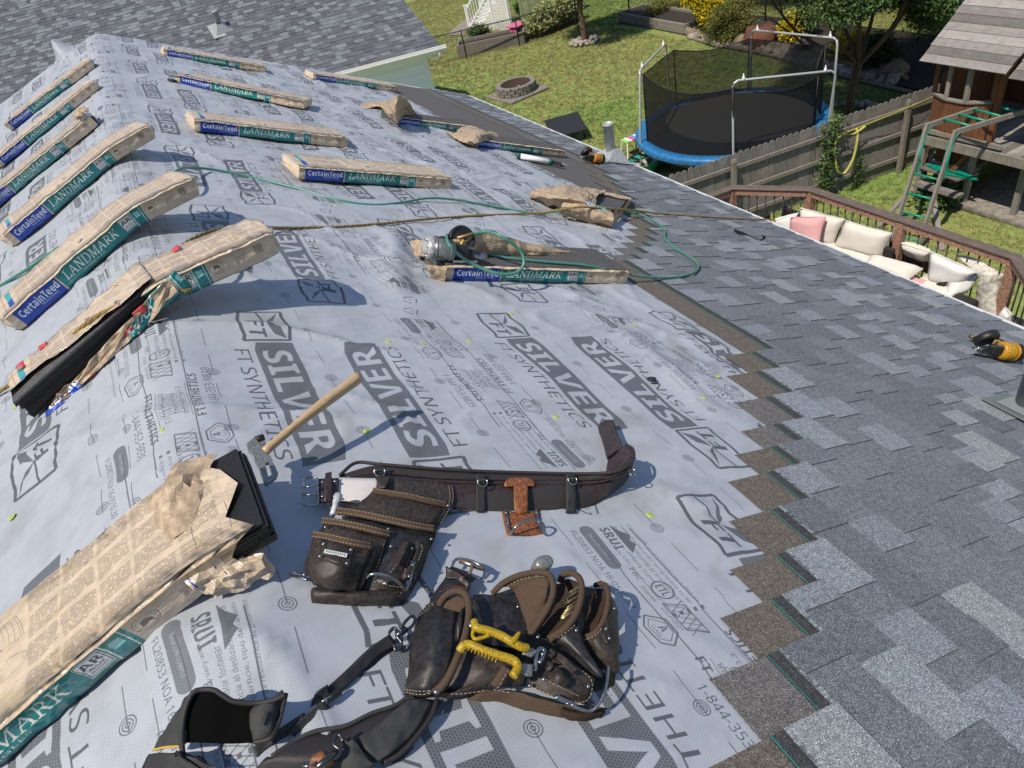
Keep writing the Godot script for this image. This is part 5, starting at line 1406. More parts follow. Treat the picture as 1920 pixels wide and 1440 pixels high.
func build_playset() -> void:
	var o := world_thing("playhouse", "weathered wooden playhouse tower with board roof, bay window and raised deck beside the fence", "playhouse", Vector3(13.6, GROUND, -9.0))
	var r := RandomNumberGenerator.new(); r.seed = 15
	var D := GROUND + 1.4; var woods := []
	for k in 4:
		var g: float = [0.25, 0.36, 0.44, 0.56][k]; woods.append(mk(lin(g, g * 0.95, g * 0.91), 0.88, 0, T.wood, 1.3 + k * 0.15, T.wood_n, 0.6))
	var st: SurfaceTool
	# platform: boards across, beams in front
	for i in 22:
		st = stb(); box(st, at(Vector3(15.1, D, -9.55 + i * 0.142)), Vector3(3.3, 0.03, 0.136)); emit("deck_board", st, woods[r.randi() % 4], o)
	st = stb(); beam(st, Vector3(13.42, D - 0.09, -9.62), Vector3(13.42, D - 0.09, -6.4), 0.05, 0.19, Vector3.UP, 0.006); emit("front_beam", st, M.grey_wood, o)
	st = stb(); beam(st, Vector3(13.42, D + 0.10, -9.62), Vector3(13.42, D + 0.10, -8.0), 0.045, 0.09, Vector3.UP, 0.005); emit("low_rail", st, M.grey_wood, o)
	for p in [Vector3(13.5, 0, -9.58), Vector3(13.72, 0, -8.66), Vector3(13.78, 0, -7.69), Vector3(16.6, 0, -9.58), Vector3(16.6, 0, -6.6)]:
		st = stb(); box(st, at(Vector3(p.x, GROUND + 0.65, p.z)), Vector3(0.10, 1.3, 0.10), 0.006); emit("leg", st, M.grey_wood, o)
	st = stb(); beam(st, Vector3(13.72, D - 0.15, -8.66), Vector3(13.5, D - 0.9, -9.1), 0.04, 0.09); emit("brace", st, M.red_wood, o)
	# slatted wall under the platform
	for i in 26:
		st = stb(); box(st, at(Vector3(13.9 + i * 0.125, GROUND + 0.62, -9.5)), Vector3(0.10, 1.1, 0.022)); emit("slat", st, M.red_wood, o)
	for i in 18:
		st = stb(); box(st, at(Vector3(16.5, GROUND + 0.62, -9.4 + i * 0.165)), Vector3(0.022, 1.1, 0.14)); emit("slat", st, M.red_wood, o)
	# bay window front
	var bay := [Vector3(13.60, D, -9.64), Vector3(13.42, D, -9.25), Vector3(13.42, D, -8.86), Vector3(13.66, D, -8.50)]
	for k in 3:
		var a: Vector3 = bay[k]; var b: Vector3 = bay[k + 1]; var n := 4; var dr := (b - a) / n; var yaw := -atan2(dr.z, dr.x)
		for i in n:
			st = stb(); box(st, at(a + dr * (i + 0.5) + Vector3(0, 0.38, 0), yaw), Vector3(dr.length() - 0.006, 0.74, 0.022)); emit("wall_plank", st, M.red_wood, o)
		st = stb(); beam(st, a + Vector3(0, 0.78, 0), b + Vector3(0, 0.78, 0), 0.09, 0.045, Vector3.UP, 0.005); emit("sill", st, M.grey_wood, o)
		st = stb(); beam(st, a + Vector3(0, 1.42, 0), b + Vector3(0, 1.42, 0), 0.05, 0.10); emit("lintel", st, M.red_wood, o)
	for k in 4:
		st = stb(); box(st, at(bay[k] + Vector3(0, 1.1, 0), [0.4, 0.3, -0.3, -0.5][k]), Vector3(0.085, 0.66, 0.075), 0.006); emit("window_post", st, M.grey_wood if k in [1, 2] else M.red_wood, o)
	for p in [Vector3(13.70, D + 0.75, -8.42), Vector3(15.6, D + 0.75, -9.6), Vector3(15.6, D + 0.75, -8.4)]:
		st = stb(); box(st, at(p), Vector3(0.10, 1.5, 0.10), 0.006); emit("post", st, M.red_wood, o)
	for i in 14:
		st = stb(); box(st, at(Vector3(13.8 + i * 0.14, D + 0.55, -9.62)), Vector3(0.134, 1.1, 0.022)); emit("wall_plank", st, M.red_wood, o)
	for i in 9:
		st = stb(); box(st, at(Vector3(15.62, D + 0.75, -9.55 + i * 0.14)), Vector3(0.022, 1.5, 0.134)); emit("wall_plank", st, M.red_wood, o)
	for i in 15:
		st = stb(); box(st, at(Vector3(14.3 + i * 0.0, D + 0.12 + i * 0.098, -7.2)), Vector3(0.02, 0.092, 1.5)); emit("wall_plank", st, M.red_wood, o)
	# roof of lapped boards, two sections
	var slope := atan(0.75)
	for sec in [[-9.78, -8.10, 0.0], [-8.04, -6.2, -0.06]]:
		for side in [1.0, -1.0]:
			for i in 12:
				var d := i * 0.172; var x: float = 13.20 + cos(slope) * (d + 0.09); var y: float = GROUND + 2.86 + sin(slope) * (d + 0.09) + sec[2] + 0.02
				if side < 0: x = 2 * 14.82 - x
				st = stb(); box(st, at(Vector3(x, y, (sec[0] + sec[1]) / 2), 0, 0, (slope - 0.07) * side), Vector3(0.20, 0.022, sec[1] - sec[0] + r.randf_range(-0.02, 0.02)), 0.003); emit("roof_board", st, woods[r.randi() % 4], o)
		st = stb(); beam(st, Vector3(13.25, GROUND + 2.84 + sec[2], sec[1] - 0.04), Vector3(14.82, GROUND + 4.02 + sec[2], sec[1] - 0.04), 0.03, 0.09); emit("rafter", st, M.red_wood, o)
	# ladder and overhead bars
	var ta := Vector3(12.5, GROUND + 2.05, -8.90); var tb := Vector3(12.49, GROUND + 2.05, -8.34); var fa := Vector3(11.57,-7,-8.62); var fb := Vector3(11.685,-7,-8.12)
	var ea := Vector3(13.938,-4.95,-8.614); var eb := Vector3(13.851,-4.95,-7.979)
	M.green_paint = mk(lin(0.0, 0.26, 0.17), 0.35)
	for k in 2:
		st = stb(); beam(st, [fa, fb][k], [ta, tb][k] + Vector3(0, 0.04, 0), 0.09, 0.05, Vector3(0, 0, 1), 0.005); emit("ladder_rail", st, M.grey_wood, o)
		st = stb(); beam(st, [ta, tb][k], [ea, eb][k], 0.045, 0.10, Vector3.UP, 0.005); emit("overhead_beam", st, M.grey_wood, o)
	for f in [0.30, 0.46, 0.62, 0.10]:
		st = stb(true); tube(st, PackedVector3Array([fa.lerp(ta, f), fb.lerp(tb, f)]), 0.020, 8); emit("ladder_rung", st, M.green_paint, o)
	for f in [0.22, 0.44, 0.66, 0.88]:
		st = stb(true); tube(st, PackedVector3Array([ta.lerp(ea, f) + Vector3(0, 0.03, 0), tb.lerp(eb, f) + Vector3(0, 0.03, 0)]), 0.022, 8); emit("overhead_rung", st, M.green_paint, o)
	for k in 2:
		var t: Vector3 = [ta, tb][k]; var q: Vector3 = t.lerp([fa, fb][k], 0.28)
		st = stb(true); ribbon(st, spline([t + Vector3(0.10, -0.02, 0), t + Vector3(-0.04, -0.12, 0), q + Vector3(0.02, 0.12, 0), q + Vector3(0.06, -0.05, 0), q + Vector3(0.0, -0.22, 0)]), Vector3(0, 0, 1), 0.10, 0.02); emit("handle", st, M.green_paint, o)
	st = stb(); beam(st, Vector3(12.74,-6.45,-8.68), Vector3(12.034,-7,-7.847), 0.09, 0.05); emit("brace", st, M.grey_wood, o)
	st = stb(); beam(st, Vector3(12.553,-6.4,-9.136), Vector3(12.057,-7,-9.281), 0.09, 0.05); emit("brace", st, M.grey_wood, o)
	for p in [[Vector3(13.958,-5.95,-9.841), Vector3(13.879,-6.7,-9.727)], [Vector3(14.074,-5.95,-9.661), Vector3(14.179,-6.65,-9.665)]]:
		st = stb(); beam(st, p[0], p[1], 0.09, 0.06); emit("rail_post", st, M.red_wood, o)
	# picnic table with a green grid on it
	var t := world_thing("picnic_table", "weathered wooden picnic table with a green plastic grid on top, under the playhouse deck", "picnic table", Vector3(14.32,-7,-9.539))
	for i in 4:
		st = stb(); beam(st, Vector3(13.483,-6.3,-9.552).lerp(Vector3(13.783,-6.3,-9.576), i / 3.0), Vector3(13.389,-6.3,-8.628).lerp(Vector3(13.773,-6.3,-8.55), i / 3.0), 0.125, 0.035, Vector3.UP, 0.004); emit("table_board", st, woods[i], t)
	for i in 2:
		st = stb(); beam(st, Vector3(13.253,-6.58,-9.506) + Vector3(i * 0.13, 0, 0), Vector3(13.25,-6.58,-8.522) + Vector3(i * 0.13, 0, 0), 0.12, 0.035, Vector3.UP, 0.004); emit("bench_board", st, woods[i], t)
	for k in 2:
		var b: Vector3 = [Vector3(14.125,-7,-9.799), Vector3(14.154,-7,-9.045)][k]
		st = stb(); beam(st, b + Vector3(-0.45, 0, 0), b + Vector3(0.05, 0.68, 0), 0.09, 0.04); beam(st, b + Vector3(0.55, 0, 0), b + Vector3(0.05, 0.68, 0), 0.09, 0.04); beam(st, b + Vector3(-0.4, 0.38, 0), b + Vector3(0.5, 0.38, 0), 0.04, 0.09); emit("table_leg", st, M.grey_wood, t)
	var g := world_thing("plastic_grid", "green plastic grid panel lying on the picnic table", "grid panel", Vector3(13.673,-6.28,-9.252))
	var gx := (Vector3(13.679,-6.26,-8.909) - Vector3(13.567,-6.26,-9.502)); var gz := (Vector3(13.397,-6.26,-8.964) - Vector3(13.567,-6.26,-9.502))
	for i in 7:
		st = stb(); beam(st, Vector3(13.567,-6.26,-9.502) + gx * i / 6.0, Vector3(13.567,-6.26,-9.502) + gx * i / 6.0 + gz, 0.03, 0.02); emit("bar", st, M.green_paint, g)
	for i in 5:
		st = stb(); beam(st, Vector3(13.558,-6.255,-9.496) + gz * i / 4.0, Vector3(13.558,-6.255,-9.496) + gz * i / 4.0 + gx, 0.03, 0.02); emit("bar", st, M.green_paint, g)

# four corners of a plump cushion, counter-clockwise seen from its face
func cushion(st: SurfaceTool, c: Array, thick: float, n := 10) -> void:
	var nrm: Vector3 = ((c[1] - c[0]) as Vector3).cross(c[3] - c[0]).normalized(); var g := [[], []]
	for i in n + 1:
		var rows := [[], []]
		for j in n + 1:
			var u := float(j) / n; var v := float(i) / n
			var p: Vector3 = ((c[0] as Vector3).lerp(c[1], u)).lerp((c[3] as Vector3).lerp(c[2], u), v)
			var mid: Vector3 = (c[0] + c[1] + c[2] + c[3]) / 4.0
			var e := pow(1.0 - pow(absf(2 * u - 1), 5.0), 0.5) * pow(1.0 - pow(absf(2 * v - 1), 5.0), 0.5)
			var pin := 0.05 * (1.0 - absf(2 * u - 1)) * absf(2 * v - 1) + 0.05 * (1.0 - absf(2 * v - 1)) * absf(2 * u - 1)
			p = p.lerp(mid, pin)
			var w := thick * 0.62 * (0.12 + 0.88 * e) * (1.0 + 0.14 * nz.get_noise_3d(p.x * 5, p.y * 5, p.z * 5))
			rows[0].append(p + nrm * w); rows[1].append(p - nrm * w)
		g[0].append(rows[0]); g[1].append(rows[1])
	for i in n:
		for j in n:
			quad(st, g[0][i][j], g[0][i][j + 1], g[0][i + 1][j + 1], g[0][i + 1][j]); quad(st, g[1][i + 1][j], g[1][i + 1][j + 1], g[1][i][j + 1], g[1][i][j])
	for k in n:
		quad(st, g[1][0][k], g[1][0][k + 1], g[0][0][k + 1], g[0][0][k]); quad(st, g[0][n][k], g[0][n][k + 1], g[1][n][k + 1], g[1][n][k])
		quad(st, g[0][k][0], g[0][k + 1][0], g[1][k + 1][0], g[1][k][0]); quad(st, g[1][k][n], g[1][k + 1][n], g[0][k + 1][n], g[0][k][n])

func build_deck() -> void:
	var Y := -5.45; var top := -4.5
	var d := thing("deck", "wooden deck of dark boards below the eave, behind the sofa railing", "deck")
	var st: SurfaceTool; var r := RandomNumberGenerator.new(); r.seed = 2
	for i in 32:
		st = stb(); var x := 4.5 + i * 0.142
		var z0 := -9.3 if x < 7.9 else -9.3 + (x - 7.9) * 1.3; var z1 := -3.7 if x < 8.2 else -3.7 - (x - 8.2) * 1.1
		box(st, at(Vector3(x, Y - 0.015, (z0 + z1) / 2)), Vector3(0.136, 0.03, z1 - z0), 0.003); emit("deck_board", st, M.rail_cap, d)
	var nodes := [Vector3(6.6, top, -9.30), Vector3(7.99, top, -9.09), Vector3(8.69, top, -8.07), Vector3(8.73, top, -6.44), Vector3(8.77, top, -4.85), Vector3(8.25, top, -4.20), Vector3(7.4, top, -3.7)]
	var o := world_thing("deck_railing", "brown deck railing with wide dark cap and black balusters behind the sofas", "railing", Vector3(8.7, Y, -6.4))
	for n in nodes:
		st = stb(); box(st, at(Vector3(n.x, (top - 0.03 + GROUND) / 2, n.z), 0.0), Vector3(0.12, top - 0.03 - GROUND, 0.12), 0.006); emit("post", st, M.brown_paint, o)
	for i in nodes.size() - 1:
		var a: Vector3 = nodes[i]; var b: Vector3 = nodes[i + 1]; var L := a.distance_to(b); var u := (b - a) / L
		st = stb(); beam(st, a - u * 0.03 + Vector3(0, 0.004 * (i % 2), 0), b + u * 0.03 + Vector3(0, 0.004 * (i % 2), 0), 0.145, 0.03, Vector3.UP, 0.006); emit("cap_rail", st, M.rail_cap, o)
		st = stb(); beam(st, a + u * 0.062 - Vector3(0, 0.065, 0), b - u * 0.062 - Vector3(0, 0.065, 0), 0.10, 0.085); emit("top_rail", st, M.brown_paint, o)
		st = stb(); beam(st, a + u * 0.062 - Vector3(0, 0.87, 0), b - u * 0.062 - Vector3(0, 0.87, 0), 0.05, 0.07); emit("bottom_rail", st, M.brown_paint, o)
		var n := int(L / 0.135)
		for k in range(1, n):
			var p := a + u * (L * k / n)
			st = stb(true); tube(st, PackedVector3Array([p - Vector3(0, 0.84, 0), p - Vector3(0, 0.10, 0)]), 0.011, 7); emit("baluster", st, M.baluster, o)
	# sofas
	M.cream = mk(lin(0.93, 0.88, 0.80), 0.9, 0, T.weave, 30.0); M.pinkf = mk(lin(0.92, 0.50, 0.50), 0.9, 0, T.weave, 30.0); M.whitef = mk(lin(0.93, 0.92, 0.91), 0.9, 0, T.weave, 30.0)
	M.wicker = mk(lin(0.022, 0.018, 0.016), 0.5, 0, T.weave, 12.0, T.weave_n, 1.5); M.canvas = mk(lin(0.92, 0.88, 0.80), 0.9, 0, T.mottle, 3.0, T.soft_n, 0.5)
	var s := world_thing("sofa", "dark wicker corner sofa base against the deck railing", "sofa", Vector3(8.3, Y, -7.5))
	st = stb(); box(st, at(Vector3(8.18, Y + 0.16, -7.45)), Vector3(0.74, 0.30, 2.2), 0.02); emit("seat_base", st, M.wicker, s)
	st = stb(); box(st, at(Vector3(8.55, Y + 0.30, -7.45), 0, 0, -0.12), Vector3(0.07, 0.52, 2.15), 0.02); emit("backrest", st, M.wicker, s)
	st = stb(); box(st, at(Vector3(7.9, Y + 0.26, -8.6)), Vector3(0.9, 0.5, 0.09), 0.02); emit("armrest", st, M.wicker, s)
	var s2 := world_thing("armchair", "dark wicker armchair with its back turned at an angle, between the cream cushions", "armchair", Vector3(8.3, Y, -5.6))
	st = stb(); patch(st, [[Vector3(8.887,-5.3,-6.739), Vector3(8.895,-5.3,-6.385), Vector3(8.897,-5.3,-6.033)], [Vector3(8.762,-4.9,-6.578), Vector3(8.698,-4.88,-6.227), Vector3(8.764,-4.98,-5.965)]], 4, 0.06); emit("backrest", st, M.wicker, s2)
	st = stb(); box(st, at(Vector3(8.15, Y + 0.14, -5.75)), Vector3(0.7, 0.26, 0.75), 0.02); emit("seat_base", st, M.wicker, s2)
	st = stb(); box(st, at(Vector3(8.3, Y + 0.20, -5.12)), Vector3(0.34, 0.38, 0.3), 0.02); emit("side_base", st, M.wicker, s2)
	var cu := func(called: String, label: String, cat: String, c: Array, t: float, m: Material, g := "") -> void:
		var q := world_thing(called, label, cat, (c[0] + c[2]) / 2.0, g); var s3 := stb(true); cushion(s3, c, t); emit("cover", s3, m, q)
		var s4 := stb(true); var nn: Vector3 = (c[1] - c[0]).cross(c[3] - c[0]).normalized()
		var e := PackedVector3Array()
		for k in 5: e.append((c[k % 4] as Vector3).lerp((c[0] + c[2]) / 2.0, 0.015) + nn * t * 0.1)
		tube(s4, e, 0.006, 5); emit("piping", s4, m, q)
	cu.call("seat_cushion", "long cream seat cushion on the sofa under the upright cushions", "cushion", [Vector3(8.211,-5.12,-7.78), Vector3(8.491,-5.12,-7.559) + Vector3(0.1, 0, 0), Vector3(8.53,-5.12,-6.459), Vector3(8.098,-5.12,-6.645)], 0.13, M.cream)
	cu.call("back_cushion", "cream back cushion behind the pink pillow", "cushion", [Vector3(8.366,-5.08,-7.912), Vector3(8.378,-5.08,-7.28), Vector3(8.47,-4.64,-7.193), Vector3(8.346,-4.64,-7.949)], 0.17, M.cream)
	cu.call("back_cushion", "wide cream back cushion right of the pink pillow, tilted", "cushion", [Vector3(8.376,-5.08,-7.257), Vector3(8.54,-5.08,-6.528), Vector3(8.616,-4.68,-6.483), Vector3(8.455,-4.64,-7.159)], 0.17, M.cream)
	cu.call("throw_pillow", "square pink pillow at the left end of the sofa", "pillow", [Vector3(8.099,-4.96,-7.893), Vector3(8.086,-4.96,-7.298), Vector3(8.282,-4.58,-7.376), Vector3(8.041,-4.64,-7.823)], 0.15, M.pinkf)
	cu.call("arm_cushion", "white cushion at the far left end of the sofa beside the pink pillow", "cushion", [Vector3(8.149,-5.05,-8.415), Vector3(8.173,-5.05,-7.949), Vector3(8.359,-4.75,-7.986), Vector3(8.055,-4.85,-8.232)], 0.14, M.whitef)
	cu.call("loose_cushion", "cream cushion lying flat at an angle in front of the dark wicker back", "cushion", [Vector3(8.121,-5.02,-6.51), Vector3(8.184,-5.02,-5.84), Vector3(8.517,-4.98,-5.855), Vector3(8.348,-4.98,-6.582)], 0.16, M.cream)
	cu.call("throw_pillow", "pink pillow lying flat beside the black triangular panel", "pillow", [Vector3(8.252,-5.14,-5.959), Vector3(8.298,-5.14,-5.636), Vector3(8.518,-5.14,-5.718), Vector3(8.421,-5.14,-5.942)], 0.10, M.pinkf)
	cu.call("back_cushion", "large white cushion standing left of the bunched canvas cover", "cushion", [Vector3(8.539,-5.12,-5.771), Vector3(8.63,-5.12,-5.361), Vector3(8.614,-4.78,-5.176), Vector3(8.562,-4.7,-5.828)], 0.18, M.whitef)
	cu.call("throw_pillow", "white pillow with grey shadowed end leaning by the black triangular panel", "pillow", [Vector3(8.304,-5.16,-5.373), Vector3(8.651,-5.16,-5.275), Vector3(8.837,-4.95,-5.276), Vector3(8.549,-4.95,-5.429)], 0.15, M.whitef)
	cu.call("back_cushion", "narrow cream cushion between the dark wicker back and the railing", "cushion", [Vector3(8.798,-5.02,-6.407), Vector3(8.79,-5.02,-5.969), Vector3(8.7,-4.8,-5.908), Vector3(8.652,-4.8,-6.343)], 0.12, M.cream)
	cu.call("seat_cushion", "cream seat cushion of the dark wicker armchair, under the white pillows", "cushion", [Vector3(8.193,-5.16,-5.908), Vector3(8.226,-5.16,-5.129), Vector3(8.683,-5.16,-5.299), Vector3(8.67,-5.16,-5.907)], 0.12, M.cream)
	cu.call("ottoman_cushion", "white cushion end at the eave, right of the canvas cover", "cushion", [Vector3(8.41,-5.25,-4.715), Vector3(8.426,-5.25,-4.503), Vector3(8.353,-5,-4.508), Vector3(8.46,-5,-4.649)], 0.14, M.whitef)
	o = world_thing("black_panel", "black triangular flat panel standing between pillows", "panel", Vector3(8.463,-5.2,-5.558))
	st = stb(); patch(st, [[Vector3(8.398,-5.2,-5.703), Vector3(8.451,-5.22,-5.537)], [Vector3(8.482,-5.06,-5.576), Vector3(8.507,-4.9,-5.416)]], 3, 0.02); emit("panel", st, M.black, o)
	o = world_thing("canvas_cover", "bunched beige canvas furniture cover draped over the sofa's right end", "cover", Vector3(8.92,-5.3,-5.075))
	st = stb(true); patch(st, [[Vector3(8.72,-5.4,-5.158), Vector3(8.665,-5.4,-4.998), Vector3(8.697,-5.4,-4.844), Vector3(9.055,-5.38,-4.958), Vector3(9.292,-5.3,-5.066)], [Vector3(8.677,-5.05,-5.175), Vector3(8.657,-5,-5.047), Vector3(8.748,-5,-4.953), Vector3(8.996,-5.05,-4.99), Vector3(9.134,-5.1,-5.014)], [Vector3(8.646,-4.86,-5.174), Vector3(8.65,-4.8,-5.088), Vector3(8.726,-4.8,-5.006), Vector3(8.849,-4.86,-4.957), Vector3(8.962,-4.95,-4.949)], [Vector3(8.841,-4.8,-5.663), Vector3(8.822,-4.74,-5.387), Vector3(8.761,-4.74,-5.152), Vector3(8.829,-4.8,-5.028), Vector3(8.947,-4.92,-4.953)]], 9, 0.006, 0.014, 6.0); emit("canvas", st, M.canvas, o)

# a wrapped bundle: local x along its length from the labelled end, y up, z from the printed long side (0) to the back (-w)
func bundle_ring(x: float, w: float, t: float, y0: float, bend_x: float, bend: float, lumps: float, sd: float, squeeze := 1.0) -> Array:
	var c := 0.008; var out := []
	var prof := [Vector2(-c, 0.0), Vector2(0, c), Vector2(0.001, t * 0.5), Vector2(0, t - c), Vector2(-c, t), Vector2(-w * 0.25, t), Vector2(-w * 0.5, t), Vector2(-w * 0.75, t), Vector2(-w + c, t), Vector2(-w, t - c), Vector2(-w, c), Vector2(-w + c, 0.0)]
	for q in prof:
		var y: float = t / 2 + (q.y - t / 2) * squeeze; var z: float = -w / 2 + (q.x + w / 2) * lerpf(1.0, squeeze, 0.25)
		var k := lumps * (0.0045 * nz.get_noise_3d(x * 9.0 + sd, y * 20.0, z * 12.0) + 0.0022 * nz.get_noise_3d(x * 26.0, y * 40.0 + sd, z * 30.0))
		k += lumps * 0.0034 * pow(1.0 - absf(nz.get_noise_3d(x * 7.0 + z * 9.0 + sd, y * 9.0, z * 6.0 - x * 3.0)), 9.0)
		y += k if q.y > t * 0.5 else 0.0; z += k * 0.9
		y += y0
		var p := Vector3(x, y, z)
		if bend > 0.0 and x > bend_x:
			var d := x - bend_x; var soft := 0.12
			var a := bend * clampf(d / soft, 0.0, 1.0)
			var px := bend_x + (sin(a) / a * d if a > 0.001 else d) if d < soft else bend_x + sin(bend) / bend * soft + (d - soft) * cos(bend)
			var py := (-(1.0 - cos(a)) / a * d if a > 0.001 else 0.0) if d < soft else -(1.0 - cos(bend)) / bend * soft - (d - soft) * sin(bend)
			p = Vector3(px + y * sin(a), py + y * cos(a), z)
		out.append(p)
	return out

const RING_V := [0.986, 0.975, 0.88, 0.779, 0.74, 0.555, 0.37, 0.185, 0.02, 0.762, 0.764, 0.766]
func wrap_paper(st: SurfaceTool, x0: float, x1: float, w: float, t: float, y0: float, bx: float, bend: float, sd: float, length: float, lumps := 1.0, jag0 := 0.0, jag1 := 0.0, skip_top := false) -> void:
	var n := 64; var rings := []; var us := []
	for i in n + 1:
		rings.append([]); us.append([])
		for k in 12:
			var f := float(i) / n; var a := x0; var b := x1
			if jag0 > 0.0: a += jag0 * (0.5 + 0.9 * nz.get_noise_2d(k * 1.7 + sd, 3.0))
			if jag1 > 0.0: b += jag1 * (-0.5 + 0.9 * nz.get_noise_2d(k * 1.9 + sd, 9.0))
			var x := lerpf(a, b, f)
			var e := minf(x - x0, x1 - x)
			var p: Array = bundle_ring(x, w, t, y0, bx, bend, lumps, sd, 1.0 - 0.10 * exp(-maxf(e, 0) * 60.0) if jag1 == 0.0 else 1.0)
			rings[i].append(p[k]); us[i].append(x / length)
	for i in n:
		for k in 12:
			var j := (k + 1) % 12
			if skip_top and k >= 4 and k <= 7: continue
			var va: float = RING_V[k]; var vb: float = RING_V[j]
			if k == 3: vb = 0.779
			if k == 8: va = 0.762
			if k == 9 or k == 10 or k == 11: va = 0.765; vb = 0.765
			if k == 3: quad(st, rings[i][k], rings[i][j], rings[i + 1][j], rings[i + 1][k], Vector2(us[i][k], 0.764), Vector2(us[i][j], 0.764), Vector2(us[i + 1][j], 0.764), Vector2(us[i + 1][k], 0.764))
			else: quad(st, rings[i + 1][k], rings[i + 1][j], rings[i][j], rings[i][k], Vector2(us[i + 1][k], va), Vector2(us[i + 1][j], vb), Vector2(us[i][j], vb), Vector2(us[i][k], va))

func end_fold(st: SurfaceTool, x: float, dir: float, w: float, t: float, y0: float, bx: float, bend: float, sd: float, length: float) -> void:
	# folded paper closing one end: three shrinking rings pushed in and out, then a seam
	var last: Array = bundle_ring(x, w, t, y0, bx, bend, 1.0, sd, 0.90)
	var mid := Vector3.ZERO
	for p in last: mid += p / 12.0
	for s in 3:
		var next := []
		for k in 12:
			var f: float = [0.72, 0.45, 0.12][s]
			var q: Vector3 = mid.lerp(last[k] if s == 0 else last[k], f / [1.0, 0.72, 0.45][s])
			q.x += dir * ([0.012, 0.018, 0.012][s] + 0.010 * nz.get_noise_2d(k * 2.3 + sd, s * 3.1))
			next.append(q)
		for k in 12:
			var j := (k + 1) % 12
			var uv := Vector2(0.03, 0.765)
			if dir > 0: quad(st, last[k], last[j], next[j], next[k], uv, uv, uv, uv)
			else: quad(st, next[k], next[j], last[j], last[k], uv, uv, uv, uv)
		last = next
	for k in range(1, 11):
		var uv := Vector2(0.03, 0.765)
		if dir > 0: tri(st, last[0], last[k], last[k + 1], uv, uv, uv)
		else: tri(st, last[0], last[k + 1], last[k], uv, uv, uv)

func bundle(label: String, group: String, left: bool, a: Vector2, b: Vector2, w: float, t: float, y0 := 0.012, bend_s := 99.0, bend := 0.0, length := 0.0) -> Node3D:
	var d := b - a; var len_ := d.length() if length == 0.0 else length
	var basis := LB if left else RB
	var yaw := atan2(-d.y, d.x)
	var fr := basis * Basis(Vector3.UP, yaw)
	var o := thing("shingle_bundle", label, "shingle bundle", group, Transform3D(fr, basis * Vector3(a.x, 0, a.y)))
	o.set_meta("w", 0); o.remove_meta("w")
	var bx := bend_s if bend > 0.0 else 99.0
	var sd := a.x * 17.0 + a.y * 5.0
	var st := stb(true); wrap_paper(st, 0.0, len_, w, t, y0, bx, bend, sd, len_)
	emit("wrapper", st, M.wrapper, o)
	for e in 2:
		st = stb(true); end_fold(st, 0.0 if e == 0 else len_, -1.0 if e == 0 else 1.0, w, t, y0, bx, bend, sd, len_)
		emit("end_fold", st, M.wrapper, o)
	return o

# a stack of loose shingles seen edge-on
func stack(parent: Node3D, x0: float, x1: float, w: float, t: float, y0: float, layers: int, m: Material, top: Material, bx := 99.0, bend := 0.0, sd := 0) -> void:
	var r := RandomNumberGenerator.new(); r.seed = 100 + sd
	for k in layers:
		var st := stb()
		var ya := y0 + t * k / layers; var yb := ya + t / layers * 0.82
		var dx := r.randf_range(-0.006, 0.006); var dz := r.randf_range(-0.004, 0.004)
		var n := 14
		for i in n:
			var p := []
			for e in 2:
				var x := lerpf(x0 + dx, x1 + dx, float(i + e) / n)
				for y in [ya, yb]:
					var g: Array = bundle_ring(x, w, 0.001, y, bx, bend, 0.0, 0.0)
					p.append(g[1] + Vector3(0, 0, dz - 0.012)); p.append(g[10] + Vector3(0, 0, dz - 0.006))
			# p: x0 bottom front, bottom back, top front, top back, then the same at x1
			quad(st, p[2], p[6], p[7], p[3]); quad(st, p[0], p[4], p[6], p[2]); quad(st, p[5], p[1], p[3], p[7]); quad(st, p[1], p[5], p[4], p[0])
			if i == 0: quad(st, p[1], p[0], p[2], p[3])
			if i == n - 1: quad(st, p[4], p[5], p[7], p[6])
		emit("shingle", st, top if k == layers - 1 else m, parent)

func crumple(called: String, parent: Node3D, rows: Array, amp := 0.012, freq := 14.0, m: Material = null, per := 5) -> void:
	var st := stb(false); patch(st, rows, per, 0.0012, -amp, freq, Rect2(0, 0, 1, 1), rows[0][0].x * 3.0)
	emit(called, st, m if m else M.paper, parent)

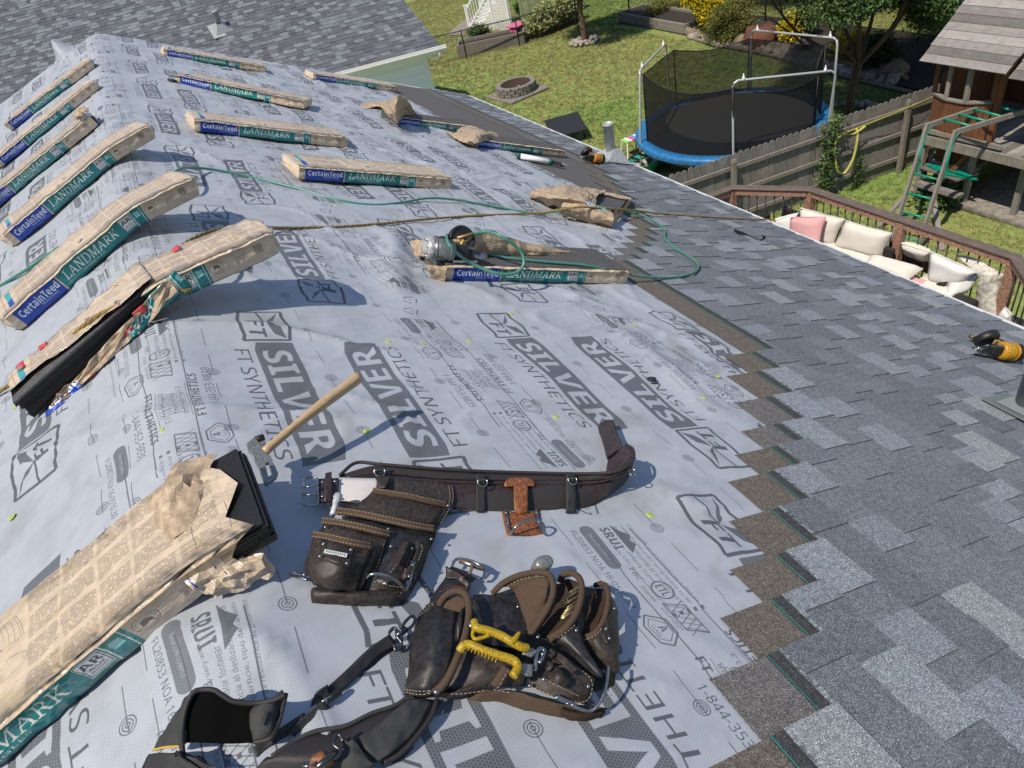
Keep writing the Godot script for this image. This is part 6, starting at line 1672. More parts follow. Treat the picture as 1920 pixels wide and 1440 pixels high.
func build_bundles() -> void:
	var gr := "wrapped shingle bundles on the right slope"
	var gl := "shingle bundles laid over the ridge on the left slope"
	var ed := func(a: Vector3, b: Vector3) -> Array: return [Vector2(a.x, a.z), Vector2(b.x, b.z)]
	var q: Array
	q = ed.call(Vector3(0.632,0,-9.771), Vector3(1.693,0,-9.695)); bundle("tan wrapped shingle bundle nearest the far gable edge, its end close to the ridge", gr, false, q[0], q[1], 0.33, 0.075)
	q = ed.call(Vector3(0.565,0,-7.844), Vector3(1.579,0,-7.367)); bundle("tan wrapped shingle bundle with bright blue label, second one down from the far gable", gr, false, q[0], q[1], 0.33, 0.078)
	q = ed.call(Vector3(0.479,0,-5.79), Vector3(1.527,0,-5.807)); bundle("tan wrapped shingle bundle lying flat between the second far one and the green hose", gr, false, q[0], q[1], 0.33, 0.078)
	q = ed.call(Vector3(0.915,0,-4.717), Vector3(1.938,0,-4.802)); bundle("tan wrapped shingle bundle lying just above the green hose on the right slope", gr, false, q[0], q[1], 0.33, 0.078)
	q = ed.call(Vector3(2.287,0,-9.826), Vector3(3.416,0,-9.913)); bundle("tan wrapped shingle bundle by the white edge near the far eave corner", gr, false, q[0], q[1], 0.33, 0.07)
	# left slope
	bundle("farthest wrapped shingle bundle leaning over the ridge by the lifted sheet corner", gl, true, Vector2(-0.985, -8.37), Vector2(-0.06, -8.40), 0.28, 0.075)
	bundle("second farthest wrapped shingle bundle on the ridge, above the shiny one", gl, true, Vector2(-0.96, -7.0), Vector2(-0.04, -7.20), 0.28, 0.07)
	var o := bundle("shiny plastic wrapped shingle bundle with a torn open upper end, on the left slope", gl, true, Vector2(-0.98, -5.78), Vector2(-0.09, -5.96), 0.25, 0.075)
	for c in o.get_children(): (c as MeshInstance3D).mesh.surface_set_material(0, M.wrapper_shiny)
	stack(o, 0.86, 0.925, 0.24, 0.055, 0.012, 4, M.asphalt, M.asphalt, 99.0, 0.0, 3)
	crumple("torn_paper", o, [[Vector3(0.84, 0.10, 0.0), Vector3(0.90, 0.115, 0.01), Vector3(0.93, 0.10, -0.01)], [Vector3(0.85, 0.11, -0.09), Vector3(0.89, 0.125, -0.10), Vector3(0.94, 0.10, -0.09)], [Vector3(0.83, 0.10, -0.2), Vector3(0.90, 0.12, -0.21), Vector3(0.935, 0.105, -0.22)]], 0.02, 18.0)
	bundle("upper of two clean wrapped shingle bundles at left, between shiny one and tagged one", gl, true, Vector2(-0.649, -4.66), Vector2(0.225, -4.84), 0.27, 0.078, 0.012, 0.62, 0.17)
	bundle("long wrapped shingle bundle at left with a blue and teal tag on top", gl, true, Vector2(-0.531, -3.471), Vector2(0.305, -3.66), 0.27, 0.08, 0.012, 0.54, 0.25)
	# torn one across the ridge: the wrapper is ripped along the printed side so that the layers show
	var a := Vector2(-0.424, -2.685); var b := Vector2(0.455, -2.83); var d := b - a
	o = thing("shingle_bundle", "badly torn shingle bundle bent over the ridge, black edges and red patches showing", "shingle bundle", gl, Transform3D(LB * Basis(Vector3.UP, atan2(-d.y, d.x)), LB * Vector3(a.x, 0, a.y)))
	var L := d.length(); var bx := 0.44; var bn := 0.32
	stack(o, 0.005, L * 0.62, 0.225, 0.072, 0.010, 9, M.asphalt, M.stack, bx, bn, 5)
	var st := stb(true); wrap_paper(st, L * 0.46, L, 0.245, 0.082, 0.010, bx, bn, 4.0, L, 1.2, 0.10)
	emit("wrapper", st, M.wrapper_shiny, o)
	st = stb(true); end_fold(st, L, 1.0, 0.245, 0.082, 0.010, bx, bn, 4.0, L); emit("end_fold", st, M.wrapper, o)
	# top sheet pulled back from the front edge, as far as the labelled end
	st = stb(true)
	var rows := []
	for i in 7:
		var row := []
		for k in 5:
			var x := lerpf(0.0, L * 0.60, i / 6.0); var lip: float = [-0.06, -0.075, -0.05, -0.035, -0.022, -0.012, -0.001][i]
			var z := lerpf(lip, -0.24, k / 4.0)
			row.append(Vector3(x, 0.090 + (0.012 if k == 0 else 0.002) , z))
		rows.append(row)
	var cols := []
	for k in 5:
		var c := []
		for i in 7: c.append(rows[i][k])
		cols.append(c)
	patch(st, cols, 6, 0.0012, 0.005, 12.0, Rect2(0.0, 0.60, 0.60, -0.58)); emit("torn_wrapper", st, M.wrapper_shiny, o)
	crumple("torn_paper", o, [[Vector3(0.02, 0.012, 0.022), Vector3(0.14, 0.01, 0.03), Vector3(0.3, 0.014, 0.026), Vector3(0.42, 0.012, 0.012), Vector3(0.56, 0.03, 0.012)], [Vector3(0.10, 0.03, 0.006), Vector3(0.19, 0.034, 0.010), Vector3(0.31, 0.05, 0.008), Vector3(0.44, 0.06, 0.005), Vector3(0.57, 0.075, 0.004)]], 0.016, 20.0)
	st = stb(true)
	patch(st, [[Vector3(0.33, 0.010, 0.030), Vector3(0.42, 0.010, 0.018), Vector3(0.50, 0.012, 0.010), Vector3(0.60, 0.002, 0.008)], [Vector3(0.40, 0.05, 0.012), Vector3(0.46, 0.062, 0.010), Vector3(0.52, 0.072, 0.007), Vector3(0.60, 0.075, 0.006)]], 6, 0.0012, 0.006, 18.0, Rect2(0.47, 0.985, 0.24, -0.2)); emit("label_strip", st, M.wrapper, o)
	st = stb(true)
	patch(st, [[Vector3(0.03, 0.012, 0.030), Vector3(0.10, 0.010, 0.036), Vector3(0.17, 0.012, 0.036)], [Vector3(0.05, 0.022, 0.012), Vector3(0.10, 0.026, 0.014), Vector3(0.165, 0.030, 0.018)]], 6, 0.0012, 0.006, 18.0, Rect2(0.04, 0.96, 0.12, -0.1)); emit("label_strip", st, M.wrapper, o)
	M.red = mk(lin(0.55, 0.05, 0.06), 0.6)
	for p in [[Vector3(0.62, 0.094, -0.20), 0.035, 0.045], [Vector3(0.14, 0.094, -0.225), 0.03, 0.03], [Vector3(0.05, 0.095, -0.215), 0.032, 0.05], [Vector3(0.40, 0.097, -0.03), 0.03, 0.016], [Vector3(0.44, 0.052, 0.016), 0.042, 0.03], [Vector3(0.375, 0.03, 0.022), 0.03, 0.024], [Vector3(0.205, 0.014, 0.03), 0.02, 0.014]]:
		st = stb(true); var c: Vector3 = p[0]
		var f := 1.0 if c.z < 0.0 else 0.0
		if c.x > bx:
			var g: Array = bundle_ring(c.x, 0.29, 0.082, 0.013, bx, bn, 0.0, 0.0); c = (g[7] as Vector3)
		patch(st, [[c + Vector3(-p[1] / 2, -0.006 * (1 - f), p[2] / 2 * f), c + Vector3(p[1] / 2, -0.008 * (1 - f) , p[2] / 2 * f)], [c + Vector3(-p[1] / 2, p[2] / 2 * (1 - f), -p[2] / 2 * f), c + Vector3(p[1] / 2, p[2] / 2 * (1 - f), -p[2] / 2 * f)]], 4, 0.0012, 0.003, 30.0); emit("red_patch", st, M.red, o)
	# the nearest one, open at its ridge end
	a = Vector2(-0.875, -1.525); b = Vector2(0.155, -1.55); d = b - a; L = 1.03
	o = thing("shingle_bundle", "nearest shingle bundle, torn open at its ridge end, the hammer on it", "shingle bundle", gl, Transform3D(LB * Basis(Vector3.UP, atan2(-d.y, d.x)), LB * Vector3(a.x, 0, a.y)))
	bx = 0.84; bn = 0.24
	st = stb(true); wrap_paper(st, 0.0, L * 0.968, 0.285, 0.072, 0.010, bx, bn, 8.0, L, 1.5, 0.0, 0.09); emit("wrapper", st, M.wrapper_shiny, o)
	st = stb(true); end_fold(st, 0.0, -1.0, 0.285, 0.072, 0.010, bx, bn, 8.0, L); emit("end_fold", st, M.wrapper, o)
	stack(o, 0.76, L * 1.008, 0.262, 0.050, 0.014, 8, M.asphalt, M.asphalt, bx, bn, 9)
	crumple("torn_paper", o, [[Vector3(0.878, 0.072, -0.100), Vector3(0.933, 0.063, -0.100), Vector3(0.963, 0.036, -0.095)], [Vector3(0.868, 0.079, -0.170), Vector3(0.918, 0.095, -0.165), Vector3(0.968, 0.060, -0.160)], [Vector3(0.868, 0.075, -0.230), Vector3(0.928, 0.101, -0.225), Vector3(0.983, 0.060, -0.215)], [Vector3(0.878, 0.062, -0.280), Vector3(0.938, 0.084, -0.290), Vector3(1.003, 0.039, -0.275)]], 0.016, 9.0, null, 5)
	crumple("torn_paper", o, [[Vector3(0.898, -0.002, 0.010), Vector3(0.948, -0.034, 0.012), Vector3(0.996, -0.056, 0.006)], [Vector3(0.888, 0.051, 0.006), Vector3(0.948, 0.022, 0.006), Vector3(1.003, -0.024, 0.004)], [Vector3(0.878, 0.070, -0.050), Vector3(0.938, 0.042, -0.055), Vector3(0.983, 0.012, -0.050)]], 0.014, 26.0, M.wrapper)
	# opened bundles on the right slope
	var go := "opened shingle bundles near the eave"
	opened("opened shingle bundle with brown paper standing up like a tent", go, Vector2(2.438,-7.267), Vector2(3.234,-7.364), 0.95, [
		[Vector3(2.397,0.02,-7.19), Vector3(2.297,0.1,-7.162), Vector3(2.497,0.06,-7.939), Vector3(2.405,0.015,-8.032)], [Vector3(2.356,0.08,-6.983), Vector3(2.275,0.2,-6.987), Vector3(2.506,0.09,-7.926), Vector3(2.343,0.01,-8.161)], [Vector3(2.551,0.1,-7.34), Vector3(2.306,0.3,-6.968), Vector3(2.552,0.14,-7.826), Vector3(2.693,0.02,-8.634)], [Vector3(2.853,0.05,-7.732), Vector3(2.565,0.24,-7.402), Vector3(2.573,0.18,-7.611), Vector3(2.818,0.04,-8.454)]])
	opened("opened shingle bundle with flattened brown paper folded over its labelled end", go, Vector2(2.977,-6.593), Vector2(4.014,-6.634), 1.04, [
		[Vector3(2.966,0.01,-6.587), Vector3(2.815,0.05,-6.481), Vector3(2.803,0.05,-6.695), Vector3(2.966,0.01,-7.338)], [Vector3(2.85,0.085,-6.341), Vector3(2.865,0.1,-6.54), Vector3(2.938,0.09,-6.811), Vector3(2.976,0.03,-7.073)], [Vector3(3.109,0.08,-6.609), Vector3(3.024,0.14,-6.575), Vector3(3.087,0.12,-6.874), Vector3(3.113,0.06,-7.258)], [Vector3(3.398,0.07,-6.903), Vector3(3.368,0.1,-7.013), Vector3(3.348,0.08,-7.148), Vector3(3.344,0.08,-7.459)]])
	o = opened("opened shingle bundle under the black nail gun and its hose loop", go, Vector2(1.18,-3.149), Vector2(2.2,-3.149), 1.02, [
		[Vector3(1.145,0.02,-3.429), Vector3(1.224,0.08,-3.258), Vector3(1.407,0.085,-3.291), Vector3(1.719,0.085,-3.324), Vector3(2.059,0.075,-3.419)], [Vector3(1.142,0.05,-3.476), Vector3(1.215,0.12,-3.243), Vector3(1.406,0.13,-3.281), Vector3(1.683,0.11,-3.326), Vector3(2.057,0.08,-3.413)], [Vector3(1.154,0.06,-3.516), Vector3(1.236,0.15,-3.273), Vector3(1.378,0.2,-3.279), Vector3(1.684,0.13,-3.362), Vector3(2.011,0.085,-3.419)]])
	crumple("torn_paper", o, [[Vector3(1.138,0.005,-3.198) , Vector3(1.18,0,-3.149)], [Vector3(1.101,0.05,-3.175), Vector3(1.156,0.075,-3.101)], [Vector3(1.092,0.07,-3.173), Vector3(1.18,0.08,-3.134)]], 0.008)
	crumple("torn_paper", o, [[Vector3(2.146,0.05,-3.137), Vector3(2.201,0.06,-3.174)], [Vector3(2.096,0.09,-3.112), Vector3(2.202,0.075,-3.173)]], 0.006)
	# remnant bundle under loose paper
	o = roof_thing("shingle_bundle", "nearly used up shingle bundle under two lumps of torn brown paper", "shingle bundle", Vector3(2.887,0,-4.536), go)
	st = stb()
	for k in 4: box(st, Transform3D(Basis(Vector3.UP, 0.80), Vector3(3.214,0,-4.81) + Vector3(0, 0.012 + k * 0.013, 0)), Vector3(0.68, 0.010, 0.32))
	emit("shingle_stack", st, M.stack, o)
	crumple("torn_paper", o, [[Vector3(2.569,0.01,-4.827), Vector3(2.632,0.03,-4.579), Vector3(2.744,0.08,-4.327), Vector3(2.763,0.09,-4.274)], [Vector3(2.531,0.06,-4.721), Vector3(2.52,0.13,-4.407), Vector3(2.683,0.14,-4.329), Vector3(2.874,0.1,-4.453)], [Vector3(2.679,0.07,-4.824), Vector3(2.795,0.12,-4.734), Vector3(2.939,0.12,-4.666), Vector3(3.032,0.1,-4.654)], [Vector3(2.929,0.04,-5.067), Vector3(3.081,0.05,-5.138), Vector3(3.292,0.05,-5.08), Vector3(3.307,0.07,-4.923)]], 0.022, 5.5)
	crumple("torn_paper", o, [[Vector3(2.621,0.01,-4.444), Vector3(2.675,0.01,-4.291), Vector3(2.839,0.01,-4.162)], [Vector3(2.53,0.06,-4.344), Vector3(2.627,0.08,-4.218), Vector3(2.767,0.08,-4.077)], [Vector3(2.536,0.1,-4.331), Vector3(2.634,0.12,-4.228), Vector3(2.8,0.11,-4.135)], [Vector3(2.762,0.06,-4.548), Vector3(2.856,0.07,-4.486), Vector3(2.956,0.07,-4.397)]], 0.018, 7.0)
	crumple("torn_paper", o, [[Vector3(2.873,0.01,-4.202), Vector3(3.225,0.01,-4.551), Vector3(3.637,0.01,-4.983)], [Vector3(2.787,0.07,-4.123), Vector3(3.111,0.075,-4.441), Vector3(3.479,0.075,-4.821)]], 0.006)
	crumple("torn_paper", o, [[Vector3(3.193,0.06,-4.925), Vector3(3.293,0.07,-4.831), Vector3(3.435,0.07,-4.754)], [Vector3(3.222,0.07,-4.987), Vector3(3.325,0.085,-4.874), Vector3(3.454,0.085,-4.779)]], 0.006)
	st = stb(true); patch(st, [[Vector3(2.657,0.115,-4.214), Vector3(2.693,0.11,-4.158), Vector3(2.769,0.1,-4.149)], [Vector3(2.647,0.15,-4.273), Vector3(2.758,0.13,-4.272), Vector3(2.801,0.115,-4.189)]], 5, 0.0012, 0.01, 14.0, Rect2(0.10, 0.93, 0.5, -0.1)); emit("label_strip", st, M.wrapper, o)

func opened(label: String, group: String, a: Vector2, b: Vector2, L: float, paper: Array) -> Node3D:
	var d := (b - a).normalized()
	var o := roof_thing("shingle_bundle", label, "shingle bundle", Vector3(a.x, 0, a.y), group)
	var h := Node3D.new(); h.name = "shingle_stack"; h.transform = Transform3D(Basis(Vector3.UP, atan2(-d.y, d.x)), Vector3.ZERO); o.add_child(h, true)
	stack(h, 0.0, L, 0.325, 0.066, 0.010, 5, M.stack, M.stack, 99.0, 0.0, int(a.x * 10))
	var w := Node3D.new(); w.name = "wrapper"; w.transform = h.transform; o.add_child(w, true)
	var st := stb(true); wrap_paper(st, 0.0, L, 0.335, 0.073, 0.006, 99.0, 0.0, a.x, L, 0.7, 0.0, 0.0, true)
	emit("wrapper_sides", st, M.wrapper, w)
	st = stb(true); end_fold(st, L, 1.0, 0.33, 0.070, 0.006, 99.0, 0.0, a.x, L); emit("end_fold", st, M.wrapper, w)
	crumple("torn_paper", o, paper, 0.014, 6.0)
	return o

# a coil nailer, built round a local frame: x along the barrel from cap to nose, y up, z sideways
func nailer(label: String, at_: Transform3D, body: Material, frame_pos: Vector3, group: String, silver: bool, zs := 1.0) -> Node3D:
	var o := thing("nail_gun", label, "nail gun", group, at_)
	var X := Transform3D(Basis(Vector3(0, -1, 0), Vector3(1, 0, 0), Vector3(0, 0, 1)), Vector3.ZERO)   # lathe axis along x
	var st := stb(true)
	lathe(st, X, [Vector2(0.001, -0.062), Vector2(0.036, -0.060), Vector2(0.042, -0.052), Vector2(0.043, -0.030), Vector2(0.046, -0.028), Vector2(0.047, 0.012), Vector2(0.046, 0.055), Vector2(0.040, 0.062), Vector2(0.034, 0.066), Vector2(0.001, 0.066)], 24); emit("body", st, body, o)
	st = stb(true); lathe(st, X, [Vector2(0.001, -0.080), Vector2(0.026, -0.078), Vector2(0.030, -0.060), Vector2(0.047, -0.058), Vector2(0.0485, -0.040), Vector2(0.0475, -0.032)], 24); emit("end_cap", st, M.galv if silver else M.rubber, o)
	for k in 4:
		st = stb(true); var a := TAU * k / 4 + 0.5; lathe(st, X.translated(Vector3(0, sin(a) * 0.036, cos(a) * 0.036)), [Vector2(0.001, -0.067), Vector2(0.005, -0.066), Vector2(0.005, -0.05)], 8); emit("cap_bolt", st, M.steel, o)
	# rib bands
	for x in [-0.02, 0.045]:
		st = stb(true); lathe(st, X, [Vector2(0.046, x - 0.004), Vector2(0.0495, x - 0.002), Vector2(0.0495, x + 0.002), Vector2(0.046, x + 0.004)], 24); emit("band", st, body, o)
	# nose: magazine feed, driver guide, contact tip
	st = stb(); box(st, at(Vector3(0.095, 0.0, 0)), Vector3(0.07, 0.05, 0.045), 0.006); box(st, at(Vector3(0.145, -0.004, 0.0)), Vector3(0.075, 0.028, 0.03), 0.004); emit("nose", st, M.black, o)
	st = stb(true); lathe(st, X.translated(Vector3(0, -0.008, 0.006)), [Vector2(0.013, 0.15), Vector2(0.014, 0.205), Vector2(0.011, 0.213), Vector2(0.008, 0.212), Vector2(0.008, 0.19), Vector2(0.001, 0.19)], 14); emit("contact_tip", st, M.steel, o)
	st = stb(); beam(st, Vector3(0.06, -0.04, 0.02), Vector3(0.17, -0.028, 0.02), 0.008, 0.012); beam(st, Vector3(0.07, 0.032, -0.01), Vector3(0.16, 0.018, -0.012), 0.01, 0.008); emit("trip_rod", st, M.steel, o)
	# handle with trigger, running back and up from the body
	st = stb(true); tube(st, spline([Vector3(0.01, 0.02, -0.02 * zs), Vector3(0.02, 0.02, -0.07 * zs), Vector3(0.02, 0.0, -0.13 * zs), Vector3(0.02, -0.02, -0.185 * zs)]), 0.021, 12, 0.019); emit("handle", st, M.rubber, o)
	st = stb(true); tube(st, spline([Vector3(0.045, 0.02, -0.035 * zs), Vector3(0.052, 0.02, -0.05 * zs), Vector3(0.05, 0.015, -0.068 * zs)]), 0.007, 8); emit("trigger", st, M.black, o)
	st = stb(true); lathe(st, Transform3D(Basis(Vector3.RIGHT, -PI / 2 * zs), Vector3(0.02, -0.02, -0.185 * zs)), [Vector2(0.016, 0), Vector2(0.016, 0.012), Vector2(0.010, 0.014), Vector2(0.010, 0.03), Vector2(0.012, 0.032), Vector2(0.012, 0.05), Vector2(0.001, 0.052)], 12); emit("air_fitting", st, mk(lin(0.40, 0.28, 0.10), 0.35, 0.9), o)
	# round magazine with coiled nails
	var mz := Vector3(0.105, 0.035, -0.075 * zs)
	st = stb(true); lathe(st, Transform3D(Basis(Vector3(0.2, 0.25, 1).normalized().cross(Vector3.UP).normalized(), Vector3(0.9, 0.25, 0.2).normalized(), Vector3.BACK).orthonormalized(), mz), [Vector2(0.001, -0.022), Vector2(0.058, -0.022), Vector2(0.062, -0.016), Vector2(0.062, 0.012), Vector2(0.056, 0.016), Vector2(0.050, 0.008), Vector2(0.02, 0.008), Vector2(0.018, 0.018), Vector2(0.001, 0.018)], 26); emit("magazine", st, M.black, o)
	for k in 8:
		st = stb(true); var p := Vector3(0.105 - k * 0.001, 0.050 - k * 0.006, (-0.012 - k * 0.0012) * zs); tube(st, PackedVector3Array([p + Vector3(-0.014, 0, 0), p + Vector3(0.014, 0, 0)]), 0.0018, 6); emit("nail", st, mk(lin(0.62, 0.48, 0.2), 0.35, 0.9), o)
	st = stb(); box(st, at(Vector3(0.075, 0.03, -0.03 * zs), 0.2), Vector3(0.035, 0.028, 0.02), 0.004); emit("latch", st, mk(lin(0.5, 0.33, 0.12), 0.6), o)
	return o

func build_roof_items() -> void:
	var st: SurfaceTool; var o: Node3D
	# vent pipes
	var up := RB.y; var dn := RB.x
	o = vent("vent_pipe", "galvanised vent pipe with collar and folded flashing at the eave beside a nail gun", RB * (Vector3(4.729,0,-6.779) + Vector3(0, 0.024, 0)), up, dn, 0.40, 0.052, 0.42); o.set_meta("group", "metal roof vents")
	o = vent("vent_pipe", "grey green vent pipe and flashing cut by the right edge of the picture", RB * (Vector3(3.278,0,-1.666) + Vector3(0, 0.030, 0)), up, dn, 0.30, 0.045, 0.25); o.set_meta("group", "metal roof vents")
	for c in o.get_children(): (c as MeshInstance3D).mesh.surface_set_material(0, mk(lin(0.17, 0.20, 0.21), 0.4, 0.2))
	# nail guns
	M.silver_body = mk(lin(0.36, 0.40, 0.38), 0.38, 0.6, T.mottle, 14.0)
	var p := Vector3(1.161,0.085,-3.211)
	nailer("silver and black nail gun lying on the opened bundle with the hose coupled to it", Transform3D(RB * Basis(Vector3.UP, -0.25), RB * (p + Vector3(0, 0.045, 0))), M.silver_body, p, "nail guns", true)
	p = Vector3(4.316,0,-6.474)
	nailer("worn yellow nail gun lying beside the galvanised vent pipe", Transform3D(RB * Basis(Vector3.UP, PI + 0.05), RB * (p + Vector3(0, 0.068, 0))), mk(lin(0.62, 0.28, 0.03), 0.45, 0, T.mottle, 20.0), p, "nail guns", false, -1.0)
	p = Vector3(3.977,0,-2.106)
	nailer("bright yellow nail gun on the shingles at the right edge", Transform3D(RB * Basis(Vector3.UP, 2.85), RB * (p + Vector3(0, 0.078, 0))), M.yellow, p, "nail guns", false, -1.0)
	# caulking gun
	var a := Vector3(3.271,0.035,-6.244); var b := Vector3(3.527,0.035,-6.153)
	o = roof_thing("caulking_gun", "caulking gun with a white cartridge lying on the dark eave membrane", "caulking gun", a)
	var ax := (b - a).normalized()
	st = stb(true); tube(st, PackedVector3Array([a, b]), 0.025, 14); emit("cartridge", st, M.white, o)
	st = stb(true); tube(st, PackedVector3Array([b, b + ax * 0.04]), 0.0265, 14); tube(st, PackedVector3Array([a - ax * 0.03, a]), 0.0265, 14); emit("end_ring", st, mk(lin(0.01, 0.09, 0.07), 0.4), o)
	st = stb(true); tube(st, PackedVector3Array([b + ax * 0.04, b + ax * 0.19]), 0.010, 8, 0.002); emit("nozzle", st, M.white, o)
	st = stb(); beam(st, a - Vector3(0, 0.03, 0), b - Vector3(0, 0.03, 0), 0.03, 0.006); beam(st, b + ax * 0.04, b + ax * 0.10 + Vector3(0, 0, 0.05), 0.02, 0.035); beam(st, b + ax * 0.05 + Vector3(0, 0.01, 0.02), b + ax * 0.13 + Vector3(0, -0.01, 0.045), 0.012, 0.02); emit("frame", st, M.black, o)
	st = stb(true); tube(st, PackedVector3Array([a - ax * 0.03, a - ax * 0.10]), 0.004, 6); emit("plunger_rod", st, M.steel, o)
	# scraps
	o = roof_thing("rubber_scrap", "small black curled scrap on the far underlayment between two bundles", "scrap", Vector3(0.557,0,-8.014))
	st = stb(true); patch(st, [[Vector3(0.508,0.01,-7.959), Vector3(0.537,0.02,-7.803), Vector3(0.6,0.012,-7.918)], [Vector3(0.504,0.03,-7.911), Vector3(0.537,0.055,-7.746), Vector3(0.587,0.03,-7.876)]], 4, 0.006); emit("scrap", st, M.black, o)
	o = roof_thing("rubber_scrap", "tiny folded black tab standing on the printed underlayment near the shingle edge", "scrap", Vector3(1.617,0,-2.208))
	st = stb(true); patch(st, [[Vector3(1.582,0.008,-2.197), Vector3(1.573,0.022,-2.164), Vector3(1.608,0.012,-2.17)], [Vector3(1.589,0.012,-2.205), Vector3(1.574,0.034,-2.174), Vector3(1.614,0.02,-2.188)]], 4, 0.003); emit("scrap", st, M.black, o)
	o = roof_thing("metal_strip", "thin black bent strip on the shingles between the rope and the sofa", "strip", Vector3(4.384,0,-4.275))
	st = stb(true); ribbon(st, spline([Vector3(4.079,0.036,-4.247), Vector3(4.082,0.044,-4.123), Vector3(4.145,0.036,-4.046), Vector3(4.197,0.044,-4.054), Vector3(4.151,0.072,-4.025)]), Vector3(0, 0.2, 1), 0.02, 0.004); emit("strip", st, M.black, o)
	# hammer resting on the near bundle
	M.hickory = mk(lin(0.95, 0.66, 0.38), 0.30); M.hickory.albedo_texture = T.wood; M.hickory.uv1_scale = Vector3(1, 2.5, 1); M.forged = mk(lin(0.42, 0.43, 0.41), 0.36, 0.55, T.mottle, 25.0)
	var e := Vector3(0.433,0.165,-2.057); var hd := Vector3(0.167,0.082,-1.879)
	o = roof_thing("hammer", "roofing hammer with a smooth wooden handle, its steel head on the near bundle", "hammer", hd)
	var d := (e - hd).normalized(); var flat := d.cross(Vector3.UP).normalized(); var v := flat.cross(d)
	st = stb(true); var rings := []; var n := 26
	for i in n + 1:
		var f := float(i) / n; var w := 0.0125 + 0.0045 * smoothstep(0.25, 0.6, f) - 0.0015 * sin(f * PI) + 0.0012 * smoothstep(0.86, 0.97, f) - 0.0012 * smoothstep(0.985, 1.0, f); var t := w * 0.78
		var c := hd.lerp(e, f) + v * 0.004 * sin(f * PI * 1.3); var row := []
		for k in 14: row.append(c + flat * cos(TAU * k / 14) * t + v * sin(TAU * k / 14) * w)
		rings.append(row)
	for i in n:
		for k in 14: quad(st, rings[i][k], rings[i][(k + 1) % 14], rings[i + 1][(k + 1) % 14], rings[i + 1][k], Vector2(k / 14.0, i / 26.0), Vector2((k + 1) / 14.0, i / 26.0), Vector2((k + 1) / 14.0, (i + 1) / 26.0), Vector2(k / 14.0, (i + 1) / 26.0))
	for k in range(1, 13): tri(st, rings[n][0], rings[n][k], rings[n][k + 1]); tri(st, rings[0][0], rings[0][k + 1], rings[0][k])
	emit("handle", st, M.hickory, o)
	# flat cast head with a slot, lying against the bundle's end
	var ku := (Vector3(0.17,0.08,-1.87) - Vector3(0.134,0.09,-1.904)).normalized(); var kn := ku.cross(Vector3(0.164,0.052,-1.796) - Vector3(0.134,0.09,-1.904)).normalized()
	if kn.y < 0: kn = -kn
	var kv := kn.cross(ku); var k0 := Vector3(0.159,0.074,-1.857)
	var flatten := func(pts: Array) -> PackedVector2Array:
		var out := PackedVector2Array()
		for p3 in pts: out.append(Vector2((p3 - k0).dot(ku), (p3 - k0).dot(kv)))
		return out
	st = stb()
	prism(st, flatten.call([Vector3(0.134,0.09,-1.904), Vector3(0.156,0.097,-1.92), Vector3(0.17,0.098,-1.917), Vector3(0.175,0.092,-1.9), Vector3(0.167,0.087,-1.89), Vector3(0.17,0.08,-1.87), Vector3(0.178,0.079,-1.864), Vector3(0.171,0.072,-1.848), Vector3(0.164,0.071,-1.847), Vector3(0.164,0.058,-1.813), Vector3(0.158,0.051,-1.796), Vector3(0.154,0.053,-1.802), Vector3(0.15,0.067,-1.84), Vector3(0.144,0.074,-1.86), Vector3(0.144,0.08,-1.875), Vector3(0.135,0.086,-1.892)]), Transform3D(Basis(ku, kv, kn), k0), 0.011)
	prism(st, flatten.call([Vector3(0.178,0.079,-1.864), Vector3(0.186,0.062,-1.817), Vector3(0.181,0.058,-1.809), Vector3(0.158,0.051,-1.796), Vector3(0.164,0.058,-1.813), Vector3(0.174,0.06,-1.817), Vector3(0.171,0.072,-1.848)]), Transform3D(Basis(ku, kv, kn), k0), 0.0108)
	emit("blade", st, M.forged, o)
	st = stb(true); tube(st, PackedVector3Array([Vector3(0.142,0.089,-1.901) - kn * 0.012, Vector3(0.17,0.087,-1.888) - kn * 0.002]), 0.012, 12); emit("eye", st, M.forged, o)
	st = stb(true); tube(st, PackedVector3Array([Vector3(0.156,0.094,-1.91) + kn * 0.004, Vector3(0.172,0.096,-1.914) + kn * 0.004]), 0.009, 10); emit("poll", st, M.rubber, o)

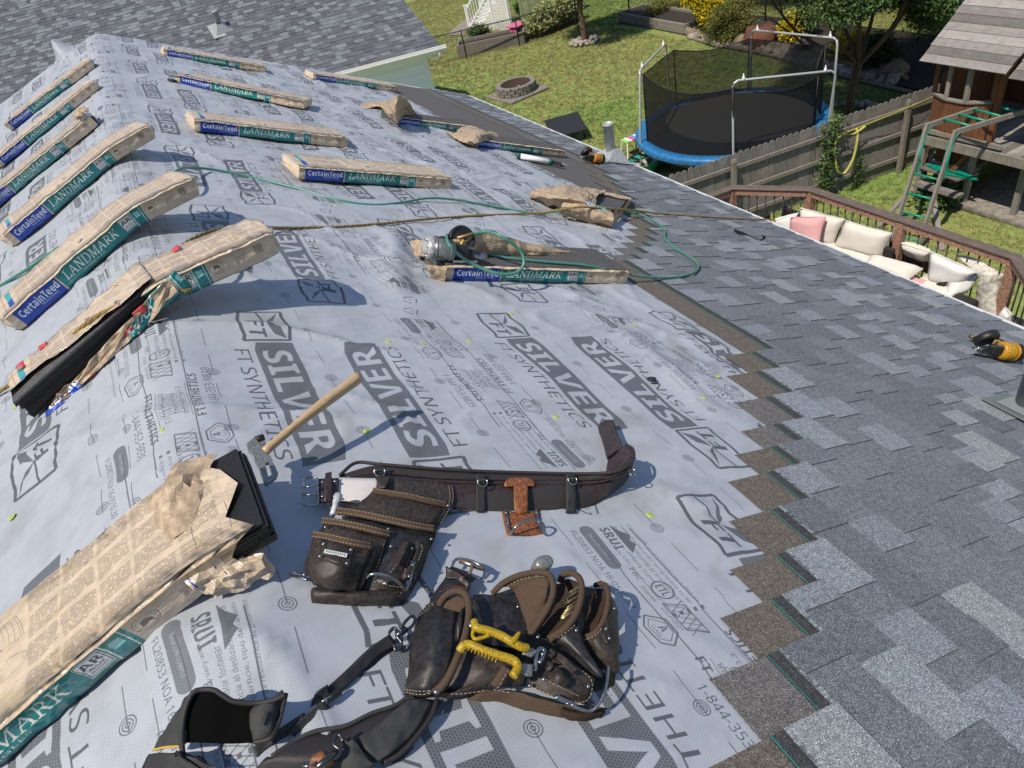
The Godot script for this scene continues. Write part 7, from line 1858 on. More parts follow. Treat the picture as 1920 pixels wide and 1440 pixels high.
func build_cords() -> void:
	# green air hose: from the left slope over the ridge, across the right slope, out on the shingles and back to the nail gun
	var o := world_thing("air_hose", "thin green air hose snaking over the ridge to the nail gun", "hose", on_roof(0.3, 0.02, -4.7))
	var pts := []
	for v in [Vector3(-0.839,0.01,-4.287), Vector3(-0.712,0.01,-4.233), Vector3(-0.554,0.012,-4.166), Vector3(-0.384,0.015,-4.112), Vector3(-0.186,0.02,-4.002), Vector3(-0.076,0.03,-3.945)]: pts.append(on_roof(v.x, v.y + (0.014 if v.y < 0.08 and v.x > 1.0 and covered(v.x, v.z) > 0.06 else 0.0), v.z))
	for v in [Vector3(0.115,0.07,-4.107), Vector3(0.239,0.1,-4.344), Vector3(0.329,0.05,-4.61), Vector3(0.447,0.03,-4.701), Vector3(0.64,0.012,-4.681), Vector3(0.866,0.012,-4.51), Vector3(1.057,0.012,-4.331), Vector3(1.229,0.012,-4.293), Vector3(1.41,0.02,-4.353), Vector3(1.612,0.035,-4.443), Vector3(1.814,0.03,-4.491), Vector3(2.078,0.012,-4.479), Vector3(2.353,0.012,-4.391), Vector3(2.553,0.06,-4.325), Vector3(2.779,0.1,-4.354), Vector3(3.068,0.06,-4.481), Vector3(3.338,0.02,-4.491), Vector3(3.323,0.02,-4.251), Vector3(3.235,0.02,-4.085), Vector3(3.094,0.02,-3.91), Vector3(3.021,0.02,-3.737), Vector3(3.003,0.02,-3.561), Vector3(2.95,0.02,-3.429), Vector3(2.823,0.02,-3.308), Vector3(2.627,0.02,-3.216), Vector3(2.432,0.02,-3.191), Vector3(2.23,0.05,-3.179), Vector3(1.947,0.09,-3.181), Vector3(1.66,0.09,-3.223), Vector3(1.48,0.09,-3.27), Vector3(1.382,0.1,-3.363), Vector3(1.278,0.14,-3.383), Vector3(1.162,0.2,-3.165), Vector3(1.127,0.2,-3.046), Vector3(1.247,0.12,-3.085), Vector3(1.356,0.095,-3.03), Vector3(1.445,0.1,-3.023), Vector3(1.487,0.14,-3.032), Vector3(1.472,0.19,-3.062), Vector3(1.386,0.24,-3.073), Vector3(1.344,0.24,-3.145), Vector3(1.327,0.2,-3.241)]: pts.append(on_roof(v.x, v.y + (0.014 if v.y < 0.08 and v.x > 1.0 and covered(v.x, v.z) > 0.06 else 0.0), v.z))
	var st := stb(true); tube(st, spline(pts, 8), 0.0070, 8); emit("hose", st, M.hose, o)
	st = stb(true); tube(st, PackedVector3Array([pts[pts.size() - 1], on_roof(Vector3(1.258,0.17,-3.254).x, 0.17, Vector3(1.258,0.17,-3.254).z)]), 0.009, 8); emit("coupling", st, mk(lin(0.33, 0.2, 0.09), 0.4, 0.6), o)
	# yellow rope: from the lower left over the torn bundle's back edge, straight across the right slope
	o = world_thing("rope", "dirty yellow brown rope stretched across the roof and over the ridge", "rope", on_roof(0.3, 0.02, -3.6))
	pts = []
	for v in [Vector3(-0.741,0.01,-3.141), Vector3(-0.6,0.01,-3.094), Vector3(-0.439,0.03,-3.02), Vector3(-0.225,0.085,-2.855), Vector3(-0.087,0.1,-2.805), Vector3(0.03,0.105,-2.789), Vector3(0.115,0.11,-2.78)]: pts.append(on_roof(v.x, v.y + (0.014 if v.y < 0.08 and v.x > 1.0 and covered(v.x, v.z) > 0.06 else 0.0), v.z))
	for v in [Vector3(0.106,0.15,-3.007), Vector3(0.201,0.15,-3.2), Vector3(0.325,0.12,-3.387), Vector3(0.538,0.04,-3.669), Vector3(0.749,0.012,-3.8), Vector3(0.917,0.012,-3.846), Vector3(1.172,0.012,-3.945), Vector3(1.465,0.014,-4.07), Vector3(1.881,0.012,-4.233), Vector3(2.326,0.02,-4.347), Vector3(2.438,0.09,-4.223), Vector3(2.563,0.13,-4.177), Vector3(2.772,0.12,-4.225), Vector3(3.24,0.05,-4.476), Vector3(3.617,0.02,-4.576), Vector3(4.157,0.02,-4.606), Vector3(4.632,0.02,-4.643), Vector3(5.012,0.02,-4.702), Vector3(5.052,0,-4.697)]: pts.append(on_roof(v.x, v.y + (0.014 if v.y < 0.08 and v.x > 1.0 and covered(v.x, v.z) > 0.06 else 0.0), v.z))
	var path := spline(pts, 10)
	for k in 3:
		st = stb(true); var tw := PackedVector3Array(); var l := 0.0
		var fine := PackedVector3Array()
		for i in path.size() - 1:
			var m := maxi(1, int(path[i].distance_to(path[i + 1]) / 0.012))
			for j in m: fine.append(path[i].lerp(path[i + 1], float(j) / m))
		for i in fine.size():
			var dd := (fine[mini(i + 1, fine.size() - 1)] - fine[maxi(i - 1, 0)]).normalized(); var x := dd.cross(Vector3.UP).normalized(); var y := x.cross(dd)
			tw.append(fine[i] + (x * cos(l * 95.0 + TAU * k / 3) + y * sin(l * 95.0 + TAU * k / 3)) * 0.0035); l += 0.012
		tube(st, tw, 0.0042, 5); emit("strand", st, M.rope, o)

func leather_patch(called: String, o: Node3D, m: Material, rows: Array, thick := 0.004, per := 6, amp := 0.0036) -> Array:
	var st := stb(true); var g := patch(st, rows, per, thick, amp, 19.0); emit(called, st, m, o); return g

func lip(called: String, o: Node3D, path: Array, w: float, side: Variant, m: Material, stitches := 2, bulge := 0.007) -> void:
	var st := stb(true); ribbon(st, spline(path, 7), side, w, bulge); emit(called, st, m, o)
	if stitches > 0:
		st = stb(); var sp := spline(path, 7); var sv: Vector3 = side if side is Vector3 else side[0]
		for k in stitches:
			var q := PackedVector3Array()
			for i in sp.size():
				var d := (sp[mini(i + 1, sp.size() - 1)] - sp[maxi(i - 1, 0)]).normalized()
				var s: Vector3 = sv
				if not (side is Vector3):
					var f: float = float(i) / (sp.size() - 1) * (side.size() - 1); var j: int = mini(int(f), side.size() - 2); s = (side[j] as Vector3).lerp(side[j + 1], f - j)
				s = (s - d * s.dot(d)).normalized(); var n := d.cross(s)
				if n.y < 0: n = -n
				q.append(sp[i] + s * w * (0.28 - 0.56 * k) + n * bulge * 0.5)
			stitch(st, q, Vector3.UP)
		emit("stitching", st, M.thread, o)

func ring(st: SurfaceTool, c: Vector3, u: Vector3, v: Vector3, r: float, t: float, a0 := 0.0, a1 := TAU) -> void:
	var p := PackedVector3Array()
	for k in 25: p.append(c + u * cos(lerpf(a0, a1, k / 24.0)) * r + v * sin(lerpf(a0, a1, k / 24.0)) * r)
	tube(st, p, t, 8)

func rivets(o: Node3D, pts: Array, r := 0.0034) -> void:
	for p in pts:
		var st := stb(true); rivet(st, p, Vector3(-0.05, 0.9, 0.35).normalized(), r); emit("rivet", st, M.steel, o)

func build_belts() -> void:
	M.dark_leather = mk(lin(0.072, 0.056, 0.049), 0.55, 0, T.leather, 9.0, T.leather_n, 0.35, false, 0.5)
	M.black_leather = mk(lin(0.045, 0.043, 0.048), 0.48, 0, T.leather, 7.0, T.leather_n, 0.35, false, 0.5)
	M.belt_leather = mk(lin(0.085, 0.052, 0.052), 0.36, 0, T.leather, 11.0, T.leather_n, 0.2, false, 0.55)
	M.shiny_leather = mk(lin(0.62, 0.59, 0.58), 0.20, 0, null, 1.0, null, 1.0, false, 0.8)
	M.suede = mk(lin(0.145, 0.102, 0.076), 0.95, 0, T.fine, 9.0, T.fine_n, 0.6, false, 0.2)
	M.dark_suede = mk(lin(0.085, 0.056, 0.041), 0.95, 0, T.fine, 9.0, T.fine_n, 0.6, false, 0.2)
	M.orange_leather = mk(lin(0.46, 0.165, 0.060), 0.5, 0, T.leather, 10.0, T.leather_n, 0.25)
	M.thread = mk(lin(0.42, 0.34, 0.24), 0.8); M.red_thread = mk(lin(0.4, 0.04, 0.05), 0.8)
	M.padding = mk(lin(0.038, 0.032, 0.035), 0.6, 0, T.weave, 55.0, T.weave_n, 0.6)
	M.webbing = mk(lin(0.032, 0.032, 0.035), 0.62, 0, T.weave, 70.0, T.weave_n, 1.0)
	M.mesh_pad = mk(lin(0.05, 0.053, 0.055), 0.7, 0, T.weave, 45.0, T.weave_n, 1.2)
	M.felt = mk(lin(0.006, 0.006, 0.006), 1.0, 0, null, 1, null, 1, false, 0.05)
	M.brass = mk(lin(0.62, 0.50, 0.26), 0.3, 0.9)
	tool_belt(); left_pouch(); right_pouch(); harness()

func tool_belt() -> void:
	var o := roof_thing("tool_belt", "padded brown leather work belt lying open, its tail curled up at right", "belt", Vector3(0.622,0,-1.645))
	leather_patch("padded_band", o, M.padding, [
		[Vector3(0.316,0,-1.747), Vector3(0.39,0,-1.716), Vector3(0.51,0,-1.681), Vector3(0.596,0,-1.65), Vector3(0.711,0,-1.617), Vector3(0.838,0,-1.595), Vector3(0.914,0.005,-1.596), Vector3(0.997,0.012,-1.622), Vector3(1.067,0.018,-1.653), Vector3(1.106,0.03,-1.681)],
		[Vector3(0.316,0.03,-1.789), Vector3(0.401,0.035,-1.785), Vector3(0.522,0.035,-1.723), Vector3(0.613,0.035,-1.686), Vector3(0.724,0.036,-1.657), Vector3(0.847,0.04,-1.626), Vector3(0.923,0.045,-1.618), Vector3(0.993,0.055,-1.623), Vector3(1.06,0.06,-1.648), Vector3(1.091,0.07,-1.667)],
		[Vector3(0.326,0.042,-1.813), Vector3(0.419,0.052,-1.819), Vector3(0.54,0.055,-1.774), Vector3(0.636,0.056,-1.742), Vector3(0.748,0.058,-1.709), Vector3(0.867,0.065,-1.669), Vector3(0.933,0.075,-1.641), Vector3(0.977,0.09,-1.618), Vector3(1.021,0.1,-1.621), Vector3(1.061,0.105,-1.647)]], 0.012, 6, 0.0012)
	# rolled edge and quilted seams
	for e in [[0.0, [Vector3(0.325,0.045,-1.809), Vector3(0.373,0.05,-1.842), Vector3(0.426,0.055,-1.817), Vector3(0.539,0.058,-1.772), Vector3(0.634,0.059,-1.741), Vector3(0.746,0.061,-1.708), Vector3(0.865,0.068,-1.668), Vector3(0.931,0.078,-1.64), Vector3(0.975,0.093,-1.617), Vector3(1.019,0.103,-1.619), Vector3(1.059,0.108,-1.646), Vector3(1.086,0.105,-1.684), Vector3(1.093,0.095,-1.719)]]]:
		var st := stb(true); tube(st, spline(e[1], 8), 0.0042, 8); emit("piping", st, M.padding, o)
	for y in [6.0, 12.0]:
		var st := stb(true); var q := []
		for p in [[650.0, 880.0], [720.0, 884.0], [810.0, 890.0], [890.0, 896.0]]: pass
		q = [Vector3(0.337,0.046,-1.794), Vector3(0.417,0.052,-1.787), Vector3(0.528,0.052,-1.745), Vector3(0.624,0.052,-1.717), Vector3(0.737,0.053,-1.688), Vector3(0.86,0.058,-1.655), Vector3(0.927,0.068,-1.629), Vector3(0.975,0.083,-1.612), Vector3(1.017,0.092,-1.616)] if y == 6.0 else [Vector3(0.335,0.043,-1.785), Vector3(0.414,0.048,-1.779), Vector3(0.526,0.048,-1.737), Vector3(0.621,0.048,-1.707), Vector3(0.733,0.049,-1.679), Vector3(0.855,0.054,-1.645), Vector3(0.923,0.064,-1.621), Vector3(0.976,0.077,-1.611), Vector3(1.016,0.084,-1.616)]
		tube(st, spline(q, 8), 0.0022, 6); emit("seam", st, M.belt_leather, o)
	# turned end seen from its inner side, and the tail with its holes
	leather_patch("end_pad", o, M.belt_leather, [[Vector3(1.008,0.045,-1.675), Vector3(1.025,0.05,-1.663), Vector3(1.014,0.085,-1.624), Vector3(1.029,0.1,-1.624)], [Vector3(1.045,0.05,-1.719), Vector3(1.068,0.06,-1.708), Vector3(1.063,0.085,-1.672), Vector3(1.06,0.1,-1.651)], [Vector3(1.077,0.05,-1.751), Vector3(1.099,0.06,-1.75), Vector3(1.103,0.08,-1.731), Vector3(1.093,0.095,-1.702)]], 0.008)
	leather_patch("belt_tail", o, M.belt_leather, [[Vector3(1.037,0.058,-1.717), Vector3(1.075,0.062,-1.734), Vector3(1.112,0.068,-1.747)], [Vector3(1.097,0.04,-1.814), Vector3(1.127,0.045,-1.817), Vector3(1.158,0.05,-1.821)], [Vector3(1.147,0.028,-1.904), Vector3(1.177,0.034,-1.908), Vector3(1.209,0.038,-1.911)], [Vector3(1.17,0.026,-1.926), Vector3(1.196,0.032,-1.931), Vector3(1.216,0.036,-1.925)]], 0.004)
	for p in [Vector3(1.137,0.037,-1.867), Vector3(1.184,0.038,-1.897), Vector3(1.105,0.047,-1.81), Vector3(1.136,0.051,-1.813), Vector3(1.084,0.055,-1.772)]:
		var st := stb(true); rivet(st, p, Vector3.UP, 0.0022); emit("belt_hole", st, M.black, o)
	# leather strap over the padding
	leather_patch("belt_strap", o, M.belt_leather, [
		[Vector3(0.47,0.022,-1.703), Vector3(0.561,0.01,-1.67), Vector3(0.624,0.01,-1.653), Vector3(0.716,0.01,-1.631), Vector3(0.841,0.01,-1.603), Vector3(0.908,0.014,-1.601), Vector3(0.979,0.022,-1.613)],
		[Vector3(0.478,0.042,-1.73), Vector3(0.571,0.046,-1.708), Vector3(0.636,0.046,-1.694), Vector3(0.73,0.047,-1.671), Vector3(0.854,0.05,-1.642), Vector3(0.914,0.056,-1.625), Vector3(0.983,0.062,-1.613)]], 0.004, 6, 0.0006)
	var st := stb(true); rivet(st, Vector3(0.962,0.05,-1.607), Vector3.UP, 0.002); emit("belt_hole", st, M.black, o)
	leather_patch("belt_strap", o, M.shiny_leather, [[Vector3(0.297,0.03,-1.741), Vector3(0.319,0.032,-1.729), Vector3(0.347,0.034,-1.713), Vector3(0.383,0.034,-1.707)], [Vector3(0.317,0.048,-1.796), Vector3(0.339,0.05,-1.788), Vector3(0.37,0.052,-1.777), Vector3(0.402,0.052,-1.769)]], 0.004, 6, 0.0004)
	leather_patch("belt_end", o, M.belt_leather, [[Vector3(0.253,0.034,-1.738), Vector3(0.273,0.036,-1.732), Vector3(0.298,0.036,-1.732)], [Vector3(0.269,0.05,-1.799), Vector3(0.288,0.053,-1.792), Vector3(0.316,0.053,-1.788)]], 0.007, 6, 0.0004)
	leather_patch("keeper", o, M.belt_leather, [[Vector3(0.267,0.04,-1.725), Vector3(0.282,0.04,-1.723)], [Vector3(0.274,0.056,-1.76), Vector3(0.291,0.056,-1.756)], [Vector3(0.289,0.06,-1.806), Vector3(0.303,0.06,-1.805)]], 0.005)
	rivets(o, [Vector3(0.275,0.056,-1.777), Vector3(0.265,0.048,-1.737), Vector3(0.302,0.057,-1.772), Vector3(0.29,0.048,-1.732)], 0.0034)
	st = stb(true); tube(st, spline([Vector3(0.239,0.05,-1.8), Vector3(0.249,0.053,-1.804), Vector3(0.264,0.053,-1.8), Vector3(0.267,0.052,-1.787), Vector3(0.262,0.044,-1.762), Vector3(0.256,0.036,-1.734), Vector3(0.247,0.032,-1.729), Vector3(0.231,0.03,-1.734), Vector3(0.226,0.031,-1.745), Vector3(0.233,0.04,-1.774), Vector3(0.239,0.05,-1.8)], 6), 0.0026, 8); emit("buckle", st, M.steel, o)
	st = stb(true)
	for y in [[Vector3(0.262,0.058,-1.766), Vector3(0.241,0.062,-1.759), Vector3(0.228,0.052,-1.771)], [Vector3(0.256,0.05,-1.741), Vector3(0.237,0.054,-1.74), Vector3(0.226,0.046,-1.756)]]: tube(st, spline(y, 6), 0.0022, 8)
	emit("buckle_prong", st, M.steel, o)
	# webbing keepers with D-rings
	for k in [[Vector3(0.406,0.066,-1.778), null, null], [Vector3(0.634,0.066,-1.688), [Vector3(0.607,0.014,-1.641), Vector3(0.629,0.014,-1.636)], [Vector3(0.635,0.064,-1.72), Vector3(0.658,0.064,-1.715)]], [Vector3(0.861,0.074,-1.635), [Vector3(0.827,0.016,-1.581), Vector3(0.852,0.016,-1.575)], [Vector3(0.858,0.074,-1.656), Vector3(0.884,0.074,-1.651)]]]:
		if k[1] != null: leather_patch("keeper", o, M.webbing, [k[1], [(k[1][0] as Vector3).lerp(k[2][0], 0.5) + Vector3(0, 0.006, 0), (k[1][1] as Vector3).lerp(k[2][1], 0.5) + Vector3(0, 0.006, 0)], k[2]], 0.003)
		st = stb(true); var c: Vector3 = k[0]; ring(st, c + Vector3(0, 0.002, 0.004), Vector3(1, 0, 0), Vector3(0, -0.62, 0.78), 0.0125, 0.0019, -0.25, PI + 0.25)
		tube(st, PackedVector3Array([c + Vector3(-0.0125, 0.003, 0.0), c + Vector3(0.0125, 0.003, 0.0)]), 0.0019, 6); emit("d_ring", st, M.steel, o)
		st = stb(); box(st, at(c + Vector3(0, 0.001, -0.004), 0, 0.9), Vector3(0.020, 0.004, 0.022), 0.001); emit("ring_tab", st, M.padding, o)
	st = stb(true); ring(st, Vector3(1.038,0.085,-1.614), Vector3(0.3, 0, 0.9).normalized(), Vector3(0, 1, 0), 0.010, 0.0018); emit("d_ring", st, M.steel, o)
	# orange hammer holder
	var h := roof_thing("hammer_holder", "orange leather hammer holder with a steel loop, slipped over the work belt", "hammer holder", Vector3(0.69,0,-1.552))
	leather_patch("leather_back", h, M.orange_leather, [[Vector3(0.695,0.05,-1.675), Vector3(0.731,0.052,-1.665), Vector3(0.773,0.05,-1.658)], [Vector3(0.698,0.056,-1.684), Vector3(0.735,0.058,-1.674), Vector3(0.776,0.056,-1.667)], [Vector3(0.714,0.06,-1.691), Vector3(0.742,0.061,-1.688), Vector3(0.768,0.06,-1.679)]], 0.004, 6, 0.0005)
	leather_patch("leather_strip", h, M.orange_leather, [[Vector3(0.694,0.018,-1.609), Vector3(0.708,0.02,-1.601), Vector3(0.727,0.018,-1.601)], [Vector3(0.699,0.042,-1.63), Vector3(0.716,0.043,-1.625), Vector3(0.733,0.042,-1.622)], [Vector3(0.714,0.061,-1.665), Vector3(0.732,0.062,-1.662), Vector3(0.749,0.061,-1.658)]], 0.004, 6, 0.0005)
	leather_patch("leather_front", h, M.orange_leather, [[Vector3(0.645,0.01,-1.551), Vector3(0.682,0.014,-1.539), Vector3(0.731,0.01,-1.532)], [Vector3(0.658,0.012,-1.592), Vector3(0.698,0.016,-1.58), Vector3(0.749,0.012,-1.572)], [Vector3(0.675,0.012,-1.637), Vector3(0.712,0.018,-1.608), Vector3(0.769,0.012,-1.614)]], 0.005, 6, 0.0008)
	for p in [[Vector3(0.68,0.018,-1.628), Vector3(0.653,0.018,-1.562)], [Vector3(0.755,0.018,-1.61), Vector3(0.73,0.018,-1.549)]]:
		st = stb(); beam(st, p[0], p[1], 0.007, 0.0025, Vector3.UP, 0.0008); emit("bracket", st, M.steel, h); rivets(h, [(p[0] as Vector3).lerp(p[1], 0.2) + Vector3(0, 0.002, 0), (p[0] as Vector3).lerp(p[1], 0.75) + Vector3(0, 0.002, 0)], 0.0028)
	st = stb(true); tube(st, spline([Vector3(0.655,0.018,-1.565), Vector3(0.647,0.024,-1.542), Vector3(0.652,0.04,-1.539), Vector3(0.669,0.052,-1.541), Vector3(0.697,0.056,-1.539), Vector3(0.717,0.05,-1.53), Vector3(0.724,0.036,-1.522), Vector3(0.723,0.022,-1.522), Vector3(0.73,0.018,-1.549)], 7), 0.0028, 8); emit("steel_loop", st, M.steel, h)

func left_pouch() -> void:
	var o := roof_thing("tool_pouch", "dark brown leather tool pouch with stitched lips and name plate, on the belt", "tool pouch", Vector3(0.265,0,-1.45), "leather tool pouches")
	leather_patch("back_panel", o, M.dark_leather, [[Vector3(0.186,0.004,-1.479), Vector3(0.263,0.006,-1.445), Vector3(0.328,0.006,-1.425)], [Vector3(0.226,0.012,-1.581), Vector3(0.309,0.02,-1.538), Vector3(0.4,0.012,-1.495)], [Vector3(0.294,0.022,-1.68), Vector3(0.382,0.03,-1.629), Vector3(0.495,0.016,-1.612)], [Vector3(0.361,0.032,-1.728), Vector3(0.443,0.04,-1.685), Vector3(0.562,0.022,-1.674)], [Vector3(0.407,0.055,-1.778), Vector3(0.485,0.056,-1.742), Vector3(0.571,0.052,-1.707)]], 0.008)
	# upper pocket
	leather_patch("upper_pocket", o, M.dark_leather, [[Vector3(0.286,0.04,-1.693), Vector3(0.37,0.05,-1.626), Vector3(0.488,0.03,-1.606)], [Vector3(0.336,0.052,-1.695), Vector3(0.406,0.06,-1.639), Vector3(0.5,0.045,-1.619)], [Vector3(0.372,0.062,-1.716), Vector3(0.44,0.066,-1.662), Vector3(0.522,0.052,-1.638)]], 0.005)
	lip("suede_lip", o, [Vector3(0.37,0.064,-1.712), Vector3(0.399,0.068,-1.691), Vector3(0.44,0.07,-1.665), Vector3(0.485,0.064,-1.644), Vector3(0.521,0.054,-1.637)], 0.013, Vector3(0, 0.5, -0.8), M.suede, 1)
	leather_patch("gusset", o, M.dark_leather, [[Vector3(0.504,0.012,-1.627), Vector3(0.527,0.018,-1.64), Vector3(0.556,0.024,-1.659)], [Vector3(0.49,0.035,-1.615), Vector3(0.508,0.045,-1.624), Vector3(0.531,0.054,-1.638)]], 0.004)
	st_line(o, [Vector3(0.555,0.056,-1.701), Vector3(0.535,0.05,-1.651), Vector3(0.491,0.03,-1.608)]); st_line(o, [Vector3(0.562,0.056,-1.699), Vector3(0.542,0.05,-1.649), Vector3(0.498,0.026,-1.608)])
	st_line(o, [Vector3(0.412,0.058,-1.762), Vector3(0.391,0.06,-1.732)])
	leather_patch("side_tab", o, M.dark_leather, [[Vector3(0.385,0.058,-1.732), Vector3(0.404,0.058,-1.721)], [Vector3(0.407,0.062,-1.761), Vector3(0.425,0.062,-1.753)]], 0.006)
	rivets(o, [Vector3(0.521,0.058,-1.63)])
	# large pocket under the second lip
	leather_patch("large_pocket", o, M.black_leather, [[Vector3(0.268,0.02,-1.467), Vector3(0.319,0.022,-1.445), Vector3(0.368,0.014,-1.444)], [Vector3(0.287,0.048,-1.513), Vector3(0.344,0.052,-1.487), Vector3(0.411,0.032,-1.491)], [Vector3(0.28,0.062,-1.645), Vector3(0.361,0.07,-1.585), Vector3(0.459,0.05,-1.561)]], 0.005)
	lip("suede_lip", o, [Vector3(0.276,0.062,-1.664), Vector3(0.316,0.068,-1.636), Vector3(0.365,0.074,-1.596), Vector3(0.413,0.068,-1.573), Vector3(0.462,0.054,-1.566)], 0.016, Vector3(0, 0.5, -0.8), M.suede)
	leather_patch("gusset", o, M.dark_suede, [[Vector3(0.372,0.006,-1.451), Vector3(0.421,0.01,-1.519), Vector3(0.486,0.014,-1.597)], [Vector3(0.359,0.016,-1.447), Vector3(0.406,0.028,-1.503), Vector3(0.46,0.05,-1.566)]], 0.004)
	# middle pocket
	leather_patch("middle_pocket", o, M.dark_leather, [[Vector3(0.228,0.03,-1.478), Vector3(0.264,0.035,-1.458), Vector3(0.283,0.03,-1.472)], [Vector3(0.227,0.062,-1.535), Vector3(0.283,0.072,-1.497), Vector3(0.32,0.056,-1.505)], [Vector3(0.232,0.072,-1.621), Vector3(0.287,0.084,-1.572), Vector3(0.348,0.072,-1.548)]], 0.005)
	lip("suede_lip", o, [Vector3(0.234,0.074,-1.626), Vector3(0.262,0.082,-1.602), Vector3(0.294,0.088,-1.574), Vector3(0.326,0.084,-1.556), Vector3(0.351,0.074,-1.552)], 0.015, Vector3(0, 0.5, -0.8), M.suede)
	st_line(o, [Vector3(0.342,0.072,-1.547), Vector3(0.312,0.056,-1.497), Vector3(0.286,0.03,-1.481)])
	rivets(o, [Vector3(0.232,0.08,-1.599), Vector3(0.353,0.078,-1.565)], 0.003)
	# small front pocket, bulging, with side gusset
	leather_patch("front_pocket", o, M.dark_leather, [[Vector3(0.184,0.034,-1.493), Vector3(0.213,0.048,-1.456), Vector3(0.259,0.034,-1.455)], [Vector3(0.172,0.052,-1.515), Vector3(0.214,0.08,-1.467), Vector3(0.275,0.056,-1.474)], [Vector3(0.185,0.07,-1.547), Vector3(0.226,0.096,-1.491), Vector3(0.287,0.07,-1.488)], [Vector3(0.201,0.08,-1.574), Vector3(0.242,0.098,-1.525), Vector3(0.299,0.082,-1.51)]], 0.005, 6, 0.004)
	lip("suede_lip", o, [Vector3(0.203,0.084,-1.578), Vector3(0.225,0.094,-1.552), Vector3(0.25,0.1,-1.526), Vector3(0.275,0.096,-1.515), Vector3(0.3,0.086,-1.513)], 0.015, Vector3(0, 0.5, -0.8), M.suede)
	leather_patch("gusset", o, M.dark_leather, [[Vector3(0.267,0.02,-1.468), Vector3(0.295,0.03,-1.499), Vector3(0.325,0.045,-1.516)], [Vector3(0.278,0.055,-1.477), Vector3(0.29,0.068,-1.49), Vector3(0.307,0.08,-1.513)]], 0.004)
	leather_patch("pocket_inside", o, M.black_leather, [[Vector3(0.222,0.06,-1.609), Vector3(0.265,0.07,-1.569), Vector3(0.315,0.06,-1.548)], [Vector3(0.234,0.07,-1.617), Vector3(0.288,0.078,-1.575), Vector3(0.346,0.068,-1.551)]], 0.003)
	# name plate on its own patch
	leather_patch("plate_patch", o, M.dark_leather, [[Vector3(0.194,0.086,-1.51), Vector3(0.217,0.096,-1.478), Vector3(0.245,0.086,-1.47)], [Vector3(0.209,0.092,-1.551), Vector3(0.234,0.102,-1.523), Vector3(0.267,0.092,-1.515)]], 0.005, 6, 0.0)
	var pa := Vector3(0.205,0.098,-1.512); var pb := Vector3(0.241,0.1,-1.487)
	var st := stb(); beam(st, pa, pb, 0.0075, 0.0016, Vector3(-0.2, 0.85, 0.5)); emit("name_plate", st, mk(lin(0.62, 0.63, 0.64), 0.35, 0.3), o)
	st = stb()
	for k in 9: beam(st, pa.lerp(pb, 0.07 + k * 0.1) + Vector3(0, 0.0012, 0.0004), pa.lerp(pb, 0.125 + k * 0.1) + Vector3(0, 0.0012, 0.0004), [0.0042, 0.0036, 0.0045][k % 3], 0.0006, Vector3(-0.2, 0.85, 0.5))
	emit("plate_print", st, mk(lin(0.15, 0.15, 0.15), 0.5), o)
	rivets(o, [Vector3(0.209,0.098,-1.532), Vector3(0.253,0.1,-1.501), Vector3(0.195,0.095,-1.504), Vector3(0.236,0.098,-1.47)], 0.0034)
	# tool sleeves on the right of the front
	leather_patch("sleeve_panel", o, M.black_leather, [[Vector3(0.295,0.04,-1.468), Vector3(0.317,0.04,-1.447), Vector3(0.345,0.032,-1.44)], [Vector3(0.336,0.058,-1.499), Vector3(0.357,0.058,-1.482), Vector3(0.382,0.046,-1.483)], [Vector3(0.357,0.066,-1.527), Vector3(0.389,0.066,-1.53), Vector3(0.424,0.052,-1.526)]], 0.005)
	leather_patch("tool_loop", o, M.dark_leather, [[Vector3(0.334,0.066,-1.48), Vector3(0.334,0.08,-1.456), Vector3(0.351,0.066,-1.467)], [Vector3(0.351,0.07,-1.502), Vector3(0.352,0.086,-1.478), Vector3(0.369,0.07,-1.491)], [Vector3(0.373,0.07,-1.53), Vector3(0.376,0.084,-1.513), Vector3(0.392,0.07,-1.519)]], 0.004)
	leather_patch("tool_loop", o, M.dark_leather, [[Vector3(0.343,0.052,-1.451), Vector3(0.346,0.056,-1.441), Vector3(0.358,0.05,-1.442)], [Vector3(0.385,0.062,-1.508), Vector3(0.391,0.068,-1.494), Vector3(0.412,0.056,-1.505)], [Vector3(0.397,0.066,-1.528), Vector3(0.407,0.07,-1.525), Vector3(0.421,0.058,-1.525)]], 0.004)
	st_line(o, [Vector3(0.386,0.07,-1.504), Vector3(0.364,0.064,-1.474), Vector3(0.341,0.056,-1.438)]); st_line(o, [Vector3(0.409,0.064,-1.507), Vector3(0.386,0.058,-1.474)]); st_line(o, [Vector3(0.338,0.066,-1.473), Vector3(0.324,0.056,-1.463)]); st_line(o, [Vector3(0.292,0.046,-1.46), Vector3(0.314,0.046,-1.442), Vector3(0.341,0.04,-1.434)])
	rivets(o, [Vector3(0.381,0.074,-1.5), Vector3(0.407,0.066,-1.511), Vector3(0.342,0.076,-1.516), Vector3(0.445,0.05,-1.542)])
	st = stb(true); rivet(st, Vector3(0.309,0.05,-1.447), Vector3.UP, 0.0048); emit("rivet", st, M.brass, o)
	st = stb(); beam(st, Vector3(0.376,0.062,-1.477), Vector3(0.349,0.05,-1.429), 0.010, 0.003, Vector3.UP, 0.001); emit("bracket", st, M.steel, o)
	rivets(o, [Vector3(0.37,0.066,-1.464), Vector3(0.355,0.06,-1.442)], 0.003)
	st = stb(true); tube(st, spline([Vector3(0.347,0.054,-1.425), Vector3(0.338,0.054,-1.415), Vector3(0.325,0.07,-1.42), Vector3(0.307,0.085,-1.425), Vector3(0.286,0.095,-1.429), Vector3(0.271,0.092,-1.435), Vector3(0.267,0.08,-1.441)], 7), 0.0030, 8); emit("steel_loop", st, M.steel, o)
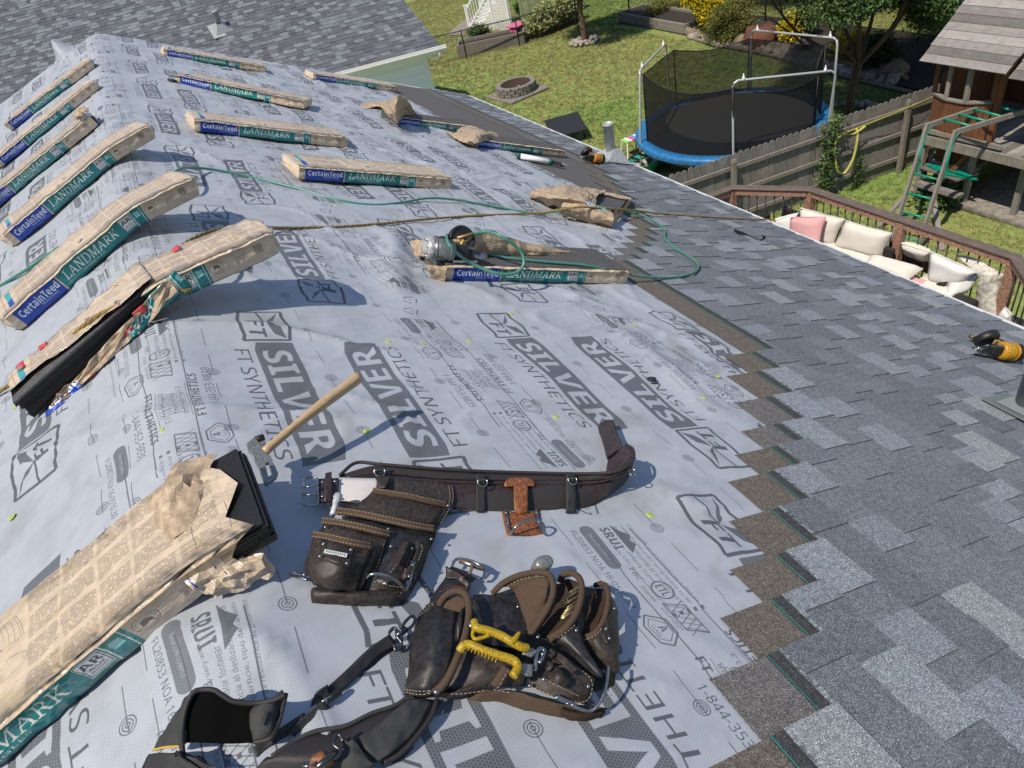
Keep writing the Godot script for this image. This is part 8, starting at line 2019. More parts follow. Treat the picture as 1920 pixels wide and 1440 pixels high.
	st = stb(true); tube(st, spline([Vector3(0.172,0.05,-1.495), Vector3(0.16,0.045,-1.51), Vector3(0.153,0.035,-1.529), Vector3(0.153,0.03,-1.543), Vector3(0.162,0.03,-1.54), Vector3(0.175,0.04,-1.519)], 7), 0.0028, 8); emit("steel_loop", st, M.steel, o)
	# folded bottom
	leather_patch("bottom_fold", o, M.dark_leather, [[Vector3(0.182,0,-1.474), Vector3(0.248,0,-1.453), Vector3(0.32,0,-1.426)], [Vector3(0.176,0.022,-1.473), Vector3(0.242,0.026,-1.44), Vector3(0.323,0.022,-1.417)], [Vector3(0.179,0.034,-1.486), Vector3(0.242,0.042,-1.446), Vector3(0.344,0.028,-1.436)], [Vector3(0.198,0.02,-1.503), Vector3(0.259,0.03,-1.464), Vector3(0.357,0.02,-1.449)]], 0.006, 6, 0.003)
	leather_patch("bottom_fold", o, M.black_leather, [[Vector3(0.322,0,-1.427), Vector3(0.346,0,-1.43), Vector3(0.373,0,-1.452)], [Vector3(0.322,0.02,-1.422), Vector3(0.341,0.022,-1.426), Vector3(0.367,0.016,-1.447)], [Vector3(0.333,0.03,-1.428), Vector3(0.345,0.03,-1.43), Vector3(0.365,0.02,-1.449)]], 0.005)
	# pale marker pen standing in the back
	var pen := roof_thing("marker_pen", "pale grey marker pen stuck between the pouch and the belt", "pen", Vector3(0.298,0,-1.745))
	st = stb(true); tube(st, PackedVector3Array([Vector3(0.266,0.055,-1.662), Vector3(0.283,0.06,-1.696)]), 0.0062, 14); emit("barrel", st, mk(lin(0.6, 0.61, 0.63), 0.4), pen)
	st = stb(true); tube(st, PackedVector3Array([Vector3(0.281,0.06,-1.692), Vector3(0.292,0.064,-1.712)]), 0.0080, 14, 0.0095); emit("cap", st, mk(lin(0.42, 0.43, 0.45), 0.4), pen)

func st_line(o: Node3D, pts: Array) -> void:
	var st := stb(); stitch(st, spline(pts, 8), Vector3.UP); emit("stitching", st, M.thread, o)

func right_pouch() -> void:
	var o := roof_thing("tool_pouch", "leather tool pouch with three fanned suede pockets, holding nails and yellow snips", "tool pouch", Vector3(0.431,0,-1.162), "leather tool pouches")
	# body underneath
	leather_patch("back_panel", o, M.black_leather, [[Vector3(0.275,0,-1.231), Vector3(0.374,0,-1.189), Vector3(0.476,0,-1.134), Vector3(0.588,0,-1.072)], [Vector3(0.312,0.006,-1.279), Vector3(0.41,0.01,-1.243), Vector3(0.521,0.01,-1.189), Vector3(0.654,0.006,-1.13)], [Vector3(0.376,0.012,-1.353), Vector3(0.46,0.02,-1.319), Vector3(0.581,0.02,-1.289), Vector3(0.742,0.01,-1.24)], [Vector3(0.413,0.02,-1.392), Vector3(0.502,0.03,-1.376), Vector3(0.627,0.03,-1.378), Vector3(0.769,0.012,-1.334)]], 0.008)
	leather_patch("bottom_panel", o, M.suede, [[Vector3(0.368,0,-1.188), Vector3(0.448,0,-1.138), Vector3(0.516,0,-1.098), Vector3(0.575,0,-1.073)], [Vector3(0.387,0.024,-1.178), Vector3(0.447,0.026,-1.148), Vector3(0.508,0.024,-1.102), Vector3(0.587,0.016,-1.074)], [Vector3(0.401,0.032,-1.175), Vector3(0.448,0.034,-1.152), Vector3(0.509,0.034,-1.103), Vector3(0.592,0.022,-1.079)]], 0.006)
	leather_patch("bottom_edge", o, M.dark_suede, [[Vector3(0.505,0.02,-1.094), Vector3(0.535,0.018,-1.077), Vector3(0.578,0.012,-1.068)], [Vector3(0.503,0.034,-1.093), Vector3(0.535,0.03,-1.074), Vector3(0.585,0.022,-1.07)]], 0.01)
	# big rounded left panel, worn to a blue sheen
	leather_patch("side_panel", o, M.black_leather, [[Vector3(0.272,0.006,-1.226), Vector3(0.29,0.022,-1.207), Vector3(0.31,0.036,-1.195)], [Vector3(0.278,0.026,-1.241), Vector3(0.298,0.05,-1.21), Vector3(0.331,0.056,-1.209)], [Vector3(0.3,0.034,-1.285), Vector3(0.321,0.072,-1.244), Vector3(0.36,0.072,-1.244)], [Vector3(0.326,0.034,-1.336), Vector3(0.338,0.078,-1.287), Vector3(0.382,0.076,-1.289)], [Vector3(0.356,0.026,-1.38), Vector3(0.374,0.055,-1.349), Vector3(0.41,0.058,-1.343)], [Vector3(0.382,0.016,-1.402), Vector3(0.406,0.03,-1.39), Vector3(0.427,0.045,-1.375)]], 0.006, 6, 0.004)
	st_line(o, [Vector3(0.274,0.022,-1.228), Vector3(0.286,0.04,-1.205), Vector3(0.305,0.048,-1.194)]); st_line(o, [Vector3(0.273,0.018,-1.226), Vector3(0.287,0.034,-1.203), Vector3(0.304,0.044,-1.192)]); st_line(o, [Vector3(0.342,0.036,-1.364), Vector3(0.372,0.032,-1.381), Vector3(0.393,0.036,-1.38)]); st_line(o, [Vector3(0.34,0.04,-1.355), Vector3(0.369,0.038,-1.37), Vector3(0.39,0.04,-1.371)])
	leather_patch("side_panel_seam", o, M.black_leather, [[Vector3(0.273,0.002,-1.228), Vector3(0.296,0.012,-1.211), Vector3(0.317,0.022,-1.2)], [Vector3(0.273,0.014,-1.231), Vector3(0.289,0.032,-1.209), Vector3(0.309,0.044,-1.196)]], 0.006)
	leather_patch("side_fold", o, M.black_leather, [[Vector3(0.368,0.075,-1.256), Vector3(0.371,0.082,-1.252), Vector3(0.379,0.08,-1.258)], [Vector3(0.376,0.082,-1.278), Vector3(0.381,0.096,-1.277), Vector3(0.395,0.09,-1.282)], [Vector3(0.394,0.085,-1.305), Vector3(0.403,0.092,-1.31), Vector3(0.415,0.088,-1.315)]], 0.005, 6, 0.004)
	leather_patch("pocket_inside", o, M.suede, [[Vector3(0.386,0.062,-1.346), Vector3(0.399,0.068,-1.328), Vector3(0.413,0.072,-1.312)], [Vector3(0.399,0.07,-1.357), Vector3(0.411,0.082,-1.347), Vector3(0.423,0.085,-1.334)]], 0.003)
	# welted rim of the left pocket
	var rimpath := [Vector3(0.386,0.055,-1.361), Vector3(0.392,0.075,-1.358), Vector3(0.401,0.092,-1.351), Vector3(0.413,0.1,-1.34), Vector3(0.417,0.102,-1.322), Vector3(0.41,0.1,-1.297), Vector3(0.395,0.096,-1.269), Vector3(0.373,0.092,-1.238), Vector3(0.35,0.084,-1.213), Vector3(0.331,0.072,-1.196), Vector3(0.317,0.06,-1.189), Vector3(0.306,0.048,-1.19)]
	var st := stb(true); tube(st, spline(rimpath, 8), 0.0068, 10); emit("suede_rim", st, M.suede, o)
	leather_patch("rim_band", o, M.dark_suede, [[Vector3(0.311,0.038,-1.193), Vector3(0.322,0.05,-1.193), Vector3(0.337,0.062,-1.199), Vector3(0.356,0.074,-1.217), Vector3(0.38,0.082,-1.243), Vector3(0.405,0.086,-1.275), Vector3(0.423,0.088,-1.308)], [Vector3(0.312,0.05,-1.19), Vector3(0.324,0.062,-1.191), Vector3(0.337,0.074,-1.198), Vector3(0.358,0.084,-1.217), Vector3(0.38,0.092,-1.241), Vector3(0.4,0.096,-1.271), Vector3(0.415,0.098,-1.301)]], 0.004)
	st_line(o, [Vector3(0.313,0.054,-1.189), Vector3(0.325,0.066,-1.191), Vector3(0.338,0.078,-1.197), Vector3(0.359,0.088,-1.217), Vector3(0.379,0.096,-1.238)])
	rivets(o, [Vector3(0.306,0.056,-1.185)], 0.005)
	# dark hollow between the rims
	leather_patch("main_pocket_back", o, M.black_leather, [[Vector3(0.408,0.05,-1.263), Vector3(0.452,0.045,-1.246), Vector3(0.503,0.045,-1.223)], [Vector3(0.428,0.062,-1.303), Vector3(0.476,0.06,-1.298), Vector3(0.529,0.05,-1.26)], [Vector3(0.438,0.072,-1.332), Vector3(0.484,0.074,-1.332), Vector3(0.558,0.05,-1.298)], [Vector3(0.457,0.06,-1.362), Vector3(0.489,0.062,-1.351), Vector3(0.548,0.05,-1.342)]], 0.005, 6, 0.003)
	leather_patch("inner_flap", o, M.black_leather, [[Vector3(0.543,0.06,-1.277), Vector3(0.55,0.07,-1.276)], [Vector3(0.535,0.075,-1.299), Vector3(0.547,0.08,-1.302)], [Vector3(0.539,0.07,-1.328), Vector3(0.549,0.07,-1.329)]], 0.004)
	rivets(o, [Vector3(0.521,0.07,-1.299)])
	leather_patch("front_pocket", o, M.dark_leather, [[Vector3(0.336,0.024,-1.201), Vector3(0.365,0.036,-1.184), Vector3(0.409,0.04,-1.171), Vector3(0.469,0.034,-1.159)], [Vector3(0.351,0.046,-1.212), Vector3(0.383,0.056,-1.195), Vector3(0.425,0.058,-1.176), Vector3(0.473,0.05,-1.167)], [Vector3(0.382,0.07,-1.246), Vector3(0.41,0.072,-1.221), Vector3(0.444,0.068,-1.193), Vector3(0.493,0.056,-1.188)]], 0.005)
	leather_patch("front_flap", o, M.dark_leather, [[Vector3(0.318,0.016,-1.202), Vector3(0.351,0.022,-1.185), Vector3(0.399,0.034,-1.177)], [Vector3(0.318,0.03,-1.199), Vector3(0.353,0.038,-1.183), Vector3(0.398,0.046,-1.175)]], 0.006)
	lip("suede_lip", o, [Vector3(0.405,0.052,-1.164), Vector3(0.418,0.064,-1.17), Vector3(0.432,0.072,-1.178)], 0.017, Vector3(1, 0.2, 0.3), M.suede, 1)
	st_line(o, [Vector3(0.329,0.034,-1.189), Vector3(0.359,0.042,-1.174), Vector3(0.394,0.046,-1.166)]); st_line(o, [Vector3(0.404,0.046,-1.163), Vector3(0.431,0.044,-1.148)])
	# three fanned pockets at the right: welted suede rims, suede linings, leather fronts
	var fans := [
		[[Vector3(0.496,0.06,-1.353), Vector3(0.51,0.085,-1.349), Vector3(0.534,0.105,-1.341), Vector3(0.563,0.12,-1.327), Vector3(0.58,0.128,-1.309), Vector3(0.576,0.13,-1.285), Vector3(0.564,0.125,-1.263), Vector3(0.544,0.115,-1.244), Vector3(0.522,0.102,-1.231), Vector3(0.499,0.085,-1.22)], 0.0062],
		[[Vector3(0.633,0.08,-1.327), Vector3(0.634,0.1,-1.323), Vector3(0.639,0.115,-1.31), Vector3(0.641,0.122,-1.288), Vector3(0.631,0.122,-1.262), Vector3(0.612,0.117,-1.237), Vector3(0.587,0.108,-1.215), Vector3(0.56,0.095,-1.204), Vector3(0.531,0.08,-1.203)], 0.0066],
		[[Vector3(0.708,0.07,-1.303), Vector3(0.709,0.085,-1.291), Vector3(0.706,0.095,-1.273), Vector3(0.691,0.098,-1.245), Vector3(0.666,0.095,-1.216), Vector3(0.642,0.088,-1.196), Vector3(0.621,0.078,-1.189), Vector3(0.606,0.068,-1.195)], 0.0056]]
	for f in fans:
		st = stb(true); tube(st, spline(f[0], 8), f[1], 10); emit("suede_rim", st, M.suede, o)
	leather_patch("pocket_lining", o, M.suede, [[Vector3(0.515,0.062,-1.238), Vector3(0.546,0.08,-1.256), Vector3(0.574,0.09,-1.28)], [Vector3(0.528,0.075,-1.329), Vector3(0.546,0.09,-1.296), Vector3(0.566,0.105,-1.279)], [Vector3(0.511,0.075,-1.347), Vector3(0.547,0.1,-1.326), Vector3(0.574,0.12,-1.293)], [Vector3(0.511,0.082,-1.35), Vector3(0.55,0.108,-1.333), Vector3(0.58,0.124,-1.303)]], 0.004)
	leather_patch("rim_band", o, M.suede, [[Vector3(0.503,0.078,-1.238), Vector3(0.524,0.09,-1.245), Vector3(0.55,0.1,-1.261)], [Vector3(0.507,0.078,-1.222), Vector3(0.534,0.092,-1.233), Vector3(0.567,0.105,-1.259)]], 0.004)
	st_line(o, [Vector3(0.506,0.086,-1.224), Vector3(0.53,0.099,-1.235), Vector3(0.558,0.112,-1.255)]); st_line(o, [Vector3(0.5,0.083,-1.335), Vector3(0.523,0.112,-1.324), Vector3(0.55,0.126,-1.313)])
	leather_patch("pocket_lining", o, M.dark_suede, [[Vector3(0.532,0.055,-1.236), Vector3(0.548,0.065,-1.221), Vector3(0.569,0.08,-1.219)], [Vector3(0.563,0.062,-1.261), Vector3(0.585,0.072,-1.252), Vector3(0.606,0.088,-1.237)], [Vector3(0.6,0.066,-1.289), Vector3(0.622,0.075,-1.289), Vector3(0.635,0.095,-1.265)], [Vector3(0.63,0.066,-1.326), Vector3(0.648,0.08,-1.327), Vector3(0.653,0.1,-1.296)]], 0.004, 6, 0.003)
	leather_patch("pocket_front", o, M.black_leather, [[Vector3(0.561,0.052,-1.204), Vector3(0.568,0.06,-1.156), Vector3(0.59,0.055,-1.119)], [Vector3(0.547,0.06,-1.207), Vector3(0.565,0.078,-1.165), Vector3(0.594,0.066,-1.115)], [Vector3(0.538,0.072,-1.207), Vector3(0.562,0.088,-1.195), Vector3(0.59,0.082,-1.174)], [Vector3(0.539,0.076,-1.205), Vector3(0.561,0.094,-1.202), Vector3(0.596,0.094,-1.204)]], 0.005, 6, 0.003)
	leather_patch("pocket_front", o, M.black_leather, [[Vector3(0.601,0.07,-1.196), Vector3(0.621,0.082,-1.216), Vector3(0.679,0.08,-1.28)], [Vector3(0.592,0.088,-1.211), Vector3(0.623,0.102,-1.241), Vector3(0.648,0.105,-1.275)]], 0.004)
	leather_patch("pocket_lining", o, M.dark_suede, [[Vector3(0.611,0.06,-1.206), Vector3(0.627,0.066,-1.203), Vector3(0.652,0.076,-1.212)], [Vector3(0.648,0.062,-1.242), Vector3(0.663,0.068,-1.24), Vector3(0.683,0.08,-1.238)], [Vector3(0.691,0.06,-1.289), Vector3(0.707,0.07,-1.295), Vector3(0.709,0.085,-1.274)]], 0.004)
	leather_patch("pocket_front", o, M.dark_leather, [[Vector3(0.611,0.058,-1.195), Vector3(0.617,0.054,-1.152), Vector3(0.647,0.03,-1.13), Vector3(0.669,0.018,-1.139)], [Vector3(0.606,0.066,-1.194), Vector3(0.617,0.078,-1.169), Vector3(0.645,0.06,-1.141), Vector3(0.67,0.03,-1.145)], [Vector3(0.618,0.076,-1.189), Vector3(0.642,0.088,-1.188), Vector3(0.666,0.07,-1.175), Vector3(0.685,0.04,-1.175)], [Vector3(0.65,0.088,-1.201), Vector3(0.675,0.096,-1.224), Vector3(0.699,0.074,-1.223), Vector3(0.721,0.04,-1.226)], [Vector3(0.672,0.092,-1.221), Vector3(0.7,0.092,-1.253), Vector3(0.72,0.075,-1.256), Vector3(0.734,0.045,-1.249)]], 0.005, 6, 0.003)
	leather_patch("side_tab", o, M.dark_leather, [[Vector3(0.628,0.092,-1.171), Vector3(0.632,0.084,-1.157)], [Vector3(0.649,0.096,-1.193), Vector3(0.661,0.085,-1.185)], [Vector3(0.695,0.088,-1.234), Vector3(0.71,0.075,-1.235)]], 0.004)
	rivets(o, [Vector3(0.509,0.088,-1.209), Vector3(0.58,0.098,-1.193), Vector3(0.636,0.1,-1.177), Vector3(0.637,0.09,-1.163), Vector3(0.7,0.094,-1.242), Vector3(0.694,0.088,-1.224)], 0.0034)
	st_line(o, [Vector3(0.531,0.078,-1.199), Vector3(0.558,0.094,-1.196), Vector3(0.586,0.102,-1.203)]); st_line(o, [Vector3(0.599,0.072,-1.186), Vector3(0.616,0.084,-1.18), Vector3(0.639,0.094,-1.187)])
	# loose brass nails in the middle pocket
	var r := RandomNumberGenerator.new(); r.seed = 6
	var nails := roof_thing("coil_of_nails", "row of brass coloured nails standing in the suede pocket", "nails", Vector3(0.682,0,-1.327))
	for k in 17:
		var c := Vector3(0.625,0.092,-1.283).lerp(Vector3(0.595,0.082,-1.237), k / 16.0) + Vector3(r.randf_range(-0.004, 0.006), r.randf_range(-0.003, 0.004), 0)
		st = stb(true); tube(st, PackedVector3Array([c + Vector3(-0.011, -0.003, 0.0006), c + Vector3(0.017, 0.005, -0.003)]), 0.0011, 6)
		lathe(st, Transform3D(Basis(Vector3(0, 0, 1), PI / 2), c + Vector3(-0.012, -0.003, 0.0006)), [Vector2(0.0001, 0), Vector2(0.0028, 0), Vector2(0.0028, 0.001), Vector2(0.0001, 0.001)], 8); emit("nail", st, M.brass, nails)
	# tool block with loops
	leather_patch("tool_block", o, M.dark_leather, [[Vector3(0.467,0.042,-1.155), Vector3(0.5,0.044,-1.116), Vector3(0.557,0.03,-1.091)], [Vector3(0.484,0.058,-1.169), Vector3(0.517,0.062,-1.128), Vector3(0.568,0.046,-1.102)], [Vector3(0.521,0.066,-1.201), Vector3(0.548,0.07,-1.161), Vector3(0.583,0.056,-1.116)]], 0.006)
	leather_patch("tool_loop", o, M.dark_leather, [[Vector3(0.483,0.068,-1.14), Vector3(0.495,0.076,-1.118), Vector3(0.511,0.07,-1.109)], [Vector3(0.495,0.072,-1.15), Vector3(0.503,0.086,-1.125), Vector3(0.52,0.074,-1.114)], [Vector3(0.507,0.072,-1.161), Vector3(0.516,0.082,-1.14), Vector3(0.532,0.072,-1.121)]], 0.004)
	leather_patch("tool_loop", o, M.dark_leather, [[Vector3(0.519,0.076,-1.172), Vector3(0.524,0.086,-1.144), Vector3(0.534,0.08,-1.123)], [Vector3(0.528,0.076,-1.182), Vector3(0.532,0.09,-1.154), Vector3(0.544,0.084,-1.128)]], 0.005)
	for y in [[Vector3(0.52,0.082,-1.179), Vector3(0.519,0.086,-1.169), Vector3(0.51,0.084,-1.166)], [Vector3(0.502,0.08,-1.157), Vector3(0.501,0.086,-1.147), Vector3(0.494,0.08,-1.145)]]:
		st = stb(true); tube(st, spline(y, 6), 0.004, 8); emit("loop_roll", st, M.dark_leather, o)
	st_line(o, [Vector3(0.465,0.05,-1.145), Vector3(0.496,0.052,-1.114), Vector3(0.549,0.04,-1.092), Vector3(0.574,0.056,-1.114), Vector3(0.548,0.072,-1.141), Vector3(0.507,0.078,-1.149)]); st_line(o, [Vector3(0.482,0.076,-1.133), Vector3(0.494,0.078,-1.113), Vector3(0.51,0.07,-1.105), Vector3(0.539,0.052,-1.095)])
	rivets(o, [Vector3(0.464,0.054,-1.145), Vector3(0.479,0.078,-1.133), Vector3(0.561,0.058,-1.107)])
	st = stb(); beam(st, Vector3(0.493,0.058,-1.109), Vector3(0.518,0.05,-1.09), 0.0095, 0.003, Vector3.UP, 0.001); emit("bracket", st, M.steel, o); rivets(o, [Vector3(0.493,0.062,-1.104), Vector3(0.508,0.056,-1.091)], 0.0032)
	st = stb(true); tube(st, spline([Vector3(0.515,0.052,-1.089), Vector3(0.531,0.045,-1.079), Vector3(0.547,0.042,-1.073), Vector3(0.561,0.05,-1.073), Vector3(0.58,0.065,-1.085), Vector3(0.596,0.075,-1.104), Vector3(0.607,0.076,-1.119)], 7), 0.0030, 8); emit("steel_loop", st, M.steel, o)
	st = stb(true); tube(st, spline([Vector3(0.475,0.075,-1.154), Vector3(0.482,0.082,-1.168), Vector3(0.492,0.086,-1.181), Vector3(0.501,0.088,-1.184), Vector3(0.504,0.086,-1.177), Vector3(0.487,0.08,-1.162)], 7), 0.0042, 8); emit("steel_clip", st, M.steel, o); rivets(o, [Vector3(0.495,0.092,-1.17)], 0.0034)
	# strap with buckle at the back
	leather_patch("buckle_strap", o, M.black_leather, [[Vector3(0.384,0.02,-1.397), Vector3(0.406,0.03,-1.38), Vector3(0.427,0.035,-1.385)], [Vector3(0.41,0.025,-1.425), Vector3(0.436,0.03,-1.412), Vector3(0.465,0.03,-1.395)], [Vector3(0.446,0.028,-1.455), Vector3(0.462,0.034,-1.435), Vector3(0.486,0.03,-1.419)], [Vector3(0.464,0.03,-1.474), Vector3(0.483,0.034,-1.451), Vector3(0.502,0.03,-1.428)]], 0.006)
	leather_patch("keeper", o, M.black_leather, [[Vector3(0.436,0.036,-1.44), Vector3(0.452,0.044,-1.423), Vector3(0.468,0.038,-1.395)], [Vector3(0.446,0.044,-1.462), Vector3(0.458,0.052,-1.432), Vector3(0.471,0.046,-1.402)]], 0.005)
	st = stb(); stitch(st, spline([Vector3(0.41,0.034,-1.409), Vector3(0.44,0.04,-1.409), Vector3(0.463,0.042,-1.393)], 8), Vector3.UP); stitch(st, spline([Vector3(0.448,0.056,-1.428), Vector3(0.463,0.054,-1.413)], 8), Vector3.UP); emit("stitching", st, M.red_thread, o)
	st = stb(true); tube(st, spline([Vector3(0.466,0.034,-1.472), Vector3(0.477,0.036,-1.482), Vector3(0.489,0.038,-1.48), Vector3(0.51,0.038,-1.466), Vector3(0.524,0.036,-1.446), Vector3(0.524,0.034,-1.434), Vector3(0.514,0.03,-1.424), Vector3(0.504,0.03,-1.425)], 6), 0.0032, 8); emit("buckle", st, M.steel, o)
	st = stb(true); tube(st, PackedVector3Array([Vector3(0.481,0.042,-1.472), Vector3(0.519,0.042,-1.436)]), 0.0052, 12); emit("buckle_roller", st, mk(lin(0.45, 0.33, 0.28), 0.3, 0.9), o)
	st = stb(true); tube(st, spline([Vector3(0.497,0.05,-1.447), Vector3(0.492,0.046,-1.438), Vector3(0.484,0.042,-1.431)], 5), 0.003, 8); emit("buckle_prong", st, mk(lin(0.3, 0.2, 0.14), 0.4, 0.8), o)
	# yellow handled snips
	var s := roof_thing("snips", "yellow handled tin snips stuck in the pouch, worn and speckled with tar", "snips", Vector3(0.477,0,-1.28))
	M.snip = mk(lin(0.82, 0.56, 0.015), 0.42, 0, T.leather, 26.0)
	st = stb(true); tube(st, spline([Vector3(0.357,0.094,-1.22), Vector3(0.362,0.1,-1.222), Vector3(0.373,0.104,-1.22), Vector3(0.389,0.104,-1.203), Vector3(0.41,0.102,-1.187), Vector3(0.429,0.1,-1.174), Vector3(0.437,0.098,-1.165), Vector3(0.435,0.096,-1.155), Vector3(0.421,0.094,-1.145)], 7), 0.0078, 10); emit("handle", st, M.snip, s)
	st = stb(true); tube(st, spline([Vector3(0.401,0.108,-1.26), Vector3(0.398,0.11,-1.245), Vector3(0.414,0.11,-1.233), Vector3(0.433,0.108,-1.217), Vector3(0.447,0.106,-1.199), Vector3(0.459,0.102,-1.189), Vector3(0.471,0.098,-1.186)], 7), 0.0076, 10); emit("handle", st, M.snip, s)
	st = stb(true); tube(st, spline([Vector3(0.442,0.11,-1.197), Vector3(0.45,0.114,-1.199), Vector3(0.462,0.116,-1.207)], 6), 0.007, 9, 0.0035); emit("thumb_stop", st, M.snip, s)
	st = stb(true); tube(st, spline([Vector3(0.394,0.104,-1.247), Vector3(0.39,0.1,-1.24), Vector3(0.39,0.1,-1.231), Vector3(0.401,0.103,-1.227), Vector3(0.415,0.106,-1.226)], 6), 0.0034, 8); emit("finger_guard", st, M.snip, s)
	st = stb(); 
	for k in 9: beam(st, Vector3(0.366,0.11,-1.209).lerp(Vector3(0.404,0.106,-1.177), k / 8.0), Vector3(0.366,0.104,-1.209).lerp(Vector3(0.402,0.1,-1.176), k / 8.0), 0.0018, 0.0022)
	emit("grip_rib", st, mk(lin(0.35, 0.22, 0.01), 0.6), s)
	leather_patch("jaw", s, M.forged, [[Vector3(0.441,0.085,-1.155), Vector3(0.449,0.085,-1.145), Vector3(0.462,0.08,-1.143)], [Vector3(0.443,0.092,-1.166), Vector3(0.455,0.092,-1.162), Vector3(0.472,0.086,-1.16)]], 0.006, 5, 0.0)
	leather_patch("jaw", s, M.forged, [[Vector3(0.462,0.09,-1.184), Vector3(0.477,0.088,-1.174)], [Vector3(0.475,0.094,-1.193), Vector3(0.492,0.09,-1.181)]], 0.006, 5, 0.0)
	st = stb(true); tube(st, PackedVector3Array([Vector3(0.391,0.106,-1.26), Vector3(0.395,0.104,-1.251)]), 0.005, 8); emit("spring_end", st, M.steel, s)
	# steel hammer head showing behind the pouch
	var t := roof_thing("steel_tool", "blunt silver steel tool head sticking out behind the fanned pockets", "tool", Vector3(0.679,0,-1.448))
	st = stb(true); var hx := Basis.from_euler(Vector3(0.5, 0.1, 0.12))
	lathe(st, Transform3D(hx, Vector3(0.634,0.06,-1.396)), [Vector2(0.001, -0.022), Vector2(0.017, -0.021), Vector2(0.019, -0.004), Vector2(0.0215, -0.002), Vector2(0.023, 0.010), Vector2(0.021, 0.018), Vector2(0.016, 0.022), Vector2(0.001, 0.023)], 22, 0.72); emit("head", st, M.forged, t)
	st = stb(true); tube(st, PackedVector3Array([Vector3(0.639,0.05,-1.401), Vector3(0.637,0.04,-1.378)]), 0.013, 12); emit("neck", st, M.forged, t)
	for k in [-1, 1]:
		st = stb(); box(st, Transform3D(hx, Vector3(0.634,0.06,-1.396) + hx * Vector3(k * 0.008, -0.011, 0.0135)), Vector3(0.006, 0.008, 0.004), 0.001); emit("slot", st, M.black, t)

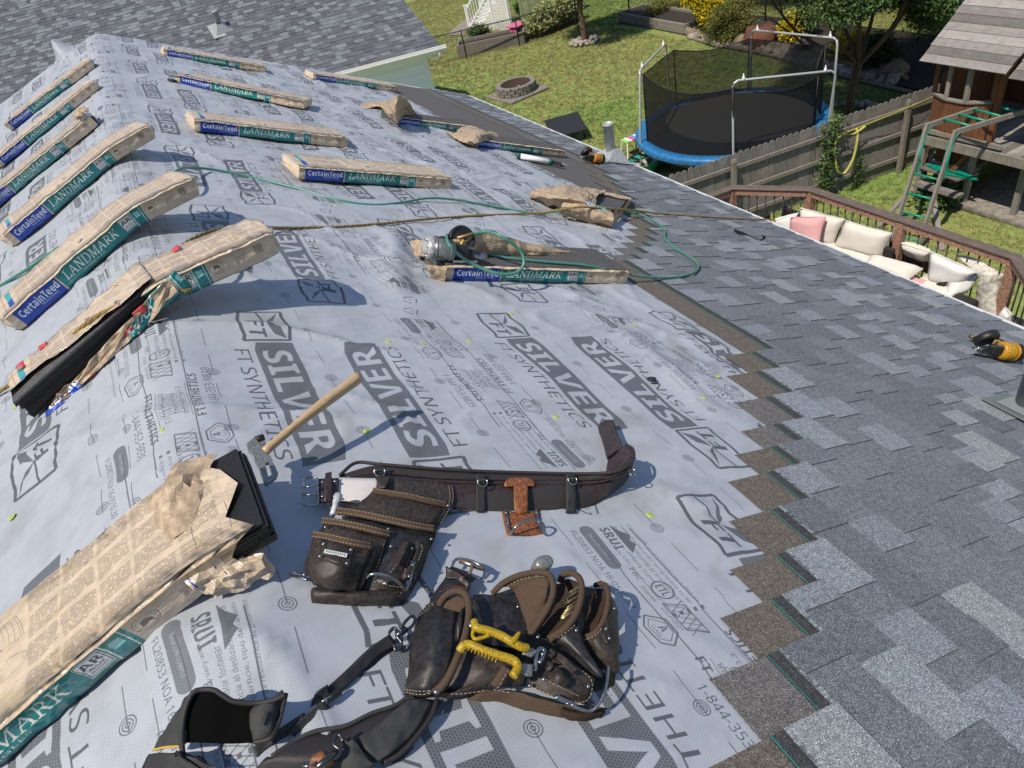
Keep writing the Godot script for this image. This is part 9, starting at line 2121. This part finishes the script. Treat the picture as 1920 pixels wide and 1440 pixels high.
func harness() -> void:
	# suspenders: narrow strap clipped to the pouch, wide padded straps and belt pad below
	var o := roof_thing("suspenders", "black padded webbing suspenders sprawled at the bottom, clipped to the right pouch", "suspenders", Vector3(0.173,0,-1.21))
	var side := Vector3(0.62, 0.25, 0.74)
	leather_patch("narrow_strap", o, M.webbing, [[Vector3(0.156,0.012,-1.262), Vector3(0.204,0.014,-1.282), Vector3(0.253,0.016,-1.312), Vector3(0.293,0.02,-1.325)], [Vector3(0.155,0.024,-1.273), Vector3(0.2,0.026,-1.3), Vector3(0.24,0.028,-1.325), Vector3(0.284,0.03,-1.343)]], 0.004)
	leather_patch("narrow_strap", o, M.webbing, [[Vector3(0.172,0.002,-1.268), Vector3(0.227,0.002,-1.292), Vector3(0.289,0.006,-1.321)], [Vector3(0.162,0.01,-1.272), Vector3(0.221,0.01,-1.298), Vector3(0.287,0.016,-1.329)]], 0.004)
	leather_patch("narrow_strap", o, M.webbing, [[Vector3(0.09,0,-1.218), Vector3(0.112,0.005,-1.228), Vector3(0.15,0.012,-1.244)], [Vector3(0.078,0.01,-1.224), Vector3(0.11,0.014,-1.241), Vector3(0.142,0.022,-1.254)]], 0.004)
	leather_patch("narrow_strap", o, M.webbing, [[Vector3(0.12,0.015,-1.252), Vector3(0.134,0.018,-1.255), Vector3(0.154,0.02,-1.259)], [Vector3(0.123,0.02,-1.259), Vector3(0.133,0.03,-1.265), Vector3(0.153,0.03,-1.274)]], 0.004)
	leather_patch("narrow_strap", o, M.webbing, [[Vector3(0.031,-0.01,-1.212), Vector3(0.065,0,-1.221), Vector3(0.113,0.006,-1.23)], [Vector3(0.028,0,-1.223), Vector3(0.059,0.008,-1.232), Vector3(0.109,0.014,-1.247)]], 0.004)
	var st := stb(); beam(st, Vector3(0.141,0.022,-1.249), Vector3(0.172,0.02,-1.263), 0.012, 0.012, Vector3.UP, 0.003); emit("slide_buckle", st, M.black, o)
	st = stb(true); tube(st, PackedVector3Array([Vector3(0.137,0.026,-1.248), Vector3(0.156,0.026,-1.254)]), 0.0022, 8); emit("buckle_bar", st, M.steel, o)
	M.gunmetal = mk(lin(0.10, 0.10, 0.11), 0.3, 0.9)
	# swivel clip
	st = stb(true); tube(st, spline([Vector3(0.283,0.03,-1.345), Vector3(0.293,0.032,-1.351), Vector3(0.298,0.032,-1.346), Vector3(0.295,0.03,-1.333), Vector3(0.299,0.026,-1.321), Vector3(0.295,0.022,-1.314), Vector3(0.286,0.02,-1.313), Vector3(0.286,0.024,-1.324)], 5), 0.0032, 8); emit("clip", st, M.gunmetal, o)
	st = stb(true); tube(st, PackedVector3Array([Vector3(0.294,0.032,-1.333), Vector3(0.314,0.036,-1.34)]), 0.0055, 10); emit("swivel", st, M.gunmetal, o)
	st = stb(true); tube(st, spline([Vector3(0.302,0.038,-1.335), Vector3(0.311,0.042,-1.347), Vector3(0.326,0.044,-1.357), Vector3(0.335,0.042,-1.358), Vector3(0.333,0.04,-1.348), Vector3(0.322,0.038,-1.339), Vector3(0.312,0.036,-1.338)], 5), 0.0030, 8); emit("hook", st, M.gunmetal, o)
	# belt pad curling from the lower left: dark felt inside, mesh outside
	leather_patch("pad_inside", o, M.felt, [[Vector3(-0.061,0.012,-1.255), Vector3(-0.034,0.014,-1.243), Vector3(-0.001,0.012,-1.231), Vector3(0.031,0.012,-1.222)], [Vector3(-0.061,0.03,-1.268), Vector3(-0.033,0.035,-1.257), Vector3(0.001,0.03,-1.248), Vector3(0.033,0.028,-1.238)], [Vector3(-0.057,0.05,-1.289), Vector3(-0.03,0.055,-1.279), Vector3(0.003,0.045,-1.263), Vector3(0.036,0.04,-1.252)], [Vector3(-0.047,0.062,-1.299), Vector3(-0.021,0.066,-1.292), Vector3(0.005,0.055,-1.274), Vector3(0.037,0.05,-1.262)]], 0.012, 6, 0.001)
	leather_patch("pad_outside", o, M.mesh_pad, [[Vector3(-0.102,-0.02,-1.281), Vector3(-0.086,-0.005,-1.27), Vector3(-0.065,0.012,-1.252)], [Vector3(-0.093,-0.012,-1.292), Vector3(-0.078,0.004,-1.282), Vector3(-0.065,0.03,-1.263)], [Vector3(-0.076,0,-1.308), Vector3(-0.067,0.02,-1.299), Vector3(-0.062,0.048,-1.281)], [Vector3(-0.059,0.03,-1.309), Vector3(-0.055,0.05,-1.304), Vector3(-0.047,0.062,-1.3)]], 0.006)
	st = stb(true); tube(st, spline([Vector3(-0.067,0.004,-1.238), Vector3(-0.067,0.016,-1.252), Vector3(-0.065,0.034,-1.266), Vector3(-0.059,0.052,-1.282), Vector3(-0.048,0.066,-1.295), Vector3(-0.035,0.068,-1.296), Vector3(-0.019,0.07,-1.288), Vector3(-0.009,0.066,-1.279), Vector3(0.008,0.058,-1.267), Vector3(0.036,0.054,-1.258), Vector3(0.059,0.06,-1.25), Vector3(0.077,0.066,-1.249)], 7), 0.004, 8); emit("binding", st, M.padding, o)
	st = stb(true); ribbon(st, spline([Vector3(-0.104,-0.012,-1.276), Vector3(-0.089,0.002,-1.265), Vector3(-0.071,0.016,-1.25)], 6), Vector3(0, 0.3, 1), 0.003, 0.002); emit("yellow_trim", st, mk(lin(0.6, 0.36, 0.03), 0.5), o)
	leather_patch("pad_tab", o, M.mesh_pad, [[Vector3(0.027,0.02,-1.219), Vector3(0.041,0.026,-1.212), Vector3(0.052,0.028,-1.214), Vector3(0.061,0.026,-1.227)], [Vector3(0.025,0.034,-1.24), Vector3(0.041,0.042,-1.228), Vector3(0.055,0.042,-1.229), Vector3(0.07,0.034,-1.242)], [Vector3(0.03,0.044,-1.257), Vector3(0.044,0.054,-1.249), Vector3(0.06,0.056,-1.247), Vector3(0.075,0.05,-1.251)], [Vector3(0.041,0.05,-1.259), Vector3(0.052,0.058,-1.251), Vector3(0.063,0.062,-1.248), Vector3(0.078,0.064,-1.251)]], 0.006)
	st = stb(true); tube(st, spline([Vector3(0.027,0.022,-1.216), Vector3(0.041,0.028,-1.21), Vector3(0.052,0.032,-1.21), Vector3(0.063,0.03,-1.226), Vector3(0.071,0.036,-1.24), Vector3(0.076,0.052,-1.247), Vector3(0.079,0.066,-1.25)], 7), 0.0035, 8); emit("binding", st, M.padding, o)
	st = stb(); beam(st, Vector3(0.044,0.058,-1.236), Vector3(0.035,0.048,-1.223), 0.003, 0.003); emit("tab_mark", st, M.black, o)
	leather_patch("pad_outside", o, M.webbing, [[Vector3(-0.13,-0.05,-1.264), Vector3(-0.096,-0.03,-1.237), Vector3(-0.055,-0.005,-1.204), Vector3(-0.021,0,-1.188)], [Vector3(-0.117,-0.03,-1.276), Vector3(-0.09,-0.008,-1.254), Vector3(-0.057,0.014,-1.226), Vector3(-0.024,0.01,-1.2)], [Vector3(-0.11,-0.025,-1.281), Vector3(-0.089,-0.005,-1.261), Vector3(-0.069,0.01,-1.237), Vector3(-0.052,0.014,-1.225)]], 0.008)
	# wide padded strap running up to the pouch
	leather_patch("padded_strap", o, M.padding, [[Vector3(0.026,-0.01,-1.194), Vector3(0.093,0,-1.148), Vector3(0.153,0,-1.127), Vector3(0.205,0.002,-1.124), Vector3(0.269,0.004,-1.147), Vector3(0.331,0.006,-1.196)], [Vector3(0.048,0.012,-1.192), Vector3(0.095,0.026,-1.165), Vector3(0.152,0.03,-1.149), Vector3(0.199,0.032,-1.157), Vector3(0.251,0.034,-1.171), Vector3(0.292,0.034,-1.193)], [Vector3(0.088,0.006,-1.211), Vector3(0.118,0.012,-1.21), Vector3(0.163,0.016,-1.201), Vector3(0.206,0.018,-1.207), Vector3(0.246,0.02,-1.207), Vector3(0.268,0.022,-1.212)]], 0.014, 6, 0.002)
	st = stb(true); tube(st, spline([Vector3(0.049,0.01,-1.193), Vector3(0.086,0.012,-1.205), Vector3(0.116,0.018,-1.206), Vector3(0.161,0.022,-1.197), Vector3(0.204,0.024,-1.203), Vector3(0.244,0.026,-1.203), Vector3(0.269,0.028,-1.21)], 7), 0.0038, 8); emit("binding", st, M.mesh_pad, o)
	leather_patch("webbing_top", o, M.mesh_pad, [[Vector3(0.186,0.03,-1.118), Vector3(0.221,0.034,-1.127), Vector3(0.258,0.036,-1.145), Vector3(0.299,0.036,-1.182)], [Vector3(0.173,0.04,-1.137), Vector3(0.207,0.044,-1.145), Vector3(0.243,0.046,-1.162), Vector3(0.278,0.046,-1.188)], [Vector3(0.165,0.036,-1.161), Vector3(0.203,0.04,-1.171), Vector3(0.237,0.042,-1.183), Vector3(0.264,0.042,-1.198)]], 0.004)
	leather_patch("webbing_fold", o, mk(lin(0.042, 0.048, 0.045), 0.7, 0, T.weave, 70.0, T.weave_n, 1.0), [[Vector3(0.128,0.03,-1.113), Vector3(0.148,0.036,-1.105), Vector3(0.178,0.034,-1.111)], [Vector3(0.138,0.042,-1.146), Vector3(0.152,0.048,-1.133), Vector3(0.173,0.042,-1.114)], [Vector3(0.144,0.044,-1.159), Vector3(0.155,0.05,-1.158), Vector3(0.162,0.048,-1.147)]], 0.004)
	st = stb(true); tube(st, spline([Vector3(0.268,0.03,-1.207), Vector3(0.265,0.036,-1.194), Vector3(0.237,0.04,-1.175), Vector3(0.204,0.036,-1.165), Vector3(0.168,0.03,-1.164)], 6), 0.003, 7); emit("binding", st, M.padding, o)
	st = stb(true); tube(st, spline([Vector3(0.312,0.03,-1.188), Vector3(0.292,0.03,-1.163), Vector3(0.264,0.028,-1.143), Vector3(0.23,0.024,-1.125), Vector3(0.195,0.02,-1.118)], 6), 0.0045, 8); emit("binding", st, M.padding, o)
	# second clip with its orange leather tab
	st = stb(true); tube(st, spline([Vector3(0.141,0.055,-1.152), Vector3(0.138,0.056,-1.163), Vector3(0.131,0.055,-1.162), Vector3(0.127,0.054,-1.152), Vector3(0.132,0.054,-1.142), Vector3(0.131,0.053,-1.135), Vector3(0.123,0.052,-1.133), Vector3(0.119,0.05,-1.141)], 5), 0.0032, 8); emit("clip", st, M.gunmetal, o)
	st = stb(true); tube(st, PackedVector3Array([Vector3(0.124,0.056,-1.138), Vector3(0.096,0.052,-1.126)]), 0.0055, 10); emit("swivel", st, M.gunmetal, o)
	leather_patch("orange_tab", o, M.orange_leather, [[Vector3(0.09,0.03,-1.143), Vector3(0.106,0.034,-1.133), Vector3(0.124,0.034,-1.134)], [Vector3(0.094,0.04,-1.149), Vector3(0.11,0.046,-1.142), Vector3(0.123,0.042,-1.14)], [Vector3(0.104,0.04,-1.154), Vector3(0.111,0.044,-1.154), Vector3(0.118,0.042,-1.153)]], 0.004)
	st = stb(true); ring(st, Vector3(0.09,0.04,-1.145), Vector3(1, 0, 0), Vector3(0, 0.5, 0.8), 0.009, 0.0016); emit("ring", st, M.steel, o)
